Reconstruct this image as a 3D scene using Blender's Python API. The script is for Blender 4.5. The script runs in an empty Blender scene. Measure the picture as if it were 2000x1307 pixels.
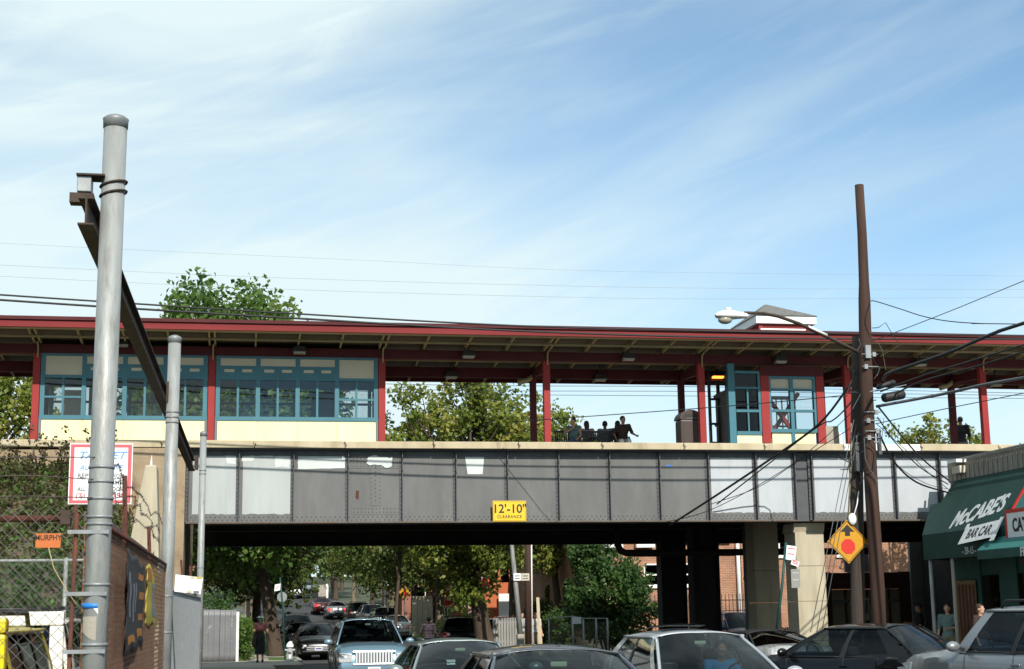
import bpy, bmesh, math, random
import numpy as np
from mathutils import Vector, Matrix, Quaternion
R = math.radians
C = bpy.context.scene.collection
SC = bpy.context.scene
# ---------------------------------------------------------------- camera
F_PX, CX, CY = 2950.0, 1000.0, 653.5
YAW, PITCH, ROLL = R(10.3), R(10.47), R(0.85)
EYE = Vector((0, 0, 1.75))
_f = Vector((math.sin(YAW)*math.cos(PITCH), math.cos(YAW)*math.cos(PITCH), math.sin(PITCH)))
_r = Vector((math.cos(YAW), -math.sin(YAW), 0))
_u = _r.cross(_f)
CR = _r*math.cos(ROLL) - _u*math.sin(ROLL)
CU = _u*math.cos(ROLL) + _r*math.sin(ROLL)
cam = bpy.data.cameras.new('camera'); camo = bpy.data.objects.new('camera', cam); C.objects.link(camo)
cam.sensor_width = 36; cam.sensor_fit = 'HORIZONTAL'; cam.lens = F_PX/2000*36
cam.clip_start = 0.1; cam.clip_end = 3000
M = Matrix((CR, CU, -_f)).transposed().to_4x4(); M.translation = EYE
camo.matrix_world = M
SC.camera = camo
def at(px, py, Y=None, X=None, Z=None):
    """point of the place seen at photo pixel (px,py) on the plane Y / X / Z = value"""
    d = _f + CR*((px-CX)/F_PX) - CU*((py-CY)/F_PX)
    t = (Y-EYE.y)/d.y if Y is not None else ((X-EYE.x)/d.x if X is not None else (Z-EYE.z)/d.z)
    return EYE + d*t
# ---------------------------------------------------------------- sky, sun
SUN_EL, SUN_AZ = R(35.7), R(6.5)            # azimuth: to the right of straight behind the camera street axis
SDIR = Vector((math.sin(SUN_AZ)*math.cos(SUN_EL), -math.cos(SUN_AZ)*math.cos(SUN_EL), math.sin(SUN_EL)))
W = bpy.data.worlds.new('World'); SC.world = W; W.use_nodes = True
nt = W.node_tree; nt.nodes.clear()
def N(t, tree=None, **kw):
    n = (tree or nt).nodes.new(t)
    for k, v in kw.items(): setattr(n, k, v)
    return n
sky = N('ShaderNodeTexSky', sky_type='NISHITA', sun_disc=False, sun_elevation=SUN_EL, sun_rotation=math.pi-SUN_AZ,
        altitude=0, air_density=0.6, dust_density=0.0, ozone_density=1.0)
tc = N('ShaderNodeTexCoord'); sep = N('ShaderNodeSeparateXYZ'); nt.links.new(tc.outputs['Generated'], sep.inputs[0])
def mth(op, a, b=None, tree=None, clamp=False):
    tr = tree or nt
    n = N('ShaderNodeMath', tr, operation=op, use_clamp=clamp)
    for i, v in enumerate((a, b)):
        if v is None: continue
        if isinstance(v, (int, float)): n.inputs[i].default_value = v
        else: tr.links.new(v, n.inputs[i])
    return n.outputs[0]
az_ = mth('ARCTAN2', sep.outputs[0], sep.outputs[1])
el_ = mth('ARCSINE', sep.outputs[2])
cmb = N('ShaderNodeCombineXYZ'); nt.links.new(az_, cmb.inputs[0]); nt.links.new(el_, cmb.inputs[1])
def cloud(rot, scale, nscale, detail, rough, dist, lo, hi, off=(0, 0, 0)):
    """streaked cirrus: noise over azimuth and elevation, drawn out along one direction"""
    rt_ = N('ShaderNodeMapping'); rt_.inputs['Rotation'].default_value = (0, 0, R(rot)); nt.links.new(cmb.outputs[0], rt_.inputs[0])
    mp = N('ShaderNodeMapping'); mp.inputs['Scale'].default_value = scale; mp.inputs['Location'].default_value = off
    nt.links.new(rt_.outputs[0], mp.inputs[0])
    nz = N('ShaderNodeTexNoise'); nz.inputs['Scale'].default_value = nscale; nz.inputs['Detail'].default_value = detail
    nz.inputs['Roughness'].default_value = rough; nz.inputs['Distortion'].default_value = dist
    nt.links.new(mp.outputs[0], nz.inputs['Vector'])
    mr = N('ShaderNodeMapRange', interpolation_type='SMOOTHSTEP'); mr.inputs[1].default_value = lo; mr.inputs[2].default_value = hi
    nt.links.new(nz.outputs['Fac'], mr.inputs[0])
    return mr.outputs[0]
c_big = cloud(-20, (1.0, 1.7, 1), .95, 1.5, .4, .1, .30, .66, (2.55, 5.5, 0))
c_str = cloud(-14, (1.0, 4.4, 1), 2.0, 4, .5, .7, .30, .74, (6.6, 4.4, 0))
c_fine = cloud(-17, (1.0, 6.0, 1), 4.4, 9, .6, 1.1, .40, .80, (0.4, 5.2, 0))
cl = mth('ADD', mth('ADD', mth('MULTIPLY', c_big, .66), .05), mth('ADD', mth('MULTIPLY', mth('MULTIPLY', c_str, mth('ADD', mth('MULTIPLY', c_big, .6), .45)), .60), mth('MULTIPLY', mth('MULTIPLY', c_fine, mth('ADD', c_big, .4)), .20)))
hz_ = N('ShaderNodeMapRange'); hz_.inputs[1].default_value = 0.0; hz_.inputs[2].default_value = .36; hz_.inputs[3].default_value = .40; hz_.inputs[4].default_value = .03
nt.links.new(sep.outputs[2], hz_.inputs[0])
cl = mth('MINIMUM', mth('ADD', cl, hz_.outputs[0]), .96, clamp=True)
mixc = N('ShaderNodeMixRGB'); nt.links.new(cl, mixc.inputs[0]); 
hue = N('ShaderNodeMixRGB', blend_type='MULTIPLY'); hue.inputs[0].default_value = 1; hue.inputs[2].default_value = (.82, 1.33, 1.40, 1)   # the camera's cool white balance
nt.links.new(sky.outputs[0], hue.inputs[1]); nt.links.new(hue.outputs[0], mixc.inputs[1])
mixc.inputs[2].default_value = (5.9, 6.95, 7.0, 1)
bg = N('ShaderNodeBackground'); bg.inputs[1].default_value = 0.128
nt.links.new(mixc.outputs[0], bg.inputs[0])
wo = N('ShaderNodeOutputWorld'); nt.links.new(bg.outputs[0], wo.inputs[0])
sun = bpy.data.lights.new('sun', 'SUN'); sun.energy = 5.0; sun.angle = R(.53); sun.color = (1, .94, .84)
suno = bpy.data.objects.new('sun', sun); C.objects.link(suno); suno.rotation_euler = SDIR.to_track_quat('Z', 'Y').to_euler()
suno.location = (30, -60, 60)
SC.view_settings.view_transform = 'Standard'; SC.view_settings.look = 'None'; SC.view_settings.gamma = 1
SC.view_settings.exposure = 0.12
SC.render.engine = 'CYCLES'
SC.cycles.max_bounces = 6; SC.cycles.diffuse_bounces = 3; SC.cycles.glossy_bounces = 3; SC.cycles.transmission_bounces = 4
SC.cycles.transparent_max_bounces = 16; SC.cycles.caustics_reflective = False; SC.cycles.caustics_refractive = False
SC.cycles.use_denoising = True; SC.cycles.sample_clamp_indirect = 6
# ---------------------------------------------------------------- materials
MATS = {}
def pmat(name, c, c2=None, sc=3.0, r=.7, m=0.0, bs=0, bst=.15, det=7, st=None, stsc=.8, stlo=.55, sthi=.7, stretch=None, coat=0, spec=.5, lo=.35, hi=.68, c3=None):
    """principled material: two-tone noise, optional stains with a shape of their own, fine relief"""
    mt = bpy.data.materials.new(name); mt.use_nodes = True; t = mt.node_tree; L = t.links.new
    p = t.nodes['Principled BSDF']; p.inputs['Roughness'].default_value = r; p.inputs['Metallic'].default_value = m
    p.inputs['Specular IOR Level'].default_value = spec
    if coat: p.inputs['Coat Weight'].default_value = coat; p.inputs['Coat Roughness'].default_value = .04
    p.inputs['Base Color'].default_value = (*c, 1)
    if c2 is not None or st is not None or bs:
        tcn = N('ShaderNodeTexCoord', t); mp = N('ShaderNodeMapping', t); L(tcn.outputs['Object'], mp.inputs[0])
        if stretch: mp.inputs['Scale'].default_value = stretch
    col = None
    if c2 is not None:
        nz = N('ShaderNodeTexNoise', t); nz.inputs['Scale'].default_value = sc; nz.inputs['Detail'].default_value = det; nz.inputs['Roughness'].default_value = .62
        L(mp.outputs[0], nz.inputs['Vector'])
        mr = N('ShaderNodeMapRange', t); mr.inputs[1].default_value = lo; mr.inputs[2].default_value = hi; L(nz.outputs['Fac'], mr.inputs[0])
        mx = N('ShaderNodeMixRGB', t); mx.inputs[1].default_value = (*c, 1); mx.inputs[2].default_value = (*c2, 1); L(mr.outputs[0], mx.inputs[0]); col = mx.outputs[0]
        rr = N('ShaderNodeMapRange', t); rr.inputs[3].default_value = max(0, r-.08); rr.inputs[4].default_value = min(1, r+.1); L(nz.outputs['Fac'], rr.inputs[0]); L(rr.outputs[0], p.inputs['Roughness'])
    if st is not None:
        nz2 = N('ShaderNodeTexNoise', t); nz2.inputs['Scale'].default_value = stsc; nz2.inputs['Detail'].default_value = 8; nz2.inputs['Roughness'].default_value = .68
        L(mp.outputs[0], nz2.inputs['Vector'])
        mr = N('ShaderNodeMapRange', t); mr.inputs[1].default_value = stlo; mr.inputs[2].default_value = sthi; L(nz2.outputs['Fac'], mr.inputs[0])
        mx = N('ShaderNodeMixRGB', t); mx.inputs[2].default_value = (*st, 1)
        if col: L(col, mx.inputs[1])
        else: mx.inputs[1].default_value = (*c, 1)
        L(mr.outputs[0], mx.inputs[0]); col = mx.outputs[0]
    if col: L(col, p.inputs['Base Color'])
    if bs:
        nb = N('ShaderNodeTexNoise', t); nb.inputs['Scale'].default_value = bs; nb.inputs['Detail'].default_value = 6
        L(mp.outputs[0], nb.inputs['Vector']); b = N('ShaderNodeBump', t); b.inputs['Strength'].default_value = bst; b.inputs['Distance'].default_value = .02
        L(nb.outputs['Fac'], b.inputs['Height']); L(b.outputs[0], p.inputs['Normal'])
    MATS[name] = mt
    return mt
def brickmat(name, c1, c2, mortar, bw=.21, bh=.072, off=(0, 0, 0)):
    mt = bpy.data.materials.new(name); mt.use_nodes = True; t = mt.node_tree; L = t.links.new; p = t.nodes['Principled BSDF']; p.inputs['Roughness'].default_value = .85
    tcn = N('ShaderNodeTexCoord', t); s = N('ShaderNodeSeparateXYZ', t); L(tcn.outputs['Object'], s.inputs[0])
    cb = N('ShaderNodeCombineXYZ', t); L(mth('ADD', s.outputs[0], s.outputs[1], t), cb.inputs[0]); L(s.outputs[2], cb.inputs[1])
    bt = N('ShaderNodeTexBrick', t); L(cb.outputs[0], bt.inputs['Vector']); bt.inputs['Scale'].default_value = 1
    bt.inputs['Brick Width'].default_value = bw; bt.inputs['Row Height'].default_value = bh; bt.inputs['Mortar Size'].default_value = .008; bt.inputs['Bias'].default_value = 0
    bt.inputs['Color1'].default_value = (*c1, 1); bt.inputs['Color2'].default_value = (*c2, 1); bt.inputs['Mortar'].default_value = (*mortar, 1)
    nz = N('ShaderNodeTexNoise', t); nz.inputs['Scale'].default_value = 1.2; nz.inputs['Detail'].default_value = 8; L(tcn.outputs['Object'], nz.inputs['Vector'])
    mr = N('ShaderNodeMapRange', t); mr.inputs[1].default_value = .3; mr.inputs[2].default_value = .7; mr.inputs[3].default_value = .72; mr.inputs[4].default_value = 1.15; L(nz.outputs['Fac'], mr.inputs[0])
    mx = N('ShaderNodeMixRGB', t, blend_type='MULTIPLY'); mx.inputs[0].default_value = 1; L(bt.outputs['Color'], mx.inputs[1]); L(mr.outputs[0], mx.inputs[2]); L(mx.outputs[0], p.inputs['Base Color'])
    b = N('ShaderNodeBump', t); b.inputs['Strength'].default_value = .6; b.inputs['Distance'].default_value = .01; b.invert = True; L(bt.outputs['Fac'], b.inputs['Height']); L(b.outputs[0], p.inputs['Normal'])
    MATS[name] = mt
    return mt
def glassmat(name, tint, gloss_rough=.02, base=.08, ior=1.5):
    """thin pane: tinted see-through film plus a mirror coat that grows at grazing angles"""
    mt = bpy.data.materials.new(name); mt.use_nodes = True; t = mt.node_tree; t.nodes.clear(); L = t.links.new
    o = N('ShaderNodeOutputMaterial', t); tr = N('ShaderNodeBsdfTransparent', t); tr.inputs[0].default_value = (*tint, 1)
    gl = N('ShaderNodeBsdfGlossy', t); gl.inputs['Roughness'].default_value = gloss_rough; gl.inputs['Color'].default_value = (.95, .97, 1, 1)
    lw = N('ShaderNodeLayerWeight', t); lw.inputs[0].default_value = .5; f0 = ((ior-1)/(ior+1))**2     # Schlick's curve, the same from either side of the pane
    fr = mth('ADD', mth('MULTIPLY', mth('POWER', lw.outputs['Facing'], 5.0, t), 1-f0, t), f0+base, t, clamp=True)
    mx = N('ShaderNodeMixShader', t); L(fr, mx.inputs[0]); L(tr.outputs[0], mx.inputs[1]); L(gl.outputs[0], mx.inputs[2]); L(mx.outputs[0], o.inputs[0])
    MATS[name] = mt
    return mt
def leafmat(name, cols, trans=.35):
    mt = bpy.data.materials.new(name); mt.use_nodes = True; t = mt.node_tree; t.nodes.clear(); L = t.links.new
    o = N('ShaderNodeOutputMaterial', t); a = N('ShaderNodeAttribute', t, attribute_name='lv')
    rp = N('ShaderNodeValToRGB', t); e = rp.color_ramp.elements
    while len(e) < len(cols): e.new(.5)
    for i, c in enumerate(cols): e[i].position = i/(len(cols)-1); e[i].color = (*c, 1)
    L(a.outputs['Fac'], rp.inputs[0])
    d = N('ShaderNodeBsdfPrincipled', t); d.inputs['Roughness'].default_value = .5; d.inputs['Specular IOR Level'].default_value = .35; L(rp.outputs[0], d.inputs['Base Color'])
    tl = N('ShaderNodeBsdfTranslucent', t); hs = N('ShaderNodeHueSaturation', t); hs.inputs['Value'].default_value = 1.5; hs.inputs['Hue'].default_value = .48; L(rp.outputs[0], hs.inputs['Color']); L(hs.outputs[0], tl.inputs[0])
    mx = N('ShaderNodeMixShader', t); mx.inputs[0].default_value = trans; L(d.outputs[0], mx.inputs[1]); L(tl.outputs[0], mx.inputs[2]); L(mx.outputs[0], o.inputs[0])
    MATS[name] = mt
    return mt
def emat(name, c, s):
    mt = bpy.data.materials.new(name); mt.use_nodes = True; p = mt.node_tree.nodes['Principled BSDF']
    p.inputs['Base Color'].default_value = (*c, 1); p.inputs['Emission Color'].default_value = (*c, 1); p.inputs['Emission Strength'].default_value = s
    MATS[name] = mt
    return mt
# ---------------------------------------------------------------- mesh helpers
class MB:
    def __init__(s): s.v = []; s.f = []; s.sm = []
    def add(s, vs, fs, smooth=False):
        o = len(s.v); s.v += [tuple(p) for p in vs]; s.f += [tuple(i+o for i in f) for f in fs]; s.sm += [smooth]*len(fs); return s
    def box(s, a, b):
        x0, y0, z0 = (min(a[i], b[i]) for i in range(3)); x1, y1, z1 = (max(a[i], b[i]) for i in range(3))
        return s.add([(x0,y0,z0),(x1,y0,z0),(x1,y1,z0),(x0,y1,z0),(x0,y0,z1),(x1,y0,z1),(x1,y1,z1),(x0,y1,z1)],
                     [(0,3,2,1),(4,5,6,7),(0,1,5,4),(1,2,6,5),(2,3,7,6),(3,0,4,7)])
    def cbox(s, c, sx, sy, sz): return s.box((c[0]-sx/2, c[1]-sy/2, c[2]-sz/2), (c[0]+sx/2, c[1]+sy/2, c[2]+sz/2))
    def obox(s, o, ax, ay, az):
        """box with one corner at o and the edge vectors ax, ay, az"""
        o, ax, ay, az = map(Vector, (o, ax, ay, az))
        P = [o, o+ax, o+ax+ay, o+ay]; P += [p+az for p in P]
        if ax.cross(ay).dot(az) < 0: return s.add(P, [(0,1,2,3),(4,7,6,5),(0,4,5,1),(1,5,6,2),(2,6,7,3),(3,7,4,0)])
        return s.add(P, [(0,3,2,1),(4,5,6,7),(0,1,5,4),(1,2,6,5),(2,3,7,6),(3,0,4,7)])
    def bar(s, p0, p1, w, h, up=(0, 0, 1)):
        """square bar from p0 to p1, w across, h along up"""
        p0, p1 = Vector(p0), Vector(p1); d = (p1-p0); n = d.normalized(); upv = Vector(up); sd = n.cross(upv)
        if sd.length < 1e-5: sd = n.cross(Vector((1, 0, 0)))
        sd.normalize(); upv = sd.cross(n).normalized()
        return s.obox(p0-sd*w/2-upv*h/2, d, sd*w, upv*h)
    def tube(s, pts, r, n=8, cap=True, smooth=True):
        pts = [Vector(p) for p in pts]; k = len(pts); rs = r if isinstance(r, (list, tuple)) else [r]*k
        vs = []; prev = None
        for i, p in enumerate(pts):
            d = (pts[min(i+1, k-1)]-pts[max(i-1, 0)])
            if d.length < 1e-9: d = Vector((0, 0, 1))
            d.normalize()
            if prev is None:
                a = Vector((0, 0, 1)) if abs(d.z) < .9 else Vector((1, 0, 0)); u = d.cross(a).normalized()
            else:
                u = prev-d*prev.dot(d)
                u = u.normalized() if u.length > 1e-6 else d.orthogonal().normalized()
            prev = u; w = d.cross(u)
            for j in range(n):
                an = 2*math.pi*j/n; vs.append(p+(u*math.cos(an)+w*math.sin(an))*rs[i])
        fs = [(i*n+j, i*n+(j+1) % n, (i+1)*n+(j+1) % n, (i+1)*n+j) for i in range(k-1) for j in range(n)]
        s.add(vs, fs, smooth)
        if cap:
            o = len(s.v)-len(vs); s.f += [tuple(o+j for j in reversed(range(n))), tuple(o+(k-1)*n+j for j in range(n))]; s.sm += [False, False]
        return s
    def cyl(s, p0, p1, r0, r1=None, n=12): return s.tube([p0, p1], [r0, r0 if r1 is None else r1], n)
    def prism(s, poly, d):
        """closed polygon (3-D points) swept along the vector d"""
        k = len(poly); d = Vector(d); P = [Vector(p) for p in poly]; nrm = Vector((0, 0, 0))
        for i in range(k): nrm += P[i].cross(P[(i+1) % k])
        vs = P+[p+d for p in P]
        fs = [tuple(range(k)), tuple(reversed(range(k, 2*k)))]+[(i, i+k, (i+1) % k+k, (i+1) % k) for i in range(k)]
        if nrm.dot(d) > 0: fs = [tuple(reversed(f)) for f in fs]
        return s.add(vs, fs)
    def quad(s, a, b, c, d): return s.add([a, b, c, d], [(0, 1, 2, 3)])
    def ell(s, c, rx, ry, rz, nu=12, nv=8, rot=None):
        vs = []; c = Vector(c)
        for i in range(nv+1):
            th = math.pi*i/nv
            for j in range(nu):
                ph = 2*math.pi*j/nu; p = Vector((rx*math.sin(th)*math.cos(ph), ry*math.sin(th)*math.sin(ph), rz*math.cos(th)))
                vs.append(c+(rot @ p if rot else p))
        fs = [(i*nu+j, (i+1)*nu+j, (i+1)*nu+(j+1) % nu, i*nu+(j+1) % nu) for i in range(nv) for j in range(nu)]
        return s.add(vs, fs, True)
    def grid(s, fn, nu, nv, smooth=True, flip=False):
        vs = [fn(i/nu, j/nv) for i in range(nu+1) for j in range(nv+1)]; w = nv+1
        fs = [(i*w+j, (i+1)*w+j, (i+1)*w+j+1, i*w+j+1) for i in range(nu) for j in range(nv)]
        if flip: fs = [tuple(reversed(f)) for f in fs]
        return s.add(vs, fs, smooth)
    def build(s, name, mat, parent=None, bevel=0, angle=None, solid=0):
        off = ROOTS.get(parent, Vector((0, 0, 0))) if parent else Vector((0, 0, 0))
        me = bpy.data.meshes.new(name); me.from_pydata([(p[0]-off.x, p[1]-off.y, p[2]-off.z) for p in s.v], [], s.f)
        me.polygons.foreach_set('use_smooth', s.sm)
        if bevel or solid:
            bm = bmesh.new(); bm.from_mesh(me)
            bmesh.ops.remove_doubles(bm, verts=bm.verts, dist=1e-5)
            if solid: bmesh.ops.solidify(bm, geom=bm.faces[:], thickness=solid)
            if bevel: bmesh.ops.bevel(bm, geom=[e for e in bm.edges if len(e.link_faces) == 2 and e.calc_face_angle(0) > .5], offset=bevel, segments=2, affect='EDGES', profile=.6)
            bm.to_mesh(me); bm.free()
        if angle:
            me.polygons.foreach_set('use_smooth', [True]*len(me.polygons)); me.set_sharp_from_angle(angle=R(angle))
        me.update()
        o = bpy.data.objects.new(name, me); C.objects.link(o)
        if mat: me.materials.append(MATS[mat] if isinstance(mat, str) else mat)
        if parent: o.parent = parent; ROOTS[o] = off
        return o
ROOTS = {}
def tag(o, label=None, cat=None, group=None, kind=None):
    if label: o['label'] = label
    if cat: o['category'] = cat
    if group: o['group'] = group
    if kind: o['kind'] = kind
    return o
def E(name, loc, label=None, cat=None, group=None, kind=None):
    o = bpy.data.objects.new(name, None); C.objects.link(o); o.location = loc; o.empty_display_size = .2
    ROOTS[o] = Vector(loc)
    return tag(o, label, cat, group, kind)
def copy_tree(o, parent=None):
    c = o.copy(); C.objects.link(c); c.parent = parent
    for ch in list(o.children): copy_tree(ch, c)
    return c
def shared(src, name, parent, loc=None, rot=None):
    """another object on the same mesh"""
    o = bpy.data.objects.new(name, src.data); C.objects.link(o); o.parent = parent
    if loc is not None: o.location = loc
    if rot is not None: o.rotation_euler = rot
    return o
def text(s, mat, size, mtx, parent, ext=.004, shear=0, bold=0, name='lettering', align='CENTER', sx=1.0, space=1.0):
    cu = bpy.data.curves.new(name, 'FONT'); cu.body = s; cu.size = size; cu.extrude = ext; cu.shear = shear; cu.offset = bold
    cu.align_x = align; cu.align_y = 'CENTER'; cu.space_character = space; cu.resolution_u = 4
    o = bpy.data.objects.new('tmp', cu); C.objects.link(o)
    me = bpy.data.meshes.new_from_object(o.evaluated_get(bpy.context.evaluated_depsgraph_get()))
    C.objects.unlink(o); bpy.data.objects.remove(o)
    off = ROOTS.get(parent, Vector((0, 0, 0)))
    me.transform(Matrix.Translation(-off) @ mtx @ Matrix.Diagonal((sx, 1, 1, 1)))
    me.materials.clear(); me.materials.append(MATS[mat]); me.name = name
    t = bpy.data.objects.new(name, me); C.objects.link(t); t.parent = parent; ROOTS[t] = off
    return t
def frame_mtx(o, right, up):
    """matrix whose x is right, y is up, z the normal"""
    r_, u_ = Vector(right).normalized(), Vector(up).normalized(); n_ = r_.cross(u_).normalized(); u_ = n_.cross(r_)
    m = Matrix((r_, u_, n_)).transposed().to_4x4(); m.translation = Vector(o); return m
def gz(y):
    """height of the street: flat here, climbing beyond the bridge"""
    if y < 58: return 0.0
    if y < 140: return .0003*(y-58)**2
    if y < 300: return .0003*82**2+.046*(y-140)
    return .0003*82**2+.046*160
def sag(p0, p1, s, n=18):
    p0, p1 = Vector(p0), Vector(p1)
    return [p0.lerp(p1, i/n)-Vector((0, 0, 4*s*(i/n)*(1-i/n))) for i in range(n+1)]
def remesh(o, voxel, smooth=2):
    md = o.modifiers.new('r', 'REMESH'); md.mode = 'VOXEL'; md.voxel_size = voxel; md.use_smooth_shade = True
    if smooth: s2 = o.modifiers.new('s', 'SMOOTH'); s2.factor = .5; s2.iterations = smooth
    me = bpy.data.meshes.new_from_object(o.evaluated_get(bpy.context.evaluated_depsgraph_get()))
    o.modifiers.clear(); old = o.data
    if not me.materials and old.materials: me.materials.append(old.materials[0])
    o.data = me; bpy.data.meshes.remove(old); me.polygons.foreach_set('use_smooth', [True]*len(me.polygons))
# leaves: many small folded faces, one mesh
def leaves(name, cents, nper, spread, size, mat, parent, rng, flat=.0, droop=.0, vary=.35, base=.5):
    cents = np.asarray(cents, float); K = len(cents)
    if K == 0: return None
    n = K*nper
    sp = np.asarray(spread, float) if np.ndim(spread) else np.array([spread]*3)
    d = rng.normal(size=(n, 3)); d /= np.linalg.norm(d, axis=1)[:, None]+1e-9
    rad = rng.random(n)**.5
    ctr = np.repeat(cents, nper, 0)+d*rad[:, None]*sp*np.repeat(rng.uniform(.65, 1.25, K), nper)[:, None]
    nr = rng.normal(size=(n, 3)); nr[:, 2] = np.abs(nr[:, 2])+flat; nr /= np.linalg.norm(nr, axis=1)[:, None]
    t = rng.normal(size=(n, 3)); t[:, 2] -= droop; t -= nr*np.sum(t*nr, 1)[:, None]; t /= np.linalg.norm(t, axis=1)[:, None]+1e-9
    b = np.cross(nr, t); s = size*rng.uniform(.6, 1.35, n)[:, None]
    v = np.empty((n, 4, 3)); fold = nr*s*.14
    v[:, 0] = ctr-t*s*.55; v[:, 1] = ctr+b*s*.40+fold; v[:, 2] = ctr+t*s*.6; v[:, 3] = ctr-b*s*.40+fold
    me = bpy.data.meshes.new(name); off = ROOTS.get(parent, Vector((0, 0, 0))); v -= np.array(off)
    me.vertices.add(n*4); me.vertices.foreach_set('co', v.reshape(-1))
    idx = np.arange(n*4, dtype=np.int32).reshape(n, 4); tri = np.concatenate([idx[:, [0, 1, 2]], idx[:, [0, 2, 3]]], 1).reshape(-1)
    me.loops.add(n*6); me.loops.foreach_set('vertex_index', tri)
    me.polygons.add(n*2); me.polygons.foreach_set('loop_start', np.arange(0, n*6, 3, dtype=np.int32)); me.polygons.foreach_set('loop_total', np.full(n*2, 3, np.int32))
    me.update(calc_edges=True)
    a = me.attributes.new('lv', 'FLOAT', 'POINT')
    cv = np.repeat(rng.normal(0, .16, K), nper)+rng.normal(0, vary*.5, n)+base
    a.data.foreach_set('value', np.repeat(np.clip(cv, 0, 1), 4).astype(np.float32))
    me.materials.append(MATS[mat]); o = bpy.data.objects.new(name, me); C.objects.link(o)
    if parent: o.parent = parent; ROOTS[o] = off
    return o
def tree(base, h, cc, rad, nclump, nleaf, lsize, tr, label, seed, leaf='leaf_mid', bark='bark', cl_sp=.75, group=None, lean=(0, 0), name='street_tree', fork=.38, basev=.5, shell=.55):
    """trunk with limbs that reach clumps spread through the crown; leaves round every clump"""
    rng = np.random.default_rng(seed); root = E(name, base, label, 'tree', group); B = Vector(base); cc = Vector(cc); wd = MB()
    top = Vector((cc.x, cc.y, cc.z+rad[2]*.35)); fk = B.lerp(top, fork); fk.x += lean[0]; fk.y += lean[1]
    path = [B, B.lerp(fk, .04), B.lerp(fk, .35)+Vector((rng.normal(0, .06), rng.normal(0, .06), 0)), fk, fk.lerp(top, .5)+Vector((rng.normal(0, .2), rng.normal(0, .2), 0)), top]
    wd.tube(path, [tr*1.45, tr*1.15, tr, tr*.8, tr*.45, tr*.12], 9)
    cents = []
    for i in range(nclump):
        d = rng.normal(size=3); d /= np.linalg.norm(d); q = shell+(1-shell)*rng.random()
        p = cc+Vector((d[0]*rad[0], d[1]*rad[1], d[2]*rad[2]))*q*(.82+.3*rng.random())
        cents.append(p)
    limbs = []
    nl = max(5, nclump//14)
    order = rng.permutation(nclump)
    for k in order[:nl]:
        p = cents[k]; t0 = rng.uniform(.0, .75); s0 = fk.lerp(top, t0); mid = s0.lerp(p, .5)+Vector((0, 0, rad[2]*.12))
        wd.tube([s0, mid, p], [tr*.42*(1-t0*.5), tr*.25, tr*.07], 6); limbs.append((s0, mid, p))
    for k in order[nl:]:
        p = cents[k]; best = min(limbs, key=lambda l: (l[1]-p).length); s0 = best[1].lerp(best[2], rng.uniform(0, .7))
        wd.tube([s0, s0.lerp(p, .55)+Vector((rng.normal(0, .12), rng.normal(0, .12), .1)), p], [tr*.13, tr*.08, tr*.03], 4, cap=False)
    wd.build('trunk', bark, root)
    leaves('crown', [tuple(c) for c in cents], nleaf, cl_sp, lsize, leaf, root, rng, base=basev)
    return root
# ---------------------------------------------------------------- material list
pmat('asphalt', (.055,.055,.056), (.035,.035,.037), 2.2, .88, bs=60, bst=.3, st=(.075,.073,.07), stsc=.25)
pmat('concrete_walk', (.36,.33,.28), (.27,.25,.21), 1.6, .85, bs=40, bst=.2, st=(.17,.15,.12), stsc=.5)
pmat('kerb_stone', (.36,.35,.32), (.26,.25,.23), 3, .8)
pmat('soil', (.09,.065,.042), (.14,.105,.065), 1.2, .95, bs=9, bst=.8, st=(.06,.085,.03), stsc=.7)
pmat('lawn', (.07,.16,.03), (.05,.12,.02), 3, .9, bs=30, bst=.6)
pmat('far_land', (.06,.08,.04), (.09,.09,.06), .05, .95)
pmat('girder_grey', (.125,.128,.126), (.098,.10,.098), 1.6, .6, st=(.155,.154,.15), stsc=1.1, stlo=.54, sthi=.78, stretch=(1.6,1,.45), bs=14, bst=.1)
pmat('girder_steel', (.075,.08,.088), (.055,.058,.064), 3, .55, st=(.12,.085,.06), stsc=1.1, stlo=.62, sthi=.75, bs=18, bst=.1)
pmat('girder_light', (.40,.43,.43), (.34,.365,.365), 1.4, .6, st=(.29,.30,.29), stsc=1.2, stlo=.58, sthi=.82, stretch=(1.8,1,.4), bs=14, bst=.06)
pmat('girder_white', (.44,.47,.50), (.38,.41,.44), 1.4, .6, st=(.31,.31,.30), stsc=1.2, stlo=.58, sthi=.82, stretch=(1.8,1,.4))
pmat('patch_white', (.58,.62,.61), (.50,.54,.53), 2, .65)
pmat('flange_rust', (.12,.10,.085), (.085,.06,.045), 4, .75, st=(.17,.10,.06), stsc=2, bs=20, bst=.3)
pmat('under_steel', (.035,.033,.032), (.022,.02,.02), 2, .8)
pmat('coping', (.50,.43,.30), (.40,.335,.22), 1.5, .85, st=(.24,.19,.12), stsc=1.3, stlo=.55, sthi=.75, stretch=(1.5,1.5,.5), bs=24, bst=.25)
pmat('coping_white', (.82,.81,.77), (.72,.70,.66), 2, .8)
pmat('platform_slab', (.32,.30,.26), (.24,.22,.19), 2, .85)
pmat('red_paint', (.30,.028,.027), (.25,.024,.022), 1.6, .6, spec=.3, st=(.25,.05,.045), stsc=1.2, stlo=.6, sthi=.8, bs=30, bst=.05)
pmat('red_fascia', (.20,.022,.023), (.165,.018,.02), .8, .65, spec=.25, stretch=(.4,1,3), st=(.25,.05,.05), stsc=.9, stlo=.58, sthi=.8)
pmat('red_dark', (.085,.014,.017), (.065,.012,.014), 1.5, .65, spec=.25)  # gutter's maroon; on the beams, canopy shade is put into this colour
pmat('tan_wood', (.36,.29,.16), (.29,.235,.13), 3, .75)
pmat('soffit', (.11,.09,.06), (.075,.06,.042), 1.5, .85, stretch=(1,8,1))  # roof underside, darkened so its colour carries the shade under the canopy
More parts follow.
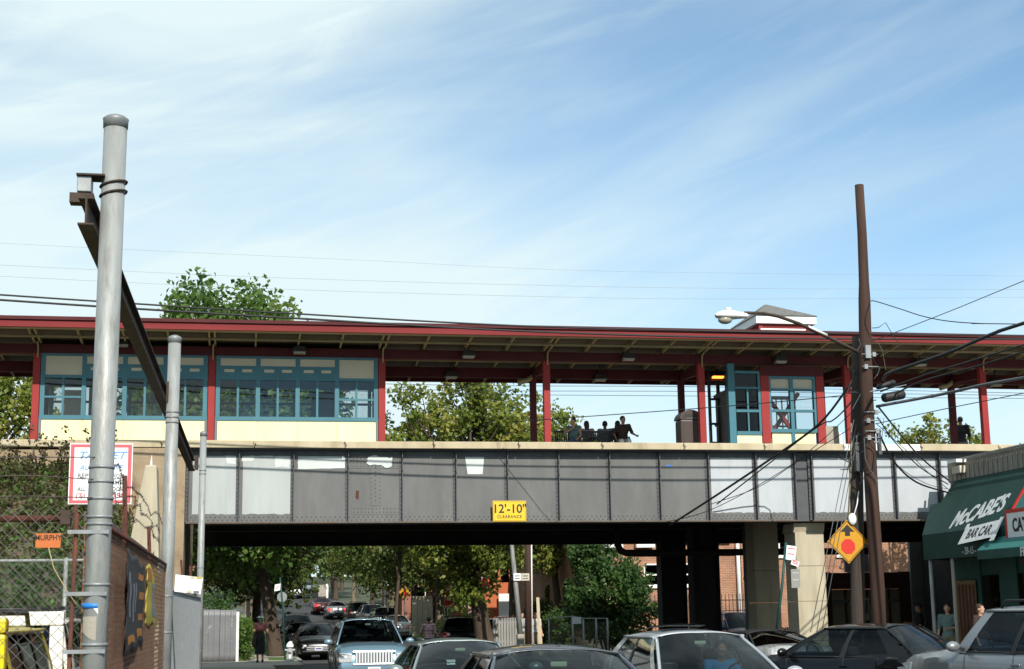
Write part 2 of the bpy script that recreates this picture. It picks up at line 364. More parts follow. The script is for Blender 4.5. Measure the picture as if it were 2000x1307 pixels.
pmat('roof_sheet', (.15,.14,.14), (.1,.1,.1), 2, .8)
pmat('shingle', (.17,.165,.155), (.11,.105,.10), 8, .9, bs=20, bst=.5)
pmat('teal', (.035,.155,.205), (.03,.13,.175), 2, .45)
pmat('cream_yellow', (.82,.75,.44), (.76,.69,.39), 1.2, .6, st=(.66,.58,.33), stsc=1.0, stlo=.6, sthi=.82, stretch=(1.5,1,.4))
pmat('cream_grey', (.56,.51,.40), (.50,.46,.36), 1.1, .7)
pmat('interior_grey', (.16,.16,.155), (.12,.12,.12), 2, .8)
glassmat('pane_glass', (.84,.87,.87), base=.0, ior=1.42)
glassmat('car_glass', (.30,.36,.37), base=.0, ior=1.38)
glassmat('tint_glass', (.08,.095,.10), base=.0, ior=1.38)
pmat('black_metal', (.015,.015,.016), (.022,.02,.02), 4, .45)
pmat('dark_brown_plastic', (.055,.032,.028), (.045,.027,.024), 4, .45)
pmat('lamp_dark', (.03,.028,.026), r=.5)
pmat('lamp_glass', (.35,.32,.25), r=.3)
emat('lamp_orange', (1.0,.30,.04), 3.0)
pmat('white_paint', (.80,.80,.78), (.70,.70,.68), 2, .55)
pmat('galv', (.34,.355,.35), (.24,.25,.245), 5, .5, m=.2, stretch=(2.5,2.5,.5), st=(.13,.12,.105), stsc=3.2, stlo=.50, sthi=.76, bs=45, bst=.15)
pmat('galv_band', (.28,.30,.31), (.2,.21,.22), 9, .5, m=.3)
pmat('rust', (.105,.033,.02), (.065,.022,.015), 7, .85, bs=30, bst=.4, st=(.19,.075,.03), stsc=4, stlo=.6, sthi=.75)
pmat('rust_wire', (.12,.055,.03), (.17,.12,.09), 8, .75)
pmat('rust_orange', (.55,.16,.04), (.42,.10,.03), 6, .8, st=(.22,.08,.03), stsc=5)
pmat('dark_rust', (.055,.035,.025), (.035,.022,.016), 5, .8, bs=25, bst=.4, st=(.14,.06,.03), stsc=2.5, stlo=.6, sthi=.72)
pmat('wire_grey', (.22,.22,.21), (.13,.10,.08), 12, .55, m=.5)
pmat('barb', (.07,.05,.045), r=.7)
pmat('cable', (.012,.012,.013), r=.6)
pmat('cable_grey', (.10,.105,.11), r=.55); pmat('cable_pale', (.30,.33,.35), r=.6)
pmat('wood_pole', (.062,.028,.017), (.03,.015,.010), 1.6, .85, stretch=(7,7,.35), st=(.11,.055,.03), stsc=.9, stlo=.6, sthi=.78, bs=9, bst=.5)
pmat('wood_pole_dark', (.062,.046,.036), (.03,.023,.019), 1.8, .9, stretch=(7,7,.35), st=(.115,.095,.075), stsc=.9, stlo=.6, sthi=.78, bs=9, bst=.6)
pmat('pier_concrete', (.47,.42,.31), (.37,.33,.245), 1.6, .88, st=(.32,.235,.12), stsc=.9, stlo=.55, sthi=.75, stretch=(2.5,2.5,.45), bs=18, bst=.3)
pmat('abut_concrete', (.34,.26,.17), (.24,.175,.11), 1.8, .9, st=(.12,.085,.055), stsc=1.2, bs=14, bst=.5)
pmat('sign_yellow', (.78,.50,.012), (.72,.45,.01), 2, .45)
pmat('sign_amber', (.55,.27,.008), (.48,.235,.007), 2, .45)
pmat('sign_black', (.012,.012,.012), r=.5)
pmat('sign_red', (.55,.022,.012), r=.5)
pmat('sign_border_red', (.62,.10,.12), r=.5)
pmat('sign_white', (.82,.84,.84), (.75,.77,.78), 3, .5)
pmat('sign_blue', (.10,.33,.68), r=.5)
pmat('sign_grey', (.14,.15,.16), r=.6)
pmat('tape_blue', (.02,.19,.62), r=.45)
pmat('awning_green', (.004,.044,.037), (.003,.034,.029), 1.5, .75, bs=3, bst=.35)
pmat('awning_light', (.035,.19,.175), (.03,.16,.15), 2, .7)
pmat('awning_text', (.62,.65,.67), (.5,.53,.55), 6, .75)
pmat('shop_green', (.008,.07,.062), (.006,.05,.045), 2, .6)
pmat('parapet', (.33,.30,.25), (.22,.20,.165), 2.5, .9, stretch=(1,6,1), bs=18, bst=.5, st=(.11,.10,.085), stsc=1.5)
pmat('shop_panel', (.36,.31,.22), (.29,.25,.18), 1.2, .8)
pmat('shop_grey', (.28,.28,.27), (.22,.22,.21), 1.2, .8)
pmat('maroon', (.085,.02,.02), (.06,.016,.016), 2, .6)
pmat('shutter_tan', (.2,.13,.05), (.14,.09,.04), 2, .7)
brickmat('brick_lit', (.40,.17,.085), (.30,.115,.06), (.40,.34,.27))
brickmat('brick_brown', (.36,.145,.07), (.24,.085,.042), (.30,.22,.15), bw=.23, bh=.08)
brickmat('brick_red', (.33,.10,.06), (.25,.075,.045), (.30,.25,.2))
pmat('bark', (.085,.06,.04), (.05,.035,.025), 3, .95, stretch=(4,4,.8), bs=10, bst=.8)
pmat('bark_pale', (.19,.16,.11), (.11,.09,.06), 2.2, .9, stretch=(3,3,.9), bs=10, bst=.5, st=(.06,.05,.03), stsc=1.8)
leafmat('leaf_mid', [(.04,.08,.013), (.085,.14,.022), (.15,.20,.035), (.21,.23,.05)])
leafmat('leaf_olive', [(.06,.10,.016), (.12,.17,.028), (.20,.235,.042), (.28,.25,.05)])
leafmat('leaf_street', [(.028,.052,.010), (.055,.09,.016), (.095,.13,.025), (.15,.15,.035)], .28)
leafmat('leaf_dark', [(.018,.045,.012), (.035,.08,.02), (.06,.125,.03), (.09,.16,.045)])
leafmat('leaf_green', [(.03,.07,.014), (.06,.12,.022), (.10,.18,.035), (.16,.22,.05)])
leafmat('leaf_weed', [(.05,.04,.02), (.10,.085,.038), (.075,.11,.028), (.075,.17,.03)])
pmat('skin_light', (.48,.27,.18), r=.55); pmat('skin_dark', (.21,.10,.06), r=.55); pmat('skin_mid', (.34,.18,.115), r=.55)
pmat('hair_dark', (.012,.009,.008), r=.5); pmat('hair_brown', (.05,.026,.014), r=.5)
for n_, c_ in dict(cloth_black=(.012,.012,.014), cloth_darkred=(.045,.007,.010), cloth_pink=(.62,.40,.46), cloth_grey=(.33,.35,.35), cloth_blue=(.03,.07,.30), cloth_white=(.78,.78,.76), cloth_jeans=(.05,.09,.16),
                   cloth_brown=(.05,.028,.024), cloth_skyblue=(.06,.28,.56), cloth_teal=(.12,.2,.2), cloth_khaki=(.2,.18,.13), cloth_striped=(.40,.14,.17), cloth_beige=(.4,.33,.25)).items():
    pmat(n_, c_, tuple(x*.8 for x in c_), 9, .85, bs=25, bst=.25)
# ---------------------------------------------------------------- ground, roads, pavements
def strip(name, xs, ys, mat, dz=0.0, thick=0, kind='structure', wob=0, label=None):
    """sheet between xs that follows the street's climb; thick > 0 gives it a kerb step"""
    m = MB(); n = len(ys)
    for i, y in enumerate(ys):
        for x in xs: m.v.append((x, y, gz(y)+dz+thick))
    k = len(xs)
    for i in range(n-1):
        for j in range(k-1): m.f.append((i*k+j, i*k+j+1, (i+1)*k+j+1, (i+1)*k+j)); m.sm.append(False)
    if thick:
        o = len(m.v)
        for y in ys:
            for x in (xs[0], xs[-1]): m.v.append((x, y, gz(y)+dz-.02))
        for i in range(n-1):
            m.f.append((i*k, (i+1)*k, o+2*i+2, o+2*i)); m.sm.append(False)
            m.f.append((i*k+k-1, o+2*i+1, o+2*i+3, (i+1)*k+k-1)); m.sm.append(False)
        m.f.append((0, o, o+1, k-1)); m.sm.append(False)
        m.f.append(((n-1)*k, (n-1)*k+k-1, o+2*n-1, o+2*n-2)); m.sm.append(False)
    ob = m.build(name, mat); ob['kind'] = kind
    if label: ob['label'] = label
    return ob
YS = [-80, -20, 10, 30, 45, 58]+list(range(62, 146, 4))+[160, 200, 240, 300, 420, 700, 1500, 2800]
strip('ground', [-1500, -300, -60, -10, 0, 12, 40, 100, 400, 1500], YS, 'far_land', -.02)
strip('road', [-.9, 15.0], [-30, 0, 20, 40, 51], 'asphalt', 0.0)
YB = [51, 54, 58]+list(range(62, 146, 4))+[160, 200, 240, 300]
strip('road', [1.6, 11.2], YB, 'asphalt', 0.0)
YR = [55.5, 58]+list(range(62, 146, 4))+[160, 200, 240, 300]
YS2 = [50.0, 53, 58, 62, 66]
strip('pavement', [-1.9, 1.25], [36.5, 40, 45, 50, 54, 58, 62, 66, 70, 80, 90, 100, 120, 150], 'concrete_walk', .004, .12)
strip('kerb', [2.28, 2.46], [58.6]+list(range(60, 130, 4)), 'kerb_stone', .004, .14)
strip('pavement', [1.25, 2.28], [54, 56, 58, 59.9], 'concrete_walk', .006, .115)
strip('grass_verge', [1.25, 2.28], [59.9, 62, 63.6], 'lawn', .006, .125)
strip('pavement', [1.25, 2.28], [63.6, 65, 67.5], 'concrete_walk', .006, .11)
strip('grass_verge', [1.25, 2.28], [67.5, 72, 80, 100, 130], 'lawn', .006, .125)
strip('pavement', [12.2, 14.6], [53, 58, 62, 70, 80, 90, 100, 120, 150], 'concrete_walk', .004, .12)
strip('grass_verge', [10.5, 12.2], [72, 80, 90, 100, 120, 150], 'lawn', .006, .125)
strip('pavement', [10.5, 12.2], [53, 58, 62, 68, 72], 'concrete_walk', .006, .118)
strip('kerb', [10.32, 10.5], [53, 58, 62, 70, 80, 90, 100, 120, 150], 'kerb_stone', .004, .14)
strip('pavement', [14.3, 19.5], [-20, 0, 20, 40, 52], 'concrete_walk', .008, .13)
strip('pavement', [11.85, 14.3], [27.5, 28.5, 29.6], 'concrete_walk', .006, .12)
strip('pavement', [14.6, 22.5], [53, 58, 61, 64], 'concrete_walk', .008, .10)
# ---------------------------------------------------------------- bridge
YW = 37.3; GB, GT = 3.99, 5.79; CT = 5.97
bridge = E('railway_bridge', (6.7, 44, 4.0), 'riveted grey plate girder railway bridge crossing the street', 'bridge')
SX = [-1.2, -.01, 1.3, 2.63, 3.96, 5.30, 6.60, 7.91, 9.23, 10.54, 11.83, 13.10, 14.16]
PC = ['girder_light', 'girder_light', 'girder_grey', 'girder_grey', 'girder_grey', 'girder_grey', 'girder_grey', 'girder_grey', 'girder_grey', 'girder_grey', 'girder_white', 'girder_white']
SX2 = [14.62, 15.75, 16.92, 18.18, 19.45, 20.75, 22.05, 23.35]
def webpanel(x0, x1, mat):
    p = MB().box((x0+.008, YW, GB+.03), (x1-.008, YW+.03, GT-.02)).build('web_panel', 'girder_grey', bridge)
    if mat != 'girder_grey':     # a coat of paint that stops short of the angles, with a ragged lower and upper edge
        rg = random.Random(int(x0*100)); a, b = x0+.085, x1-.07; z0, z1 = GB+.22, GT-.165
        pts = [(a, z0), ]
        for i in range(1, 12): pts.append((a+(b-a)*i/12, z0+rg.uniform(-.012, .018)))
        pts.append((b, z0)); pts.append((b, z1))
        for i in range(11, 0, -1): pts.append((a+(b-a)*i/12, z1+rg.uniform(-.01, .006)))
        pts.append((a, z1))
        MB().prism([(x, YW-.003, z) for x, z in pts], (0, .002, 0)).build('paint_coat', mat, p)
    return p
for i in range(12): webpanel(SX[i], SX[i+1], PC[i])
for i in range(7): webpanel(SX2[i], SX2[i+1], 'girder_white')
RV = MB()
def rivet(x, z, y=YW, r=.021):
    n = 6; vs = [(x+r*math.cos(2*math.pi*j/n), y, z+r*math.sin(2*math.pi*j/n)) for j in range(n)]+[(x+.6*r*math.cos(2*math.pi*j/n), y-r*.62, z+.6*r*math.sin(2*math.pi*j/n)) for j in range(n)]
    RV.add(vs, [(j, (j+1) % n, n+(j+1) % n, n+j) for j in range(n)]+[tuple(range(n, 2*n))])
def stiff(x):
    m = MB(); m.box((x-.075, YW-.012, GB+.03), (x+.012, YW-.0005, GT-.03)); m.box((x-.009, YW-.125, GB+.03), (x+.009, YW-.012, GT-.03))
    m.build('stiffener', 'girder_steel', bridge)
    z = GB+.12
    while z < GT-.1: rivet(x-.045, z, YW-.012); z += .105
for x in SX+SX2: stiff(x)
for xa, xb in ((-1.25, 14.22), (14.56, 23.5)):
    MB().box((xa, YW-.17, GT-.03), (xb, YW+.2, GT-.004)).build('top_flange', 'girder_steel', bridge)
    MB().box((xa, YW-.014, GT-.15), (xb, YW-.0008, GT-.03)).build('flange_angle', 'girder_steel', bridge)
    MB().box((xa, YW-.19, GB-.012), (xb, YW+.2, GB+.024)).build('bottom_flange', 'flange_rust', bridge)
    MB().box((xa, YW-.010, GB+.024), (xb, YW-.0008, GB+.19)).build('flange_angle', 'girder_grey', bridge)
    x = xa+.06
    while x < xb:
        rivet(x, GB+.075, YW-.010, .019); rivet(x+.055, GB+.145, YW-.010, .019); x += .115
MB().box((14.17, YW+.05, GB), (14.61, YW+.12, GT-.02)).build('splice_plate', 'girder_steel', bridge)
# riveted patch plates in the fourth bay
MB().box((2.70, YW-.008, GT-.46), (3.90, YW-.0006, GT-.16)).build('patch_plate', 'girder_grey', bridge)
MB().box((3.15, YW-.010, GB+.42), (3.46, YW-.0006, GT-.47)).build('patch_plate', 'girder_grey', bridge)
MB().box((2.72, YW-.008, GB+.02+.18), (3.90, YW-.0006, GB+.41)).build('patch_plate', 'girder_grey', bridge)
for i in range(13):
    for zz in (GT-.22, GT-.33, GT-.41): rivet(2.76+i*.09, zz, YW-.008, .016)
    for zz in (GB+.26, GB+.35): rivet(2.78+i*.09, zz, YW-.008, .016)
for i in range(9):
    for xx in (3.19, 3.30, 3.41): rivet(xx, GB+.5+i*.1+(.05 if xx == 3.30 else 0), YW-.010, .016)
rv = RV.build('rivets', 'girder_steel', bridge); rv['kind'] = 'stuff'
def patch(pts, mat, y=YW-.0035, name='paint_patch'):
    MB().prism([(p[0], y, p[1]) for p in pts], (0, .002, 0)).build(name, mat, bridge)
def ragged(poly, s, seed, sub=6):
    rg = random.Random(seed); out = []
    for i in range(len(poly)):
        a, b = poly[i], poly[(i+1) % len(poly)]
        for k in range(sub):
            t = k/sub; out.append((a[0]+(b[0]-a[0])*t+rg.uniform(-s, s), a[1]+(b[1]-a[1])*t+rg.uniform(-s, s)))
    return out
patch(ragged([(1.40, GT-.49), (2.55, GT-.45), (2.55, GT-.17), (1.40, GT-.17)], .006, 1), 'patch_white')
patch(ragged([(3.08, GT-.37), (3.45, GT-.38), (3.50, GT-.44), (3.70, GT-.43), (3.72, GT-.20), (3.40, GT-.19), (3.30, GT-.14), (3.10, GT-.20)], .02, 2, 4), 'patch_white', YW-.0255)
patch([(5.60, GT-.60), (5.98, GT-.60), (6.02, GT-.17), (5.54, GT-.17)], 'patch_white')
patch(ragged([(.05, GT-.30), (.32, GT-.28), (.36, GT-.20), (.75, GT-.19), (.8, GT-.17), (.05, GT-.17)], .012, 3), 'patch_white', YW-.0055)
patch(ragged([(.85, GT-.42), (1.2, GT-.44), (1.2, GT-.17), (.85, GT-.17)], .015, 4), 'patch_white', YW-.0055)
patch(ragged([(-.3, GT-.36), (-.1, GT-.36), (-.1, GT-.17), (-.35, GT-.17)], .01, 5), 'patch_white', YW-.0055)
patch(ragged([(2.80, GB+.62), (2.89, GB+.56), (2.90, GB+.78), (2.82, GB+.80)], .008, 6, 3), 'rust')
patch(ragged([(10.72, GT-.39), (10.90, GT-.39), (10.88, GT-.36), (10.74, GT-.36)], .006, 7, 3), 'tape_blue')
# deck, inner girders and floor beams
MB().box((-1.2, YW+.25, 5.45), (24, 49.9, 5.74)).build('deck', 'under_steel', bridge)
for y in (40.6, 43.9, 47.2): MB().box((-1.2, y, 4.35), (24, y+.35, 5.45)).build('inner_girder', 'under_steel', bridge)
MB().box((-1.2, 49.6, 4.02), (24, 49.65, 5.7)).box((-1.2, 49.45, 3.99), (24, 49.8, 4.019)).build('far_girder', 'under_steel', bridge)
MB().box((-1.2, 49.81, 5.5), (24, 49.86, 6.6)).build('shadow_blocker', 'under_steel', bridge)  # unseen strip added above the far girder to lengthen the bridge's shadow
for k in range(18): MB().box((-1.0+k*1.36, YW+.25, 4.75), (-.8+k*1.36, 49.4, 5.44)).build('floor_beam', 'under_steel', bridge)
# pipe hung below the deck on the right
pp = at(1225, 1062, Y=47); pz = at(1260, 1080, Y=46).z
MB().tube([(11.6, 46, 4.5), (11.6, 46, pz+.25), (11.68, 46, pz+.08), (11.85, 46, pz), (20, 46, pz)], .11, 10).build('drain_pipe', 'under_steel', bridge)
# ---------------------------------------------------------------- platform
plat = E('station_platform', (6.7, 40, 5.8), 'concrete railway platform with tan coping slabs above the girder', 'platform')
xs = [at(x, 870, Y=36.98).x for x in (497, 674, 847, 1013, 1176, 1336, 1493)]
xs = [xs[0]-2.2*k for k in range(7, 0, -1)]+xs+[xs[-1]+2.16, xs[-1]+4.3]+[xs[-1]+4.3+2.2*k for k in range(1, 8)]
for i in range(len(xs)-1):
    rg = random.Random(i); dz = rg.uniform(-.008, .006); dy = rg.uniform(-.012, .012)
    wm = 'coping_white' if xs[i] > 14.7 and xs[i] < 16.4 and xs[i+1] < 17.8 else 'coping'
    c_ = MB().box((xs[i]+.008, 36.98+dy, GT+.005), (xs[i+1]-.008, 37.75, CT+dz)).build('coping_slab', wm, plat, bevel=.012)
    MB().tube([(xs[i+1], 36.97, CT-.02), (xs[i+1]-.03, 36.955, CT-.06), (xs[i+1]+.04, 36.955, CT-.09), (xs[i+1]+.02, 36.96, CT-.13)], .009, 5).build('hook', 'flange_rust', c_)
MB().box((-20, 37.755, 5.75), (36, 46, CT-.012)).build('platform_slab', 'platform_slab', plat)
# ---------------------------------------------------------------- canopy
YC, YD, YF, YE = 39.3, 41.2, 37.6, 43.1
can = E('platform_canopy', (6.7, 40, CT), 'long red platform canopy with tan rafters on red posts', 'canopy')
COLX = [-13.7, -9.45, -5.10, -.75, 3.64, 8.06, 12.37, 16.59, 20.65, 24.9]
def soff(y): return 8.80-.075*(y-YF)
CX0, CX1 = -14.5, 27
MB().box((CX0, YF-.02, 8.79), (CX1, YF+.06, 8.955)).build('fascia_board', 'red_fascia', can)
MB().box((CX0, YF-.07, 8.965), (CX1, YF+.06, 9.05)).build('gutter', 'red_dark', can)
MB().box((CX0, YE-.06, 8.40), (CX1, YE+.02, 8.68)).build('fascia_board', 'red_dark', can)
MB().prism([(CX0, YF+.07, soff(YF)+.12), (CX0, YE-.07, soff(YE)+.12), (CX0, YE-.07, soff(YE)+.17), (CX0, (YF+YE)/2, soff(40.3)+.30), (CX0, YF+.07, soff(YF)+.19)], (CX1-CX0, 0, 0)).build('roof_deck', 'soffit', can)
MB().prism([(CX0, YF+.07, soff(YF)+.195), (CX0, (YF+YE)/2, soff(40.3)+.305), (CX0, YE-.07, soff(YE)+.175), (CX0, YE-.07, soff(YE)+.2), (CX0, (YF+YE)/2, soff(40.3)+.33), (CX0, YF+.07, soff(YF)+.225)], (CX1-CX0, 0, 0)).build('roof_cover', 'roof_sheet', can)
MB().box((CX0, YF+.062, soff(YF)-.012), (CX1, YF+.30, soff(YF)+.008)).build('soffit_board', 'tan_wood', can)
raf = None
rx = []
for a, b in zip(COLX, COLX[1:]):
    rx += [a-.07, a+.07]+[a+(b-a)*k/4 for k in (1, 2, 3)]
for x in rx:
    MB().prism([(x-.022, YF+.07, soff(YF)), (x-.022, YE-.08, soff(YE)), (x-.022, YE-.08, soff(YE)+.115), (x-.022, YF+.07, soff(YF)+.115)], (.044, 0, 0)).build('rafter', 'tan_wood', can)
for y in (38.45, 40.35, 42.1): MB().box((CX0, y-.03, soff(y)-.045), (CX1, y+.03, soff(y)-.002)).build('purlin', 'tan_wood', can)
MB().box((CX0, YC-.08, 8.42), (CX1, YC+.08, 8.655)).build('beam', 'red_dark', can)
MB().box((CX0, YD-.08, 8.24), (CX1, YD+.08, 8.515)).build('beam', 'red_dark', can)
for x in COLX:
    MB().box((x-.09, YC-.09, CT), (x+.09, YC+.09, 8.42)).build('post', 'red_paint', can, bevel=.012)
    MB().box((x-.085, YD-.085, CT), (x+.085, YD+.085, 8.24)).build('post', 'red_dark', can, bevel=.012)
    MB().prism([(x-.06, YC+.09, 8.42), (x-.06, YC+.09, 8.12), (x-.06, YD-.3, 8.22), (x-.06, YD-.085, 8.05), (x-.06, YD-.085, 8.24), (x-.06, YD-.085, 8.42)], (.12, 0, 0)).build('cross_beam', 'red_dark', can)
    MB().tube([(x+.02, YC-.35, soff(39)-.03), (x+.02, YC-.17, 8.62), (x+.02, YC-.115, 8.52), (x+.02, YC-.115, 8.3)], .022, 6).build('bracket', 'tan_wood', can)
for x in (8.06, 20.65):
    MB().tube([(x+.15, YD-.2, 8.42), (x+.02, YD-.2, 8.3), (x-.2, YD-.2, 8.16), (x-.45, YD-.2, 8.08)], .075, 8).build('downspout', 'tan_wood', can)
# lamps under the canopy
def canlamp(x, y, z, label, lit=False):
    r_ = E('canopy_lamp', (x, y, z), label, 'lamp', 'lamps hung under the canopy')
    MB().prism([(x-.2, y-.13, z+.05), (x+.2, y-.13, z+.05), (x+.13, y-.1, z+.2), (x-.13, y-.1, z+.2)], (0, .24, 0)).build('lamp_shade', 'lamp_dark', r_, bevel=.01)
    MB().box((x-.15, y-.1, z), (x+.15, y+.08, z+.049)).build('lamp_lens', 'lamp_orange' if lit else 'lamp_glass', r_)
    MB().cyl((x, y, z+.19), (x, y, soff(y)+.1), .018, n=6).build('stem', 'lamp_dark', r_)
for px, py, lb in ((238, 676, 'dark lamp over the first glazed bay, behind the steel pole'), (585, 690, 'dark lamp over the glazed bay with the green reflections'), (915, 698, 'dark lamp on the front beam above the leafy tree'),
                   (1227, 703, 'dark lamp on the front beam above the white-trousered sitter'), (1524, 708, 'dark lamp over the framed stair enclosure'), (1797, 714, 'dark lamp right of the wooden poles under the canopy')):
    p = at(px, py, Y=39.05); canlamp(p.x, 39.05, p.z-.02, lb)
for px, py, lb, lit in ((881, 737, 'far-side lamp hanging below the rear beam above the tree', False), (1172, 742, 'far-side lamp hanging below the rear beam above the bench', False), (1402, 736, 'glowing orange lamp beside the stair enclosure', True), (1945, 752, 'far-side lamp near the right end of the canopy', False)):
    p = at(px, py, Y=YD-.2); canlamp(p.x, YD-.2, p.z-.04, lb, lit)
# ---------------------------------------------------------------- glazed waiting shelter
she = E('waiting_shelter', (-.75, 40.2, CT), 'teal framed glazed waiting room with yellow panels under the canopy', 'shelter')
def zr(y, px=560, Y=39.3): return at(px, y, Y=Y).z
zy, zpb, zpt, zb2, zc1, zc2 = zr(823), zr(815), zr(744), zr(719), zr(716.5), zr(702)
ztop = 8.42
ys_, yf_ = YC-.05, YC-.02
def T(m_, a, b): m_.box(a, b)
def rail(nm, x0, x1, z0, z1, y0=YC-.07, y1=YC+.03, mat='teal', par=None): return MB().box((x0, y0, z0), (x1, y1, z1)).build(nm, mat, par or she)
for bi, (x0, x1, big_first) in enumerate(((-5.0, -.85, True), (-.65, 3.54, False))):
    n4 = [(x0+.06)+(x1-x0-.12)*k/4 for k in range(5)]
    for k in range(4):       # bottom panels
        MB().box((n4[k]+.004, YC-.045, CT), (n4[k+1]-.004, YC+.02, zy-.002)).build('wall_panel', 'cream_yellow', she)
    rail('frame_rail', x0, x1, zy, zpb); rail('frame_rail', x0, x1, zc2, ztop); rail('frame_post', x0, x0+.06, CT, zy, mat='sign_grey'); rail('frame_post', x1-.06, x1, CT, zy, mat='sign_grey')
    bigk = 0 if big_first else 3
    rail('frame_rail', x0, x1, zpt, zpt+.07)
    for k in range(5): rail('frame_post', n4[k]-.055, n4[k]+.055, zpb, zpt); rail('frame_post', n4[k]-.055, n4[k]+.055, zpt+.07, zc2)
    for k in range(4):
        a, b = n4[k]+.055, n4[k+1]-.055; mid = (a+b)/2
        rail('mullion', mid-.028, mid+.028, zpb, zpt, YC-.06, YC+.02)
        for (pa, pb) in ((a, mid-.028), (mid+.028, b)):
            MB().box((pa, YC-.02, zpb), (pb, YC-.012, zpt)).build('pane', 'pane_glass', she)
            if k == bigk: zm = zpb+(zpt-zpb)*.49; rail('glazing_bar', pa, pb, zm-.025, zm+.025, YC-.055, YC-.021)
        if k == bigk: MB().box((a, YC-.05, zpt+.075), (b, YC+.01, zc2-.005)).build('transom_panel', 'cream_grey', she)
        else:
            MB().box((a, YC-.05, zc1), (b, YC+.01, zc2-.003)).build('transom_panel', 'cream_grey', she)
            rail('frame_rail', a, b, zpt+.07, zc1-.002, YC-.06, YC+.02)
            for (pa, pb) in ((a, mid), (mid, b)): MB().box((pa+.1, YC-.068, zb2-.135), (pb-.1, YC-.0602, zb2-.06)).build('vent_plate', 'cream_grey', she)
    # rear glazed wall
    rail('rear_wall_panel', x0, x1, CT, zy-.35, YD-.04, YD+.02, 'interior_grey'); rail('rear_rail', x0, x1, zpt+.05, 8.24, YD-.05, YD+.03, 'teal')
    for k in range(5): rail('rear_post', n4[k]-.05, n4[k]+.05, zy-.35, zpt+.05, YD-.05, YD+.03, 'teal')
    for k in range(4): MB().box((n4[k]+.05, YD-.01, zy-.35), (n4[k+1]-.05, YD-.004, zpt+.05)).build('pane', 'pane_glass', she)
    rail('rear_rail', x0, x1, (zpb+zpt)/2+.1, (zpb+zpt)/2+.16, YD-.06, YD-.011, 'interior_grey')
MB().box((-5.02, YC+.05, 8.3), (3.56, YD-.06, 8.36)).build('shelter_ceiling', 'interior_grey', she)
for x in (-5.04, 3.52):
    for z0, z1 in ((CT, zy), (zpt, 8.3)): rail('side_panel', x, x+.05, z0, z1, YC+.1, YD-.1, 'interior_grey')
    rail('mullion', x, x+.05, zy, zpt, 40.2, 40.28, 'teal')
for k, x in enumerate((-4.6, 1.9)): rail('notice_board', x, x+.55, 6.9, 7.75, YD-.14, YD-.1, 'interior_grey' if k % 2 else 'cream_grey')
# ---------------------------------------------------------------- stair enclosure
stc = E('stair_enclosure', (14.5, 40, CT), 'red and teal framed stair enclosure with crossed braces under the canopy', 'stair enclosure')
def X(px, py=790, Y=39.3): return at(px, py, Y=Y).x
def zq(y, px=1540, Y=39.2): return at(px, y, Y=Y).z
def sb(nm, pa, pb, ya, yb, mat, d0=-.10, d1=.02, zz=None): 
    z0, z1 = zz if zz else (zq(yb), zq(ya))
    return MB().box((X(pa), YC+d0, max(z0, CT)), (X(pb), YC+d1, z1)).build(nm, mat, stc)
sb('post', 1421, 1434, 712, 866, 'teal', -.12, .05); sb('post', 1484, 1500, 722, 866, 'red_paint', -.14, .05); sb('post', 1592, 1607, 722, 866, 'red_paint', -.14, .05)
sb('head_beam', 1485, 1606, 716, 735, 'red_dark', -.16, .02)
sb('wall_panel', 1435, 1483, 851, 866, 'cream_yellow'); sb('frame_rail', 1435, 1483, 843, 850.5, 'teal', -.12); sb('frame_rail', 1435, 1483, 801, 806, 'teal', -.12); sb('frame_rail', 1435, 1483, 757, 761, 'teal', -.12); sb('frame_rail', 1435, 1483, 726, 731, 'teal', -.12)
sb('mullion', 1457, 1460, 761, 801, 'teal', -.11); sb('mullion', 1457, 1460, 806, 843, 'teal', -.11); sb('frame_post', 1479, 1483.5, 731, 843, 'teal', -.122)
sb('pane', 1435, 1479, 731, 843, 'tint_glass', -.05, -.045)
sb('frame_rail', 1500, 1591, 734, 740, 'teal', -.12); sb('frame_post', 1500, 1504, 740, 843, 'teal', -.12); sb('frame_post', 1587, 1591, 740, 843, 'teal', -.12); sb('frame_post', 1541, 1547.5, 740, 866, 'teal', -.12)
sb('frame_rail', 1504, 1587, 759, 763, 'teal', -.115); sb('frame_rail', 1504, 1587, 800, 804.5, 'teal', -.115); sb('frame_rail', 1500, 1591, 838, 845, 'teal', -.125)
for a, b in ((1504, 1541), (1547.5, 1587)):
    sb('transom_panel', a, b, 740, 759, 'cream_grey', -.06, -.03); sb('pane', a, b, 763, 838, 'pane_glass', -.05, -.045); sb('wall_panel', a, b, 845.2, 866, 'cream_yellow', -.07, 0)
    c = (a+b)/2
for s in (1, -1):
    x0, x1 = X(1508), X(1582); 
    if s < 0: x0, x1 = x1, x0
    MB().bar((x0, YC+.75+.1*s, 6.25), (x1, YC+.75+.1*s, 7.75), .1, .1).build('cross_brace', 'red_paint', stc)
for i, xx in enumerate((13.35, 14.3, 15.6)): MB().box((xx, 40.9, CT), (xx+.08, 41.0, 8.2)).build('rear_post', 'teal' if i else 'black_metal', stc)
for k in range(7): MB().box((14.45+k*.17, 41.02, CT), (14.48+k*.17, 41.05, 7.7)).build('baluster', 'sign_grey', stc)
MB().box((13.3, 41.06, 7.7), (15.7, 41.12, 7.8)).box((13.3, 41.06, 6.9), (15.7, 41.1, 6.95)).build('handrail', 'sign_grey', stc)
MB().box((13.28, YC+.06, CT), (13.34, 40.9, 7.8)).build('side_panel', 'interior_grey', stc)
MB().box((13.3, 40.0, 6.2), (14.0, 40.06, 7.9)).build('inner_panel', 'interior_grey', stc)
dr = E('door_frame', (12.9, 40.5, CT), 'black open door frame between red post and stair enclosure', 'door frame')
xa, xb = X(1386, Y=40.5), X(1420, Y=40.5)
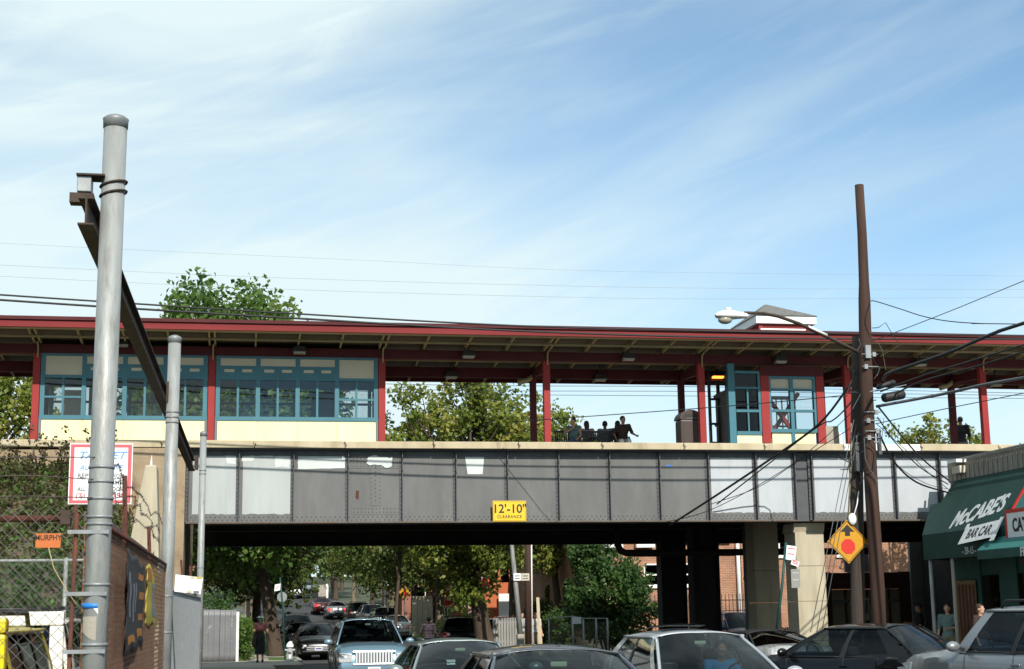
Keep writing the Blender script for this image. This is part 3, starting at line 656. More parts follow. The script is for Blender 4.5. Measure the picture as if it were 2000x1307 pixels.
for z in (zq(865, 1400, 40.5), zq(828, 1400, 40.5), zq(780, 1400, 40.5), zq(750, 1400, 40.5)): MB().box((xa, 40.47, z-.03), (xb, 40.53, z+.03)).build('rail', 'black_metal', dr)
for x in (xa, xb): MB().box((x-.035, 40.46, CT), (x+.035, 40.54, 8.35)).build('jamb', 'black_metal', dr)
MB().box(((xa+xb)/2-.03, 40.475, CT), ((xa+xb)/2+.03, 40.525, zq(780, 1400, 40.5))).build('mullion', 'black_metal', dr)
# ---------------------------------------------------------------- cupola on the roof
cu = E('roof_cupola', (15, 41, 8.9), 'small red roof house with white eaves and grey hip roof', 'cupola')
yq = 40.4; a, b = at(1477, 625, Y=yq), at(1594, 625, Y=yq); zt, ze, zw = at(1510, 598, Y=yq+1.2).z, at(1535, 617, Y=yq).z, at(1535, 632, Y=yq).z
dp = 2.5
MB().box((a.x+.12, yq+.1, 8.75), (b.x-.12, yq+dp-.1, zw+.02)).build('wall', 'red_fascia', cu)
for xx in (a.x+.1, b.x-.22): MB().box((xx, yq+.085, 8.9), (xx+.12, yq+.099, zw)).build('corner_board', 'red_paint', cu)
MB().box((a.x, yq, zw), (b.x, yq+dp, ze)).build('eaves', 'white_paint', cu)
ax = (a.x*.62+b.x*.38)
MB().add([(a.x-.04, yq-.04, ze+.004), (b.x+.04, yq-.04, ze+.004), (b.x+.04, yq+dp+.04, ze+.004), (a.x-.04, yq+dp+.04, ze+.004), (a.x*.6+b.x*.4, yq+dp*.5, zt+.05), (a.x*.55+b.x*.45, yq+dp*.5, zt+.05)], [(0,1,5,4),(1,2,5),(2,3,4,5),(3,0,4),(0,3,2,1)]).build('hip_roof', 'shingle', cu)
zl0, zl1 = at(1500, 646, Y=yq).z, at(1500, 640.5, Y=yq).z
MB().box((at(1487, 640, Y=yq).x, yq+.06, zl0-.3), (at(1575, 640, Y=yq).x, yq+.084, zl1)).build('louvre', 'white_paint', cu)
# ---------------------------------------------------------------- things on the platform
def bin_(px, label):
    p = at(px, 840, Y=40.0); x, y = p.x, 40.0; r_ = E('litter_bin', (x, y, CT), label, 'litter bin')
    body = [(x-.29, y-.27, CT), (x+.29, y-.27, CT), (x+.31, y-.29, CT+.95), (x-.31, y-.29, CT+.95)]
    MB().box((x-.29, y-.28, CT), (x+.29, y+.28, CT+.96)).build('bin_body', 'dark_brown_plastic', r_, bevel=.05)
    arc = [(x-.31, y-.3, CT+.97)]+[(x-.31*math.cos(math.pi*k/10), y-.3, CT+.99+.24*math.sin(math.pi*k/10)) for k in range(11)]+[(x+.31, y-.3, CT+.97)]
    MB().prism(arc, (0, .6, 0)).build('bin_hood', 'dark_brown_plastic', r_)
    MB().box((x-.19, y-.306, CT+1.0), (x+.19, y-.301, CT+1.1)).build('slot', 'sign_black', r_)
    MB().box((x-.16, y-.308, CT+.985), (x+.16, y-.3015, CT+.996)).build('slot_lip', 'galv_band', r_)
    for k in (-.2, .2): MB().box((x+k-.012, y-.292, CT+.08), (x+k+.012, y-.2805, CT+.9)).build('rib', 'dark_brown_plastic', r_)
bin_(1344, 'brown hooded litter bin between red posts on the platform')
BX0, BX1, BY = at(1100, 850, Y=40.7).x, at(1244, 850, Y=40.7).x, 40.7
bn = E('platform_bench', ((BX0+BX1)/2, BY, CT), 'black slatted double-sided metal bench with people on the platform', 'bench')
for s in (-1, 1):
    MB().box((BX0, BY+s*.10, CT+.41), (BX1, BY+s*.52, CT+.45)).build('seat', 'black_metal', bn)
    for x in (BX0, (BX0+BX1)/2, BX1):
        MB().tube([(x, BY+s*.5, CT), (x, BY+s*.5, CT+.62), (x, BY+s*.42, CT+.68), (x, BY+s*.08, CT+.66)], .022, 6).build('arm_leg', 'black_metal', bn)
MB().box((BX0, BY-.025, CT+.84), (BX1, BY+.025, CT+.9)).build('back_rail', 'black_metal', bn)
MB().box((BX0, BY-.02, CT+.44), (BX1, BY+.02, CT+.48)).build('back_rail', 'black_metal', bn)
k = 0; x = BX0+.04
while x < BX1:
    MB().box((x, BY-.012, CT+.48), (x+.035, BY+.012, CT+.84)).build('slat', 'black_metal', bn); x += .062
cb = E('control_cabinet', (16.2, 40.2, CT), 'pale grey equipment cabinet standing between the stair enclosure and poles', 'cabinet')
a, b = at(1606, 840, Y=40.2), at(1640, 840, Y=40.2)
MB().box((a.x, 40.0, CT), (b.x-.12, 40.5, at(1610, 834, Y=40.2).z)).build('cabinet_body', 'concrete_walk', cb, bevel=.01)
MB().box((b.x-.115, 40.05, CT), (b.x, 40.4, at(1610, 846, Y=40.2).z)).build('side_box', 'white_paint', cb)
# ---------------------------------------------------------------- clearance sign
cs = E('clearance_sign', (at(995, 998, Y=YW-.22)), 'yellow clearance sign fixed to the lower edge of the girder', 'sign')
p = at(995, 998.5, Y=YW-.2); hw, hh = .42, .255
MB().box((p.x-hw, YW-.215, p.z-hh), (p.x+hw, YW-.2, p.z+hh)).build('sign_plate', 'sign_yellow', cs, bevel=.004)
for a in ((-hw+.02, -hh+.02, hw-.02, -hh+.027), (-hw+.02, hh-.027, hw-.02, hh-.02), (-hw+.02, -hh+.027, -hw+.027, hh-.027), (hw-.027, -hh+.027, hw-.02, hh-.027)):
    MB().box((p.x+a[0], YW-.2175, p.z+a[1]), (p.x+a[2], YW-.2152, p.z+a[3])).build('border', 'sign_black', cs)
text('12\'-10"', 'sign_black', .30, frame_mtx((p.x, YW-.217, p.z+.05), (1, 0, 0), (0, 0, 1)), cs, ext=.001, bold=.006)
text('CLEARANCE', 'sign_black', .105, frame_mtx((p.x, YW-.217, p.z-.14), (1, 0, 0), (0, 0, 1)), cs, ext=.001, bold=.002, sx=.95, space=1.15)
for x in (-.2, .2): MB().box((p.x+x-.02, YW-.1995, p.z-.2), (p.x+x+.02, YW-.126, p.z-.12)).build('bracket', 'galv_band', cs)
# ---------------------------------------------------------------- piers
def pier(x, y, w, d, top, mat, label, h0=.1, joints=True):
    r_ = E('bridge_pier', (x, y, h0), label, 'pier', 'supports along the kerb under the bridge')
    zs = [h0, .95, 1.95, 2.85, top-.0] if joints else [h0, top]
    for i in range(len(zs)-1):
        t = .0 if i < len(zs)-2 else -.0
        MB().box((x-w/2, y-d/2, zs[i]+(.004 if i else 0)), (x+w/2, y+d/2, zs[i+1]-.004)).build('concrete_lift', mat, r_, bevel=.012)
    return r_
pX = at(1582, 1100, Y=37.6).x
p1 = pier(pX, 37.95, .78, .8, 3.72, 'pier_concrete', 'sunlit concrete bridge pier beside the wooden poles')
MB().prism([(pX-.42, 37.6, 3.72), (pX+.42, 37.6, 3.72), (pX+.42, 37.5, 3.95), (pX-.42, 37.5, 3.95)], (0, .8, 0)).build('bearing_block', 'pier_concrete', p1)
pX2 = at(1497, 1120, Y=41.4).x
pier(pX2, 41.7, .72, .75, 4.3, 'pier_concrete', 'shaded concrete pier behind the sunlit one')
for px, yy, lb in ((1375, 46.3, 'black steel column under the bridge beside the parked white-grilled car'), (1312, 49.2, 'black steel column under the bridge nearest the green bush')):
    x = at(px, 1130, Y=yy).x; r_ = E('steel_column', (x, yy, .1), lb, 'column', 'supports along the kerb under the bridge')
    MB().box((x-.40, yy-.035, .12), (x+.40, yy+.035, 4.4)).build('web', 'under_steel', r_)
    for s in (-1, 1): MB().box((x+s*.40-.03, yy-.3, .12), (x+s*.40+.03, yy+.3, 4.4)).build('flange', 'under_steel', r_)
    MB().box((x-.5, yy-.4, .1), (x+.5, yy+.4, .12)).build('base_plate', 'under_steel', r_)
pp_ = E('downpipe', (at(1455, 1200, Y=42).x, 42, .1), 'grey downpipe standing beside the shaded concrete pier', 'pipe')
x = at(1457, 1120, Y=42.5).x
MB().cyl((x, 42.5, .1), (x, 42.5, 4.4), .07, n=10).build('pipe', 'sign_grey', pp_)
for z in (1.2, 2.6): MB().cyl((x, 42.5, z), (x, 42.5, z+.1), .085, n=10).build('collar', 'sign_grey', pp_)
# ---------------------------------------------------------------- abutment and embankment
ab = E('abutment_wall', (-2, 37.2, 0), 'rough tan concrete abutment wall at the left end of the girder', 'wall')
MB().box((-2.55, 37.0, 0), (-1.28, 38.2, 5.78)).build('wall_face', 'abut_concrete', ab, bevel=.02)
MB().box((-2.4, 38.2, 0), (-1.5, 52, 5.4)).build('side_wall', 'abut_concrete', ab)
wp = E('wing_post', (-2.3, 33, 0), 'tall tapering cream concrete post beside the steel fence poles', 'post')
a, b, c2, d2 = at(283, 908, Y=33), at(306, 908, Y=33), at(250, 1075, Y=33), at(310, 1075, Y=33)
t0, t1 = (a.x, a.z), (b.x, b.z); zb_ = 0
def lx(p, q, z): return p.x+(q.x-p.x)*(z-p.z)/(q.z-p.z)
MB().prism([(lx(a, c2, 1.0), 33, 1.0), (lx(b, d2, 1.0), 33, 1.0), (b.x, 33, b.z), (a.x, 33, b.z)], (0, .8, 0)).build('post_shaft', 'pier_concrete', wp, bevel=.04)
MB().box((lx(a, c2, 1.0)-.1, 32.8, 0), (lx(b, d2, 1.0)+.1, 34, 1.0)).build('post_base', 'pier_concrete', wp)
MB().add([(a.x+.1, 33.1, b.z), (b.x-.1, 33.1, b.z), (b.x-.1, 33.5, b.z), (a.x+.1, 33.5, b.z), ((a.x+b.x)/2, 33.3, b.z+.25)], [(0,1,4),(1,2,4),(2,3,4),(3,0,4)]).build('post_tip', 'coping_white', wp)
rng0 = np.random.default_rng(5)
def embz(x, y):
    t = min(max((y-21.5)/(36.9-21.5), 0), 1); s = min(max((-1.75-x)/1.0, 0), 1)
    return (.1+5.15*t**1.15)*(.25+.75*s)+.12*math.sin(x*1.7+y*.6)+.08*math.sin(x*3.1-y*1.9)
m = MB()
m.grid(lambda u, v: (-26+24.2*u, 21+15.95*v, embz(-26+24.2*u, 21+15.95*v)), 40, 36)
em = m.build('embankment', 'soil'); em['kind'] = 'structure'
m = MB(); m.box((-26, 36.95, 0), (-2.56, 37.4, 5.72)); tag(m.build('retaining_wall', 'abut_concrete'), 'low brown retaining wall under the coping behind the weeds', 'wall')
cents = []
for i in range(4600):
    x, y = rng0.uniform(-11, -2.0), rng0.uniform(21.5, 36.8)
    if rng0.random() < .25*(math.sin(x*1.3)*math.sin(y*.9)+1): continue
    cents.append((x, y, embz(x, y)+rng0.uniform(0, .22)))
wd = leaves('weeds', cents, 18, (.30, .30, .2), .09, 'leaf_weed', None, rng0, base=.46, vary=.7); tag(wd, 'dry brown and green weeds covering the railway embankment', 'weeds', kind='stuff')
cents = []
for i in range(60):
    x = rng0.uniform(-9, -2.8); y = rng0.uniform(34.5, 36.5); h = rng0.uniform(.5, 1.35); z = embz(x, y)
    for k in range(7): cents.append((x+rng0.normal(0, .05), y, z+h*k/6))
tag(leaves('tall_weeds', cents, 8, (.12, .12, .16), .075, 'leaf_weed', None, rng0, base=.2, vary=.4), 'tall dry stalks rising above the coping at the left', 'weeds', kind='stuff')
# ---------------------------------------------------------------- steel poles, gate track, fences on the left
def steelpole(x, y, x2, h, r, bands, label, extra=None):
    r_ = E('steel_pole', (x, y, 0), label, 'pole', 'steel fence poles in line')
    top = Vector((x2, y, h))
    MB().cyl((x, y, 0), top, r, r*.97, 28).build('shaft', 'galv', r_)
    d = (top-Vector((x, y, 0))).normalized()
    MB().tube([top-d*.05, top, top+d*.012, top+d*.03, top+d*.045], [r*1.03, r*1.05, r*1.09, r*.8, r*.3], 24).build('cap', 'galv_band', r_)
    for z in bands:
        p = Vector((x, y, 0)).lerp(top, z/h)
        MB().cyl(p-d*.009, p+d*.009, r*1.05, n=24).build('band', 'galv_band', r_)
    return r_
def zp(y, Y=9.9, px=190): return at(px, y, Y=Y).z
P1 = steelpole(-.88, 9.9, -.85, 5.0, .078, [zp(y) for y in (913, 941, 974, 1010, 1024, 1142, 1259)], 'tallest galvanised steel pole, nearest the camera, with a blue tape band')
for z in (zp(1040), zp(1160), zp(1272)):
    MB().box((-1.05, 9.82, z-.012), (-.80, 9.828, z+.012)).build('clamp', 'galv_band', P1)
MB().cyl((-.88+.003, 9.9, zp(1188)), (-.88+.003, 9.9, zp(1178.5)), .0795, n=24).build('tape', 'tape_blue', P1)
m = MB()
def decal(a0, a1, z0, z1, r=.0798, n=8):
    vs = []; 
    for i in range(n+1):
        t = a0+(a1-a0)*i/n; zz = z0+(.05*(1-math.sin(math.pi*i/n)))
        vs += [(-.878+r*math.sin(t), 9.9-r*math.cos(t), zz), (-.878+r*math.sin(t), 9.9-r*math.cos(t), z1)]
    return MB().add(vs, [(2*i, 2*i+2, 2*i+3, 2*i+1) for i in range(n)])
decal(0.0, 1.3, zp(1203), zp(1188.5)).build('torn_label', 'sign_white', P1)
decal(-.9, 1.3, zp(1250), zp(1204), .0792).build('torn_label', 'concrete_walk', P1)
for z in (4.50, 4.565): MB().tube([(-.85-.085*math.cos(k/12*2*math.pi)*1.0, 9.9+.085*math.sin(k/12*2*math.pi), z-.02*math.cos(k/12*2*math.pi)) for k in range(13)], .008, 6).build('clamp_rod', 'dark_rust', P1)
MB().box((-1.075, 9.82, 4.49), (-.985, 9.96, 4.595)).build('bracket_box', 'galv_band', P1, bevel=.006)
MB().box((-1.08, 9.80, 4.596), (-.90, 9.97, 4.608)).build('bracket_plate', 'dark_rust', P1)
MB().box((-1.12, 9.83, 4.42), (-.97, 9.93, 4.484)).build('hanger', 'dark_rust', P1)
P2 = steelpole(-.80, 17.7, -.77, 4.95, .074, [3.97, 4.03, 4.09, 2.0, 1.6, 1.1], 'galvanised steel pole at the end of the brown brick wall')
P3 = steelpole(-.63, 26.6, -.63, 4.9, .058, [4.2, 4.26, 2.6, 1.9, 1.2], 'thinnest and farthest galvanised steel pole, in front of the girder')
gt = E('gate_track', (-.95, 10, 4.2), 'dark rusty overhead steel gate track running between the steel poles', 'gate track')
a, b = Vector((-1.0, 9.7, 4.33)), Vector((-.80, 26.2, 4.30))
MB().bar(a, b, .012, .16).build('web', 'dark_rust', gt)
for s, w in ((.086, .10), (-.086, .10)): MB().bar(a+Vector((0, 0, s)), b+Vector((0, 0, s)), w, .012).build('flange', 'dark_rust', gt)
for t in (.484, .98): p = a.lerp(b, t); MB().box((p.x+.055, p.y-.04, 4.2), (p.x+.12, p.y+.04, 4.44)).build('hanger_clamp', 'dark_rust', gt)
def chain(m, o, ax, w, h, step, r, zoff=0):
    """diagonal wires of a chain-link sheet: origin o, axis ax, w wide, h tall"""
    ax = Vector(ax).normalized(); o = Vector(o); nrm = ax.cross(Vector((0, 0, 1)))*r*.9
    k = -h
    while k < w:
        for sgn in (1, -1):
            s0, s1 = max(k, 0), min(k+h, w)
            if s1-s0 > .01:
                z0, z1 = s0-k, s1-k
                if sgn < 0: z0, z1 = h-z0, h-z1
                m.tube([o+ax*s0+Vector((0, 0, z0))+nrm*sgn, o+ax*s1+Vector((0, 0, z1))+nrm*sgn], r, 4, cap=False)
        k += step
FZ = 2.38
cf = E('chain_link_fence', (-2.4, 9.9, 0), 'rusty chain-link fence with barbed wire facing the camera at the left', 'fence')
m = MB(); chain(m, (-4.6, 9.86, .05), (1, 0, 0), 3.66, FZ+.02, .082, .0017); mo = m.build('chain_mesh', 'wire_grey', cf); mo['kind'] = 'stuff'
MB().cyl((-4.6, 9.9, FZ), (-1.06, 9.9, FZ), .021, n=10).build('top_rail', 'rust', cf)
MB().cyl((-1.035, 9.86, .0), (-1.0, 9.86, FZ+.03), .013, n=8).build('tension_bar', 'rust', cf)
for x in (-2.8, -4.6): MB().cyl((x, 9.92, 0), (x, 9.92, FZ+.06), .03, n=10).build('fence_post', 'rust', cf)
MB().box((-1.1, 9.85, FZ-.04), (-1.04, 9.95, FZ+.05)).build('rail_end', 'dark_rust', cf)
def barbed(pts, nm, par, rg):
    m = MB(); m.tube(pts, .0032, 4, cap=False)
    for i in range(len(pts)-1):
        a, b = Vector(pts[i]), Vector(pts[i+1]); L_ = (b-a).length; k = 0
        while k < L_:
            p = a+(b-a)*(k/L_)
            for _ in range(2):
                d = Vector((rg.uniform(-1, 1), rg.uniform(-1, 1), rg.uniform(-1, 1))).normalized()*.02; m.tube([p-d, p+d], .0018, 3, cap=False)
            k += .11
    return m.build(nm, 'barb', par)
rg = random.Random(3)
for z0, z1 in ((2.755, 2.76), (2.64, 2.62), (2.51, 2.505)):
    barbed([(-4.6, 9.9, z0+.02), (-2.6, 9.9, z0-.02), (-1.3, 9.9, z0+.01), (-.9, 9.83, z1)], 'barbed_wire', cf, rg)
pl = E('rusted_plate', (-1.2, 9.84, 2.2), 'small rusted orange plate wired to the chain-link fence', 'plate')
a, b = at(70, 1042, Y=9.84), at(118, 1070, Y=9.84)
MB().box((a.x, 9.838, b.z), (b.x, 9.844, a.z)).build('plate', 'rust_orange', pl, bevel=.002)
text('MURPHY', 'dark_rust', .045, frame_mtx(((a.x+b.x)/2, 9.837, a.z-.028), (1, 0, 0), (0, 0, 1)), pl, ext=.0008, bold=.001, sx=.9)
for x in (a.x+.01, b.x-.01): MB().tube([(x, 9.842, a.z-.01), (x, 9.862, a.z+.02)], .0015, 4).build('tie_wire', 'barb', pl)
# brick wall with its own chain-link sheet, posters, notice
bw = E('brick_wall', (-.95, 14, 0), 'weathered brown brick wall running from the tall pole to the next pole', 'wall')
MB().box((-.965, 10.0, 0), (-.90, 17.62, 2.36)).build('wall_body', 'brick_brown', bw)
MB().box((-.975, 9.99, 2.362), (-.885, 17.64, 2.43)).build('wall_cap', 'flange_rust', bw, bevel=.01)
sf = E('wall_mesh', (-.84, 14, 0), 'chain-link mesh stretched along the brown brick wall', 'fence')
m = MB(); chain(m, (-.845, 10.0, .05), (.006, 1, 0), 7.6, 2.28, .085, .0013); mo = m.build('chain_mesh', 'rust_wire', sf); mo['kind'] = 'stuff'
MB().cyl((-.845, 10.0, 2.35), (-.80, 17.6, 2.35), .016, n=8).build('top_rail', 'rust', sf)
for yy, t in ((12.1, 3.15), (15.5, 2.95)):
    MB().bar((-.86, yy, 2.3), (-.88, yy, t-.3), .035, .035, (1, 0, 0)).build('arm_post', 'rust', sf)
for k, z in enumerate((2.62, 2.75, 2.88)):
    pts = [(-.86, 9.98, z+.03)]
    for i in range(1, 16): pts.append((-.88+rg.uniform(-.03, .03), 9.98+7.6*i/15, z+rg.uniform(-.05, .045)-.02*k))
    barbed(pts, 'barbed_wire', sf, rg)
def poster(y0, y1, z0, z1, name, label, mat, bits, seed):
    r_ = E(name, (-.83, (y0+y1)/2, z0), label, 'banner'); rgp = random.Random(seed)
    ph = rgp.uniform(0, 6)
    def pos(u, v, o=0): return Vector((-.815+.005*math.sin(5*u+ph+2*v)+.003*math.sin(11*v+ph)+o, y0+(y1-y0)*u+.10*math.sin(9*v+ph)*(u-.5)+.05*math.sin(23*v), z0+(z1-z0)*v+.03*math.sin(4*u+ph)*(v-.5)+.025*math.sin(13*u+ph)*(1 if v > .5 else -1)*abs(2*v-1)**3))
    MB().grid(lambda u, v: pos(u, v), 14, 18).build('cloth', mat, r_, solid=-.002)
    for (u0, u1, v0, v1, mm) in bits: MB().grid(lambda u, v: pos(u0+(u1-u0)*u, v0+(v1-v0)*v, .004), 4, 6).build('print', mm, r_)
pmat('banner_black', (.02,.02,.022), r=.6); pmat('banner_orange', (.45,.17,.02), r=.6); pmat('banner_yellow', (.55,.42,.04), (.45,.36,.05), 5, .6); pmat('banner_grey', (.22,.24,.27), r=.5)
poster(11.72, 13.85, 1.52, 2.24, 'black_banner', 'torn black banner with orange squares tied to the brick wall', 'banner_black', [(.65, .9, .78, .86, 'banner_orange'), (.68, .95, .55, .64, 'banner_orange'), (.7, .95, .3, .38, 'banner_orange'), (.1, .5, .08, .16, 'banner_orange'), (.65, .95, .1, .2, 'banner_orange'), (.12, .22, .35, .8, 'banner_grey'), (.35, .45, .3, .7, 'banner_grey'), (.5, .56, .4, .72, 'banner_grey')], 1)
poster(14.19, 16.95, 1.70, 2.23, 'yellow_banner', 'torn yellow banner with a grey shape tied to the brick wall', 'banner_yellow', [(.35, .7, .15, .6, 'banner_grey'), (.3, .62, .62, .72, 'banner_grey'), (.05, .3, .75, .95, 'banner_orange')], 2)
nb = E('white_notice', (-.55, 18, 2), 'white board with small printed squares hung beside the second pole', 'notice')
a, b = at(343, 1122, Y=17.95), at(396, 1160, Y=17.95)
MB().prism([(a.x, 17.95, a.z), (b.x, 17.95, a.z-.04), (b.x-.025, 17.95, b.z-.005), (a.x-.01, 17.95, b.z+.03)], (0, .012, 0)).build('board', 'sign_white', nb)
for (u, v, w, h, mm) in ((.52, .84, .2, .1, 'cream_grey'), (.76, .82, .2, .1, 'banner_yellow'), (.42, .12, .18, .13, 'cream_grey'), (.66, .08, .2, .13, 'sign_grey')):
    x0, z0 = a.x+(b.x-a.x)*u, b.z+(a.z-b.z)*v-.012
    MB().box((x0, 17.945, z0), (x0+(b.x-a.x)*w, 17.949, z0+(a.z-b.z)*h)).build('print', mm, nb)
pf = E('panel_fence', (-.7, 22, 0), 'pale chain-link fence with grey slats between the second and third poles', 'fence')
m = MB(); chain(m, (-.765, 17.85, .05), (.15, 8.7, 0), 8.6, 2.02, .085, .0025); mo = m.build('chain_mesh', 'galv_band', pf); mo['kind'] = 'stuff'
MB().bar((-.80, 17.85, 1.03), (-.65, 26.45, 1.03), .01, 2.0).build('slat_sheet', 'cream_grey', pf)
MB().cyl((-.77, 17.8, 2.08), (-.62, 26.5, 2.08), .018, n=8).build('top_rail', 'galv', pf)
for k in range(3):
    y = 19+k*2.6; MB().bar((-.80+.017*(y-17.8), y, 2.05), (-.84+.017*(y-17.8), y, 2.55), .03, .03, (1, 0, 0)).build('arm_post', 'rust', pf)
# printed sign in front of the bank
ts = E('repair_sign', (-1.95, 22, 0), 'white repair shop sign with red border half hidden by the tall pole', 'sign')
TL, TR, BL = at(137, 866, Y=22), at(260, 869, Y=22), at(131, 985, Y=22)
rt = (TR-TL); dn = (BL-TL); rt.z = 0; L1, L2 = rt.length, dn.length; o_ = Vector((TL.x, 22, TL.z)); rt = Vector((1, 0, 0)); dn = Vector((0, 0, -1))
def srect(u0, v0, u1, v1, y0, y1, nm, mm): MB().box((o_.x+L1*u0, y0, o_.z-L2*v1), (o_.x+L1*u1, y1, o_.z-L2*v0)).build(nm, mm, ts)
srect(0, 0, 1, 1, 22, 22.015, 'sign_board', 'sign_white')
for q in ((.015, .015, .985, .065), (.015, .935, .985, .985), (.015, .0651, .075, .9349), (.925, .0651, .985, .9349)): srect(*q, 21.996, 21.9995, 'border', 'sign_border_red')
for s, v, sz, mm, sh, u, wf in (('TARGET', .20, .145, 'sign_blue', .35, .5, .76), ('AUTOMOTIVE', .40, .098, 'sign_blue', .35, .5, .70), ('REP', .535, .085, 'sign_grey', 0, .22, .17), ('WORK', .535, .085, 'sign_grey', 0, .78, .22), ('ALARMS', .645, .08, 'sign_grey', 0, .67, .36), ('ALL', .755, .075, 'sign_grey', .25, .2, .14), ('WORK DONE', .755, .075, 'sign_grey', .25, .66, .48), ('(71', .865, .095, 'sign_border_red', 0, .2, .14), ('5155', .865, .095, 'sign_border_red', 0, .76, .26)):
    tx = text(s, mm, sz, frame_mtx((o_.x+L1*u, 21.996, o_.z-L2*v), (1, 0, 0), (0, 0, 1)), ts, ext=.0008, shear=sh, bold=.0015)
    w = max(v_.co.x for v_ in tx.data.vertices)-min(v_.co.x for v_ in tx.data.vertices); cxm = o_.x+L1*u-ts.location.x
    for v_ in tx.data.vertices: v_.co.x = cxm+(v_.co.x-cxm)*L1*wf/w
for x in (.12, .88): MB().box((o_.x+L1*x-.02, 22.016, 0), (o_.x+L1*x+.02, 22.056, o_.z-.03)).build('post', 'rust', ts)
# second fence and creeper behind it
f2 = E('bank_fence', (-3, 20.6, 0), 'galvanised chain-link fence grown with creeper behind the parked vehicles', 'fence')
z2 = at(80, 1095, Y=20.6).z; xp = at(127, 1150, Y=20.6).x
m = MB(); chain(m, (-8, 20.58, .1), (1, 0, 0), 6.85, z2-.12, .085, .0022); mo = m.build('chain_mesh', 'wire_grey', f2); mo['kind'] = 'stuff'
MB().cyl((-8, 20.6, z2), (-1.15, 20.6, z2), .02, n=8).build('top_rail', 'galv', f2)
for x in (xp, xp-2.4, xp-4.8): MB().cyl((x, 20.6, 0), (x, 20.6, z2+.03), .028, n=10).build('fence_post', 'galv', f2)
cents = [(rng0.uniform(-8.5, -1.2), rng0.uniform(20.8, 22.2), rng0.uniform(.1, 2.5)) for _ in range(620)]
tag(leaves('creeper', cents, 46, (.24, .24, .22), .07, 'leaf_dark', None, rng0, base=.5), 'dense dark green creeper climbing behind the chain-link fence', 'creeper', kind='stuff')
m = MB(); pts = [at(95, 1070, Y=9.84), at(105, 1110, Y=9.84), at(128, 1150, Y=9.83), at(150, 1182, Y=9.82)]
tag(MB().tube(pts, .004, 5).build('dead_vine', 'tan_wood'), 'dry tan vine stem caught in the chain-link fence', 'vine')
# ---------------------------------------------------------------- wooden utility poles with lamp and cables
up = E('utility_pole', (12.21, 28.1, 0), 'tall reddish brown wooden utility pole in front of the bridge', 'utility pole')
pts = []; rs = []
for t, r_ in ((0, .142), (.2, .138), (.4, .132), (.6, .127), (.72, .124), (.77, .119), (.80, .103), (.9, .094), (1, .090)):
    pts.append(Vector((12.21, 28.1, 0)).lerp(Vector((12.36, 28.1, 10.27)), t)+Vector((.03*math.sin(t*9), 0, 0))); rs.append(r_)
MB().tube(pts, rs, 18).build('shaft', 'wood_pole', up)
def upx(z): return 12.21+.15*z/10.27
for k, z in enumerate((6.73, 6.48, 5.57, 5.40, 5.19, 5.06)):
    MB().cbox((upx(z)+.0+(-.08 if k % 2 else .1), 27.95, z), .07, .05, .09).build('fitting', 'galv_band', up)
    MB().cyl((upx(z)-.16, 27.94, z), (upx(z)+.18, 27.94, z), .012, n=6).build('bolt', 'galv_band', up)
dp_ = E('old_pole', (11.91, 28.57, 0), 'dark weathered shorter wooden pole leaning behind the tall pole', 'utility pole')
MB().tube([(11.91, 28.57, 0), (12.03, 28.57, 1.62), (12.18, 28.57, 4.71), (12.34, 28.57, 6.78), (12.36, 28.57, 7.2)], [.14, .138, .132, .125, .118], 14).build('shaft', 'wood_pole_dark', dp_)
MB().tube([(11.86, 28.41, 3.43), (11.99, 28.41, 4.54), (12.05, 28.41, 5.40)], .016, 6).build('guard_strip', 'tan_wood', dp_)
bx = E('junction_box', (12.0, 28.36, 4.4), 'dark grey metal box strapped to the old wooden pole', 'box')
p = at(1680, 893, Y=28.32); MB().box((p.x-.11, 28.27, p.z-.29), (p.x+.11, 28.43, p.z+.29)).build('box_body', 'girder_steel', bx, bevel=.02)
MB().tube([(p.x-.05, 28.32, p.z+.29), (p.x-.06, 28.3, p.z+.42), (p.x+.06, 28.3, p.z+.46), (p.x+.08, 28.32, p.z+.29)], .02, 6).build('conduit', 'cable_grey', bx)
cd = E('grey_conduit', (12.6, 28.1, 4.3), 'pale grey conduit box on the right side of the tall pole', 'conduit')
a, b = at(1715, 838, Y=28.0), at(1722, 888, Y=28.0); MB().box((a.x-.02, 27.96, b.z), (b.x, 28.06, a.z)).build('conduit_box', 'galv', cd, bevel=.01)
MB().bar((a.x-.25, 28.0, (a.z+b.z)/2), (a.x-.02, 28.0, (a.z+b.z)/2), .03, .03).build('strut', 'galv_band', cd)
sl = E('street_lamp', (12.2, 28.1, 6.8), 'white cobra-head street lamp on a curved arm from the pole', 'street lamp')
A = [at(x, y, Y=27.9-.25*i) for i, (x, y) in enumerate(((1676, 688), (1620, 660), (1560, 632), (1520, 618), (1490, 612), (1455, 611)))]
MB().tube(A, [.038, .036, .034, .032, .03, .028], 10).build('arm', 'dark_rust', sl)
MB().tube([A[1].lerp(A[2], .1)+Vector((0, -.008, .02)), A[1].lerp(A[2], .7)+Vector((0, -.008, .02))], .034, 8).build('arm_sleeve', 'white_paint', sl)
h0, h1 = at(1397, 619, Y=26.6), at(1460, 617, Y=26.6); L_ = (h1.x-h0.x)
prof = [(0, .02, .06), (.08, .075, .12), (.3, .11, .15), (.55, .11, .145), (.75, .085, .11), (.97, .06, .075), (1.0, .03, .04)]
vs = []; n = 14
for t, hz, wy in prof:
    for j in range(n):
        an = 2*math.pi*j/n; zz = math.sin(an)*hz*(1.0 if math.sin(an) > 0 else .55); vs.append((h0.x+L_*t, 26.6+math.cos(an)*wy, h0.z+.02+zz))
fs = [(i*n+j, i*n+(j+1) % n, (i+1)*n+(j+1) % n, (i+1)*n+j) for i in range(len(prof)-1) for j in range(n)]+[tuple(range(n)), tuple(reversed(range((len(prof)-1)*n, len(prof)*n)))]
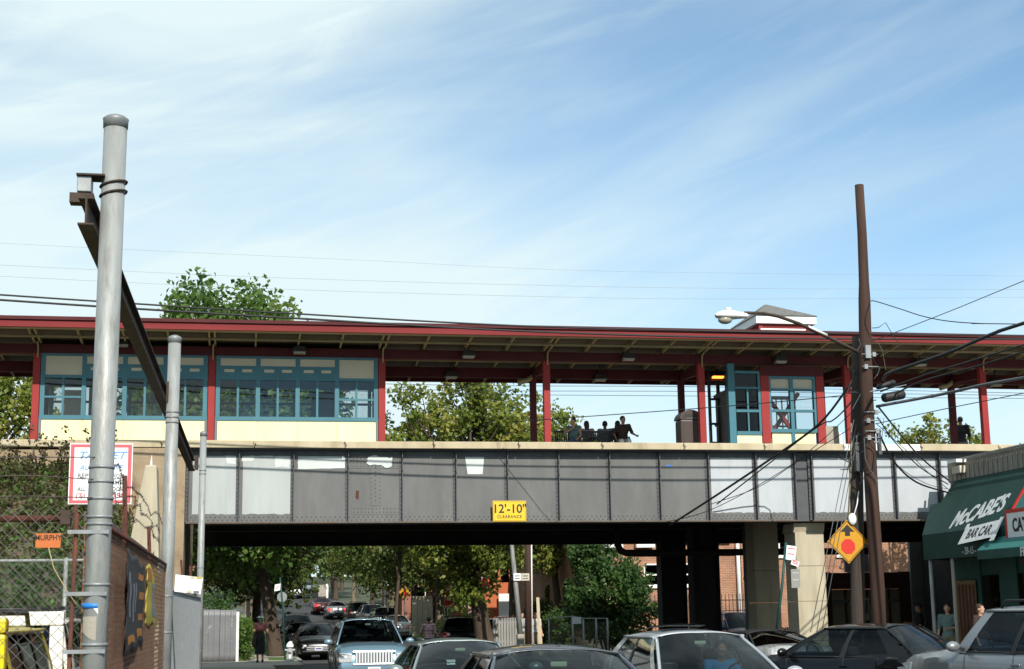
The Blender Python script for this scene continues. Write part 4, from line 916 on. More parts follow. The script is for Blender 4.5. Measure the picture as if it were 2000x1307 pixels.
MB().add(vs, fs, True).build('lamp_head', 'white_paint', sl)
MB().ell((h0.x+L_*.3, 26.6, h0.z-.05), .14, .11, .085, 14, 8).build('lens', 'lamp_glass', sl)
MB().cyl((h0.x+L_*.42, 26.6, h0.z+.11), (h0.x+L_*.42, 26.6, h0.z+.18), .05, n=10).build('photocell', 'white_paint', sl)
MB().cbox((12.28, 27.94, 6.78), .11, .06, .26).build('bracket', 'galv_band', sl)
# stop-ahead sign
sa = E('warning_sign', (11.79, 28.3, 0), 'amber diamond sign with black arrow and red octagon on the old pole', 'sign', 'stop ahead signs')
def stopahead(r_, c, s, mtx=None, yoff=0):
    q = lambda u, v, o: Vector((c.x+u*s, c.y+o, c.z+v*s))
    def poly(pts, o, nm, mm, th=.003): return MB().prism([q(u, v, o) for u, v in pts], (0, th, 0)).build(nm, mm, r_)
    poly([(-1, 0), (0, -1), (1, 0), (0, 1)], 0, 'sign_plate', 'sign_amber', .006)
    for k in range(4):
        P = [(-1, 0), (0, -1), (1, 0), (0, 1)]; a, b = P[k], P[(k+1) % 4]; poly([(a[0]*.95, a[1]*.95), (b[0]*.95, b[1]*.95), (b[0]*.915, b[1]*.915), (a[0]*.915, a[1]*.915)], -.004, 'border', 'sign_black')
    poly([(math.cos(math.pi/8+k*math.pi/4)*.36, -.22+math.sin(math.pi/8+k*math.pi/4)*.36) for k in range(8)], -.005, 'octagon', 'sign_red')
    poly([(-.12, .26), (.12, .26), (.12, .45), (.34, .45), (0, .78), (-.34, .45), (-.12, .45)], -.005, 'arrow', 'sign_black')
stopahead(sa, at(1656, 1058, Y=28.3), .43)
MB().ell(at(1665, 1014, Y=28.27), .09, .05, .12, 8, 6).build('rag_tie', 'sign_white', sa)
MB().tube([at(1667, 1010, Y=28.27), at(1674, 985, Y=28.32), at(1677, 960, Y=28.4)], .012, 5).build('rope', 'sign_white', sa)
# overhead cables: each one a thing
def wire(pts, r, label, mat='cable', n=5, name='overhead_cable', grp=None, sagv=None):
    P = [Vector(p) for p in pts]
    if any(w in label for w in ('to the right', 'upper right', 'along the canopy', 'crossing the sky', 'canopy and platform', 'rising to')): P.append(P[-1]+(P[-1]-P[-2]).normalized()*14)     # the run goes on to the next pole
    if any(w in label for w in ('along the canopy', 'crossing the sky', 'canopy and platform')): P.insert(0, P[0]-(P[1]-P[0]).normalized()*14)
    if sagv is not None: P = sag(P[0], P[1], sagv)
    elif len(P) > 2:   # smooth through the points
        Q = []
        for i in range(len(P)-1):
            p0, p1, p2, p3 = P[max(i-1, 0)], P[i], P[i+1], P[min(i+2, len(P)-1)]
            for k in range(6):
                t = k/6; Q.append(.5*((2*p1)+(p2-p0)*t+(2*p0-5*p1+4*p2-p3)*t*t+(3*p1-p0-3*p2+p3)*t**3))
        P = Q+[P[-1]]
    return tag(MB().tube(P, r, n).build(name, mat), label, 'cable', grp)
def pxl(L_, ya, yb=None):
    k = len(L_)-1; yb = ya if yb is None else yb
    return [at(x, y, Y=ya+(yb-ya)*i/max(k, 1)) for i, (x, y) in enumerate(L_)]
wire(pxl([(-120, 568), (180, 588), (560, 612), (1000, 636), (1400, 647), (1680, 652), (2000, 656), (2200, 657)], 33.4, 33.4), .021, 'upper of the two thick black cables running along the canopy edge')
wire(pxl([(-120, 578), (180, 598), (560, 621), (1000, 646), (1400, 659), (1690, 662), (2000, 663), (2200, 663)], 33.2, 33.2), .025, 'lower of the two thick black cables running along the canopy edge')
wire(pxl([(-100, 470), (240, 487), (700, 508), (1200, 530), (2100, 540)], 62), .005, 'highest faint thin wire crossing the sky', 'cable_pale', 4)
wire(pxl([(-100, 513), (500, 541), (1000, 556), (1400, 563), (2100, 566)], 62), .006, 'second faint thin wire crossing the sky above the canopy', 'cable_pale', 4)
wire(pxl([(-100, 535), (500, 563), (1000, 578), (1400, 584), (2100, 580)], 61), .006, 'third faint thin wire crossing the sky above the canopy', 'cable_pale', 4)
for k, (ya, yb, yc, lb) in enumerate(((750, 756, 770, 'upper thin wire seen between canopy and platform'), (760, 765, 776, 'middle thin wire seen between canopy and platform'), (766, 774, 783, 'lower thin wire seen between canopy and platform'))):
    wire(pxl([(-80, ya-34), (755, ya), (1400, yb), (2100, yc-2*k)], 55+k), .010, lb, 'cable', 4)
wire([at(1000, 824, Y=36.2), at(1400, 795, Y=31.2), at(1655, 772, Y=28.35)], .010, 'thin wire sloping down from the poles past the bench sitters', 'cable', 4)
wire(pxl([(1680, 742), (1662, 750), (1600, 828), (1500, 900), (1400, 967), (1308, 1026)], 28.3, 37.05), .027, 'thick black cable from the poles down to the bridge girder')
wire(pxl([(1678, 765), (1650, 800), (1625, 822), (1585, 842), (1400, 985)], 28.3, 37.05), .017, 'thinner cable looping below the thick one from the poles', 'cable')
wire(pxl([(1675, 795), (1550, 905), (1395, 993), (1300, 1020)], 28.3, 37.05), .009, 'slack thin wire from the poles across the white panels', 'cable', 4)
wire(pxl([(1672, 830), (1560, 900), (1480, 952), (1388, 985)], 28.3, 37.0), .009, 'lowest thin wire from the poles to the girder', 'cable', 4)
wire(pxl([(1726, 742), (1740, 728), (1850, 690), (1950, 648), (2060, 612)], 28.0, 22), .034, 'thickest black cable leaving the poles to the upper right')
wire(pxl([(1720, 765), (1800, 735), (1920, 698), (2060, 655)], 28.0, 23), .017, 'upper of the paired cables leaving the poles to the right')
wire(pxl([(1745, 772), (1800, 745), (1920, 712), (2060, 668)], 27.9, 23), .017, 'lower of the paired cables leaving the poles to the right')
wire(pxl([(1712, 794), (1840, 770), (1920, 752), (2000, 738), (2060, 726)], 28.0, 22.5), .030, 'grey sleeved cable leaving the poles to the right', 'cable_grey', 8)
wire(pxl([(1701, 588), (1712, 589), (1760, 604), (1800, 617), (1850, 627), (1920, 632), (2060, 634)], 28.0, 25), .010, 'kinked thin wire leaving the tall pole to the right')
wire(pxl([(1700, 668), (1850, 610), (2060, 524)], 28.4, 24), .008, 'straight thin wire rising to the upper right corner')
wire(pxl([(1710, 828), (1850, 798), (2060, 756)], 28.2, 25), .009, 'thin wire rising to the right below the sleeved cable')
for k, (L_, r_, lb) in enumerate((([(1716, 795), (1760, 850), (1800, 895), (1852, 938)], .020, 'black service cable from the pole to the bar roof, uppermost'), ([(1714, 815), (1750, 866), (1800, 915), (1852, 946)], .014, 'black service cable from the pole to the bar roof, second'),
        ([(1713, 838), (1745, 900), (1790, 942), (1850, 962)], .022, 'black service cable from the pole to the bar roof, lowest and thickest'), ([(1712, 828), (1770, 880), (1815, 925), (1855, 958)], .008, 'thin service wire from the pole to the bar roof'), ([(1714, 860), (1760, 915), (1810, 945), (1850, 955)], .007, 'thinnest service wire from the pole to the bar roof'))):
    wire(pxl(L_, 28.0, 35.9), r_, lb, grp='service cables to the bar')
for k, (x0, x1, lb) in enumerate(((1668, 1598, 'left guy wire slanting past the sunlit pier'), (1672, 1606, 'middle guy wire slanting past the sunlit pier'), (1676, 1612, 'right guy wire slanting past the sunlit pier'))):
    wire([at(x0, 820+12*k, Y=28.35), at(x1-15+4*k, 1235, Y=27.2)], .008, lb, 'cable_grey', 4, 'guy_wire', 'guy wires of the old pole')
sp = E('splice_case', (12.9, 27.85, 5.6), 'two black cable splice cases hung beside the tall pole', 'splice case')
a, b = at(1712, 757, Y=27.85), at(1748, 746, Y=27.85); MB().tube([a, a.lerp(b, .1), a.lerp(b, .9), b], [.035, .055, .055, .035], 10).build('case', 'cable', sp)
a, b = at(1724, 778, Y=27.85), at(1766, 770, Y=27.85); MB().tube([a, a.lerp(b, .08), a.lerp(b, .92), b], [.07, .092, .092, .07], 12).build('case', 'cable', sp)
MB().tube([at(1700, 765, Y=26.6), at(1715, 763, Y=27.85), at(1770, 752, Y=27.85)], .012, 5).build('hanger_wire', 'galv_band', sp)
rgt = random.Random(8)
tg = E('wire_tangle', (12.2, 28, 4.5), 'tangle of thin loose wires hanging round the two wooden poles', 'wires')
for k in range(16):
    x0, y0 = rgt.uniform(1655, 1705), rgt.uniform(640, 900); P = [(x0, y0)]
    for j in range(4): P.append((P[-1][0]+rgt.uniform(-16, 18), P[-1][1]+rgt.uniform(-12, 42)))
    Y0 = rgt.choice((27.85, 27.9, 28.3)); Q = pxl(P, Y0); MB().tube(Q, rgt.choice((.006, .008, .011)), 4, cap=False).build('loose_wire', rgt.choice(('cable', 'cable', 'cable_grey')), tg)
# ---------------------------------------------------------------- bar building on the right
bar = E('bar_building', (21, 30, 0), 'single-storey bar with grey parapet and green shopfront beside the bridge', 'building')
MB().box((18.02, 8, 0), (26, 36.35, 4.9)).build('wall', 'shop_grey', bar)
MB().box((17.98, 8, 4.9), (18.4, 36.38, 5.42)).build('parapet', 'parapet', bar, bevel=.02)
for k in range(30): MB().box((17.955, 36.3-k*.24, 4.92), (17.979, 36.3-k*.24-.19, 5.30)).build('parapet_tile', 'parapet', bar, bevel=.006)
MB().cyl((17.9, 36.0, 5.43), (17.9, 20, 5.43), .03, n=8).build('conduit', 'galv', bar)
MB().box((17.7, 35.3, 5.33), (17.97, 35.8, 5.41)).build('roof_light', 'white_paint', bar); MB().box((17.78, 35.3, 5.06), (17.95, 35.75, 5.25)).build('floodlight', 'cream_grey', bar, bevel=.03)
MB().box((17.99, 8, .13), (18.019, 36.3, 2.95)).build('shopfront', 'shop_green', bar)
for k, y in enumerate((35.0, 33.2, 31.4)): MB().box((17.96, y-.9, .9), (17.989, y-.1, 2.5)).build('shop_window', 'tint_glass', bar); MB().box((17.95, y-.05, .13), (17.989, y+.05, 2.9)).build('pilaster', 'shop_green', bar)
MB().box((17.93, 35.2, .14), (17.949, 36.2, 2.4)).build('door', 'shutter_tan', bar)
for k in range(5): MB().box((17.92, 35.25+.19*k, .3), (17.929, 35.36+.19*k, 2.3)).build('door_slat', 'maroon', bar)
aw = E('bar_awning', (17.4, 32, 2.9), 'dark green canvas awning with white lettering over the bar front', 'awning')
SL = [(18.0, 4.97), (16.9, 3.54)]
def onsl(s, y, o=0):       # point on the sloping cloth: s 0 at the top, 1 at the lower edge
    nx, nz = -.793, .61
    return Vector((18.0-1.1*s+nx*o, y, 4.97-1.43*s+nz*o))
poly = [onsl(0, 20), onsl(0, 36.0), onsl(.43, 35.95), onsl(.43, 36.55), onsl(1, 35.8), onsl(1, 20)]
MB().prism(poly, (.03, 0, -.02)).build('canvas_slope', 'awning_green', aw)
MB().box((16.9, 20, 2.92), (16.92, 35.8, 3.539)).build('valance', 'awning_green', aw)
MB().prism([(16.925, 35.78, 2.92), (16.925, 35.78, 3.53), (17.50, 36.5, 4.3), (17.97, 36.5, 4.3), (17.97, 36.3, 2.92)], (0, .02, 0)).build('end_cloth', 'awning_green', aw)
rt_, ups = Vector((0, -1, 0)), Vector((1.1, 0, 1.43))
def awt(s, px, py, size, mat='awning_text', sx=1, sh=.35, bold=.012, rot=0, o=.006):
    dz = 0; d = _f + CR*((px-CX)/F_PX) - CU*((py-CY)/F_PX)       # where that line of sight meets the cloth
    n_ = Vector((-.793, 0, .61)); t = (onsl(0, 30)-EYE).dot(n_)/d.dot(n_); c = EYE+d*t
    u2 = ups.normalized(); r2 = (rt_*math.cos(rot)+u2*math.sin(rot))
    return text(s, mat, size, frame_mtx(c+n_*o, r2, n_.cross(r2)), aw, ext=.002, shear=sh, bold=bold, sx=sx), c
t1, c1 = awt("McCABE'S", 1911, 1001, .72, sx=.74, sh=.10, bold=.022, rot=R(9))
_, cb_ = awt('BAR CAR', 1913, 1040,   .40, 'sign_black', sx=.66, sh=-.18, bold=.008, rot=R(4), o=.012)
m = MB(); u2 = ups.normalized(); n_ = Vector((-.793, 0, .61)); r2 = (rt_*math.cos(R(4))+u2*math.sin(R(4))); v2 = n_.cross(r2)
def bp(u, v, o=.005): return cb_+r2*(u-.42*v)+v2*v+n_*o
MB().prism([bp(-.86, -.26), bp(.80, -.24), bp(.90, .27), bp(-.74, .24)], n_*.003).build('banner_print', 'awning_text', aw)
MB().prism([bp(.62, -.36, .009), bp(.82, -.36, .009), bp(.95, .34, .009), bp(.78, .34, .009)], n_*.002).build('banner_print', 'awning_text', aw)
MB().prism([bp(-.78, .2, .009), bp(-.6, .2, .009), bp(-.6, .36, .009), bp(-.74, .36, .009)], n_*.002).build('banner_print', 'awning_text', aw)
pv = at(1893, 1076, X=16.9); text('- 39-15 -', 'awning_text', .24, frame_mtx((16.896, pv.y, pv.z), (0, -1, 0), (0, 0, 1)), aw, ext=.002, bold=.004, sx=.8)
for y in (35.6, 34.4): MB().cyl((16.98, y, .13), (16.98, y, 2.93), .05, n=10).build('awning_post', 'galv' if y > 35 else 'concrete_walk', aw)
a2 = E('light_awning', (17.2, 31, 2.9), 'pale teal lower awning jutting out at the right edge', 'awning')
y1 = at(1913, 1090, X=16.6).y; zb1, zt1, zs1 = at(1990, 1087, X=16.6).z, at(1990, 1068, X=16.6).z, at(1990, 1047, X=17.0).z
MB().prism([(16.89, y1, zs1+.02), (16.55, y1, zt1), (16.55, y1, zt1-.02), (16.89, y1, zs1)], (0, -8, 0)).build('canvas_slope', 'awning_light', a2)
MB().box((16.55, y1-8, zb1), (16.57, y1, zt1-.021)).build('valance', 'shop_green', a2)
pv = at(1997, 1078, X=16.55); text('FI', 'awning_text', .26, frame_mtx((16.545, pv.y, pv.z), (0, -1, 0), (0, 0, 1)), a2, ext=.002, bold=.012)
sg = E('catering_sign', (16.8, 32, 3.6), 'white sign with black letters and red framed window at the right edge', 'sign')
a, b = at(1968, 1003, X=16.86), at(2060, 1045, X=16.86)
MB().box((16.83, b.y, b.z), (16.86, a.y, a.z)).build('sign_board', 'sign_white', sg)
MB().box((16.82, b.y, a.z), (16.87, a.y+.05, a.z+.08)).box((16.82, a.y+.002, b.z), (16.87, a.y+.07, a.z-.001)).build('frame', 'sign_red', sg)
text('CAT', 'sign_black', .40, frame_mtx((16.826, a.y-.55, (a.z+b.z)/2), (0, -1, 0), (0, 0, 1)), sg, ext=.002, bold=.014, sx=.8)
a, b = at(1985, 925, X=16.95), at(1976, 998, X=16.86)
MB().prism([(17.35, a.y, a.z), (16.86, b.y, b.z), (16.86, b.y-.08, b.z), (17.35, a.y-.08, a.z)], (-.03, 0, .02)).build('frame', 'sign_red', sg)
MB().prism([(17.36, a.y-.081, a.z), (16.87, b.y-.081, b.z), (16.87, b.y-3, b.z), (17.36, a.y-3, a.z)], (-.015, 0, .01)).build('window', 'awning_light', sg)
for s in (16.83,): MB().box((16.87, b.y-3, a.z-2), (17.6, b.y-.2, a.z-1.1)).build('bracket', 'dark_rust', sg)
# shopfront below the far side of the bridge
sh = E('underpass_shop', (22, 51, 0), 'maroon and beige panelled shopfront below the bridge', 'shop')
ys0 = 51.2
def shx(px): return at(px, 1150, Y=ys0).x
MB().box((shx(1606), ys0, 0), (shx(1800), ys0+.3, 2.42)).build('wall', 'shop_panel', sh)
for a, b in ((1606, 1622), (1755, 1776)): MB().box((shx(a), ys0-.08, 0), (shx(b), ys0-.001, 3.02)).build('post', 'maroon', sh)
MB().box((shx(1622)+.001, ys0-.06, 2.43), (shx(1755)-.001, ys0+.3, 3.0)).build('header', 'maroon', sh)
for px in (1650, 1692, 1735): MB().box((shx(px)-.04, ys0-.03, 0), (shx(px)+.04, ys0-.001, 2.42)).build('batten', 'maroon', sh)
MB().box((shx(1622), ys0-.034, 1.98), (shx(1755), ys0-.002, 2.05)).build('batten', 'sign_grey', sh)
MB().box((shx(1655), ys0+.1, 3.02), (shx(1702), ys0+.2, 4.0)).build('grey_sheet', 'shop_grey', sh)
MB().box((shx(1776), 51.0, 0), (26, 51.15, 4.2)).build('side_wall', 'shop_grey', sh)
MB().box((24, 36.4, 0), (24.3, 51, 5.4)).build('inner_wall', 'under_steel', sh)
for (px, py, w, h, lb, mm) in ((1680, 1190, 40, 44, 'framed picture poster on the beige shop wall behind the poles', 'cream_grey'), (1553, 1200, 20, 44, 'grey poster on the shaded side of the sunlit pier', 'banner_grey')):
    yy = ys0-.05 if px > 1600 else 38.4; a, b = at(px-w/2, py-h/2, Y=yy), at(px+w/2, py+h/2, Y=yy)
    r_ = E('wall_poster', a, lb, 'poster'); MB().box((a.x, yy, b.z), (b.x, yy+.012, a.z)).build('sheet', mm, r_); MB().box((a.x+.06, yy-.004, b.z+.25), (b.x-.06, yy-.001, a.z-.08)).build('print', 'sign_grey', r_)
# regulation signs on the green post before the pier
gp = E('parking_sign_post', (13.9, 36.4, .0), 'leaning green post with white parking signs beside the sunlit pier', 'sign post')
MB().tube([at(1517, 1230, Y=36.6), at(1527, 1150, Y=36.6), at(1535, 1060, Y=36.6)], .035, 8).build('post', 'shop_green', gp)
b0 = at(1517, 1230, Y=36.6); MB().cyl((b0.x-.06, 36.6, 0), b0, .035, n=8).build('post_foot', 'shop_green', gp)
for (cx_, cy_, w, h, rot, mm) in ((1545, 1080, 20, 28, 8, 'sign_white'), (1553, 1100, 16, 10, 20, 'sign_white'), (1554, 1130, 18, 36, 0, 'shop_grey')):
    c = at(cx_, cy_, Y=36.5); s_ = 78.; m_ = frame_mtx(c, (math.cos(R(rot)), 0, -math.sin(R(rot))), (math.sin(R(rot)), 0, math.cos(R(rot))))
    q = [m_ @ Vector(v) for v in ((-w/2/s_, -h/2/s_, 0), (w/2/s_, -h/2/s_, 0), (w/2/s_, h/2/s_, 0), (-w/2/s_, h/2/s_, 0))]
    MB().prism(q, (0, .01, 0)).build('sign_plate', mm, gp)
    for k in range(2): 
        z = h/2/s_*(.6-.75*k); q = [m_ @ Vector(v) for v in ((-w*.36/s_, z-.014, .003), (w*.36/s_, z-.014, .003), (w*.36/s_, z+.014, .003), (-w*.36/s_, z+.014, .003))]
        MB().prism(q, (0, .002, 0)).build('print_line', 'girder_light' if cy_ > 1120 else 'sign_border_red', gp)
# ---------------------------------------------------------------- vehicles
def lerp(a, b, t): return a+(b-a)*t
def interp(P, x):
    if x <= P[0][0]: return P[0][1]
    for (x0, y0), (x1, y1) in zip(P, P[1:]):
        if x <= x1:
            t = (x-x0)/(x1-x0); t = t*t*(3-2*t)*.5+t*.5; return y0+(y1-y0)*t
    return P[-1][1]
pmat('tyre', (.012,.012,.012), r=.9); pmat('rim', (.5,.51,.52), r=.3, m=.8); pmat('chrome', (.82,.83,.84), r=.25, m=.45)
pmat('trim_black', (.012,.012,.013), r=.5); pmat('seat_cloth', (.05,.05,.052), (.04,.04,.042), 20, .9)
pmat('tail_red', (.42,.012,.012), r=.12, coat=.6); pmat('lens_clear', (.62,.64,.66), (.35,.36,.38), 25, .12, m=.1, coat=.9); pmat('amber_lens', (.6,.2,.02), r=.2)
pmat('plate_white', (.62,.64,.68), r=.5); pmat('plate_ink', (.05,.08,.25), r=.5); pmat('sticker', (.7,.78,.55), r=.6)
emat('tail_lit', (1, .03, .03), 2.2)
def paint(name, c, m=.0, r=.32, fl=None): return pmat(name, c, tuple(x*.9 for x in c), 40, r, m=m, coat=.8, lo=.45, hi=.6, det=2)
paint('paint_blue', (.20,.33,.43), .3); paint('paint_green', (.25,.30,.30), .5); paint('paint_dark', (.045,.055,.07), .3); paint('paint_silver', (.50,.53,.56), .55); paint('paint_silver2', (.55,.55,.54), .5)
pmat('paint_black', (.004,.004,.005), r=.25, coat=.25, spec=.3); paint('paint_grey', (.26,.275,.285), .45); paint('paint_white', (.78,.78,.75)); paint('paint_yellow', (.80,.66,.01)); paint('paint_red', (.28,.02,.02)); paint('paint_gold', (.32,.27,.19), .4); paint('paint_navy', (.02,.03,.07), .2)
SEDAN = dict(L=4.6, W=1.78, H=1.44, top=[(-2.3, .62), (-2.27, .80), (-2.1, .97), (-1.75, 1.0), (-1.2, .99), (0, .93), (.8, .93), (1.35, .92), (1.9, .82), (2.2, .70), (2.3, .55)],
             bot=[(-2.3, .42), (-2.15, .26), (-1.9, .2), (2.0, .2), (2.2, .24), (2.3, .36)], wid=[(-2.3, .74), (-2.15, .86), (-1.7, .96), (-1, 1), (1, 1), (1.7, .95), (2.15, .82), (2.3, .66)],
             bx=(-1.72, 1.12), rx=(-1.02, .22), yb=.94, yr=.64, bz=.93, splits=[.0, .075, .47, .515, .86, 1.0], axle=(-1.35, 1.40), wr=.315, grille=(.34, .48, .55))
COUPE = dict(SEDAN, L=4.5, H=1.36, bx=(-1.55, 1.0), rx=(-.75, .15), splits=[.0, .08, .66, .70, .90, 1.0])
SUV = dict(L=4.45, W=1.80, H=1.70, top=[(-2.22, .75), (-2.2, .95), (-2.1, 1.08), (-1.5, 1.1), (0, 1.06), (.75, 1.06), (1.25, 1.06), (1.85, 1.0), (2.12, .90), (2.22, .72)],
           bot=[(-2.22, .5), (-2.1, .34), (-1.9, .28), (1.95, .28), (2.12, .32), (2.22, .45)], wid=[(-2.22, .88), (-2.1, .95), (-1.7, .99), (-1, 1), (1.2, 1), (1.75, .985), (2.08, .95), (2.22, .88)],
           bx=(-2.08, 1.02), rx=(-1.82, .32), yb=.95, yr=.70, bz=1.06, splits=[.0, .07, .36, .395, .66, .70, .95, 1.0], axle=(-1.30, 1.34), wr=.355, grille=(.62, .46, .88), rack=True)
PATH = dict(SUV, L=4.7, H=1.78, bz=1.13, top=[(a*1.055, b+.07) for a, b in SUV['top']], bot=[(a*1.055, b+.04) for a, b in SUV['bot']], wid=[(a*1.055, b) for a, b in SUV['wid']], bx=(-2.15, .95), rx=(-1.95, .46), axle=(-1.4, 1.42), wr=.38)
JEEP = dict(SUV, L=4.1, H=1.76, bz=1.12, top=[(-2.05, .8), (-2.03, 1.05), (-1.9, 1.12), (0, 1.12), (.7, 1.12), (1.0, 1.10), (1.7, 1.06), (1.95, 1.0), (2.05, .8)], bot=[(-2.05, .5), (-1.9, .4), (1.9, .4), (2.05, .5)], wid=[(-2.05, .93), (-1.9, .97), (1.7, .95), (2.05, .88)], bx=(-2.0, .72), rx=(-1.95, .42), yr=.80, axle=(-1.2, 1.3), wr=.38)
VAN = dict(SUV, L=5.0, W=1.9, H=2.1, bz=1.2, top=[(-2.5, .8), (-2.46, 1.15), (-2.3, 1.2), (0, 1.2), (1.2, 1.2), (1.9, 1.1), (2.3, .95), (2.5, .7)], bot=[(-2.5, .45), (-2.3, .32), (2.3, .32), (2.5, .42)], wid=[(-2.5, .92), (-2.2, 1), (1.6, 1), (2.3, .9), (2.5, .78)], bx=(-2.4, 1.55), rx=(-2.3, .95), yr=.83, axle=(-1.5, 1.6), wr=.34, rack=False)
def car(kind, body, loc, az, label, name='parked_car', cat='car', group=None, glass='car_glass', interior=True, driver=None, lit=False, plate=True, door=True, soft=None, roofx=None, sunroof=False):
    """az: heading in degrees clockwise from the street axis (+Y)"""
    k = kind; r_ = E(name, (0, 0, 0), label, cat, group); Wd = k['W']/2; top, bot, wid = k['top'], k['bot'], k['wid']; L0, L1 = top[0][0], top[-1][0]; ax = k['axle']; wr = k['wr']
    H, bz, (bxr, bxf), (rxr, rxf), yb, yr = k['H'], k['bz'], k['bx'], k['rx'], k['yb']*Wd, k['yr']*Wd
    n = 64; xs = sorted(set([L0+(L1-L0)*i/n for i in range(n+1)]+[a_+s*(wr+.06)*c_ for a_ in ax for s in (-1, 1) for c_ in (1, .97, .9)])); m = MB(); ring = None
    rows = []
    for x in xs:
        w, zt, zb = Wd*interp(wid, x), interp(top, x), interp(bot, x); arch = 0
        for a_ in ax:
            dx = abs(x-a_); R_ = wr+.06
            if dx < R_: arch = max(arch, wr+math.sqrt(R_*R_-dx*dx)-.0)
        za = max(zb+.05, arch); h = zt-zb; sh_ = lerp(za, zt, .45) if za > zb+.35*h else zb+.42*h; cr = .045 if (x > bxf or x < bxr) else .0
        half = [(0, zb+.0), (.72*w, zb), (.74*w, za) if arch else (.90*w, zb+.015), (.965*w, za), (1.0*w, sh_ if sh_ > za else za+.02), (.995*w, max(lerp(sh_, zt, .45), za+.03)), (.965*w, zt-.075 if zt-.075 > za else za+.04), (.915*w, zt-.012), (.60*w, zt+cr*.75), (.30*w, zt+cr), (0, zt+cr*1.05)]
        rows.append([(x, y, z) for y, z in half]+[(x, -y, z) for y, z in reversed(half[1:-1])])
    K = len(rows[0]); V = [p for rw in rows for p in rw]; NS = len(rows)
    fs = [(i*K+j, i*K+(j+1) % K, (i+1)*K+(j+1) % K, (i+1)*K+j) for i in range(NS-1) for j in range(K)]+[tuple(reversed(range(K))), tuple(range((NS-1)*K, NS*K))]
    fs = [tuple(reversed(f)) for f in fs]
    m.add(V, fs, True); bo = m.build('body', body, r_, angle=38)
    soft = soft or body
    # greenhouse surfaces
    def side(s, t, sg=1, o=0):
        x = lerp(lerp(bxf, bxr, s), lerp(rxf, rxr, s), t); bulge = .025*math.sin(math.pi*t); y = lerp(yb*min(1, interp(wid, x)+.03), yr, t)+bulge+o; z = lerp(bz-.03, H-.07, t)
        return (x, sg*y, z)
    ed = side(0, 1)[1]
    def rf(u, v, o=0):
        x = lerp(rxr-.03, rxf+.03, u); y = lerp(-1, 1, v); e = abs(y); crown = .07*(1-e**2.4); fall = .035*((2*u-1)**2)
        return (x, y*(ed+.01), H-.07+crown-fall*(1-e*.6)+o)
    MB().grid(rf, 10, 12).build('roof', soft, r_, solid=.012)
    for sg in (1, -1):
        sp_ = k['splits']
        for i in range(len(sp_)-1):
            a, b = sp_[i], sp_[i+1]
            if i % 2 == 0:
                g_ = MB().grid(lambda u, v: side(lerp(a, b, u), v, sg, .004), 3, 6, flip=sg > 0); g_.build('pillar', soft if i in (0, len(sp_)-2) else 'trim_black', r_, solid=.0)
            else:
                MB().grid(lambda u, v: side(lerp(a, b, u), .04+.90*v, sg, -.004), 5, 6, flip=sg > 0).build('side_window', glass, r_)
                MB().tube([side(lerp(a, b, u/6), .035, sg, .006) for u in range(7)], .012, 5).build('window_trim', 'trim_black', r_)
        MB().tube([side(u/10, .965, sg, .008) for u in range(11)], .022, 6).build('roof_rail', soft, r_)
    def ws(u, v, o=0):       # windscreen
        y = lerp(-1, 1, v); x0, x1 = bxf+.02, rxf+.03; bow = .13*(1-y*y); a0 = side(0, 0)[1]*.96; a1 = ed*.98
        z0 = bz-.02; z1 = H-.075+.065*(1-abs(y)**2.4)-.03
        return (lerp(x0+bow, x1+bow*.25, u)+o, y*lerp(a0, a1, u), lerp(z0, z1, u)+.02*math.sin(math.pi*u)+o*.5)
    MB().grid(lambda u, v: ws(u, v), 8, 12, flip=True).build('windscreen', glass, r_)
    for sg in (0, 1): MB().tube([ws(u/8, sg, .004) for u in range(9)], .024, 6).build('pillar', soft, r_)
    MB().tube([ws(0, v/10, .006) for v in range(11)], .014, 5).build('screen_seal', 'trim_black', r_)
    def rw(u, v, o=0):
        y = lerp(-1, 1, v); x0, x1 = bxr-.02, rxr-.03; bow = .10*(1-y*y); a0 = side(1, 0)[1]*.95; a1 = ed*.97
        return (lerp(x0-bow, x1-bow*.3, u)-o, y*lerp(a0, a1, u), lerp(bz+.01, H-.075+.06*(1-abs(y)**2.4)-.03, u)+.015*math.sin(math.pi*u))
    MB().grid(lambda u, v: rw(u, v), 8, 12).build('rear_window', glass, r_)
    for sg in (0, 1): MB().tube([rw(u/8, sg, .004) for u in range(9)], .026, 6).build('pillar', soft, r_)
    MB().tube([rw(0, v/10, .006) for v in range(11)], .012, 5).build('screen_seal', 'trim_black', r_)
    if interior:      # shut lines of the doors, bonnet and boot, wipers
        def seam(x, lo=3, hi=8, side_=1):
            q = rows[min(range(NS), key=lambda i: abs(xs[i]-x))]; return [(x, side_*(abs(q[j][1])+.0015), q[j][2]) for j in range(lo, hi)]
        for sg in (1, -1):
            for s_ in k['splits'][1::2]:
                x = lerp(bxf, bxr, s_)+.02
                if x > ax[0]+.35: MB().tube(seam(x, side_=sg), .0055, 4, cap=False).build('shut_line', 'trim_black', r_)
        q = rows[min(range(NS), key=lambda i: abs(xs[i]-(bxf+.12)))]; MB().tube([(bxf+.14, y, z+.003) for _, y, z in (q[7], q[8], q[9], q[10])]+[(bxf+.14, -y, z+.003) for _, y, z in (q[9], q[8], q[7])], .006, 4, cap=False).build('shut_line', 'trim_black', r_)
        for y0_, y1_ in ((.55, .02), (.02, -.5)):
            p_, q_ = ws(.02, .5+y0_*.42, .014), ws(.10, .5+y1_*.42, .014); MB().tube([p_, q_], .008, 5).build('wiper', 'trim_black', r_)
    # cabin
    MB().box((bxr+.25, -yb+.1, bz-.015), (bxf-.25, yb-.1, bz+.0)).build('cabin_floor', 'trim_black', r_)
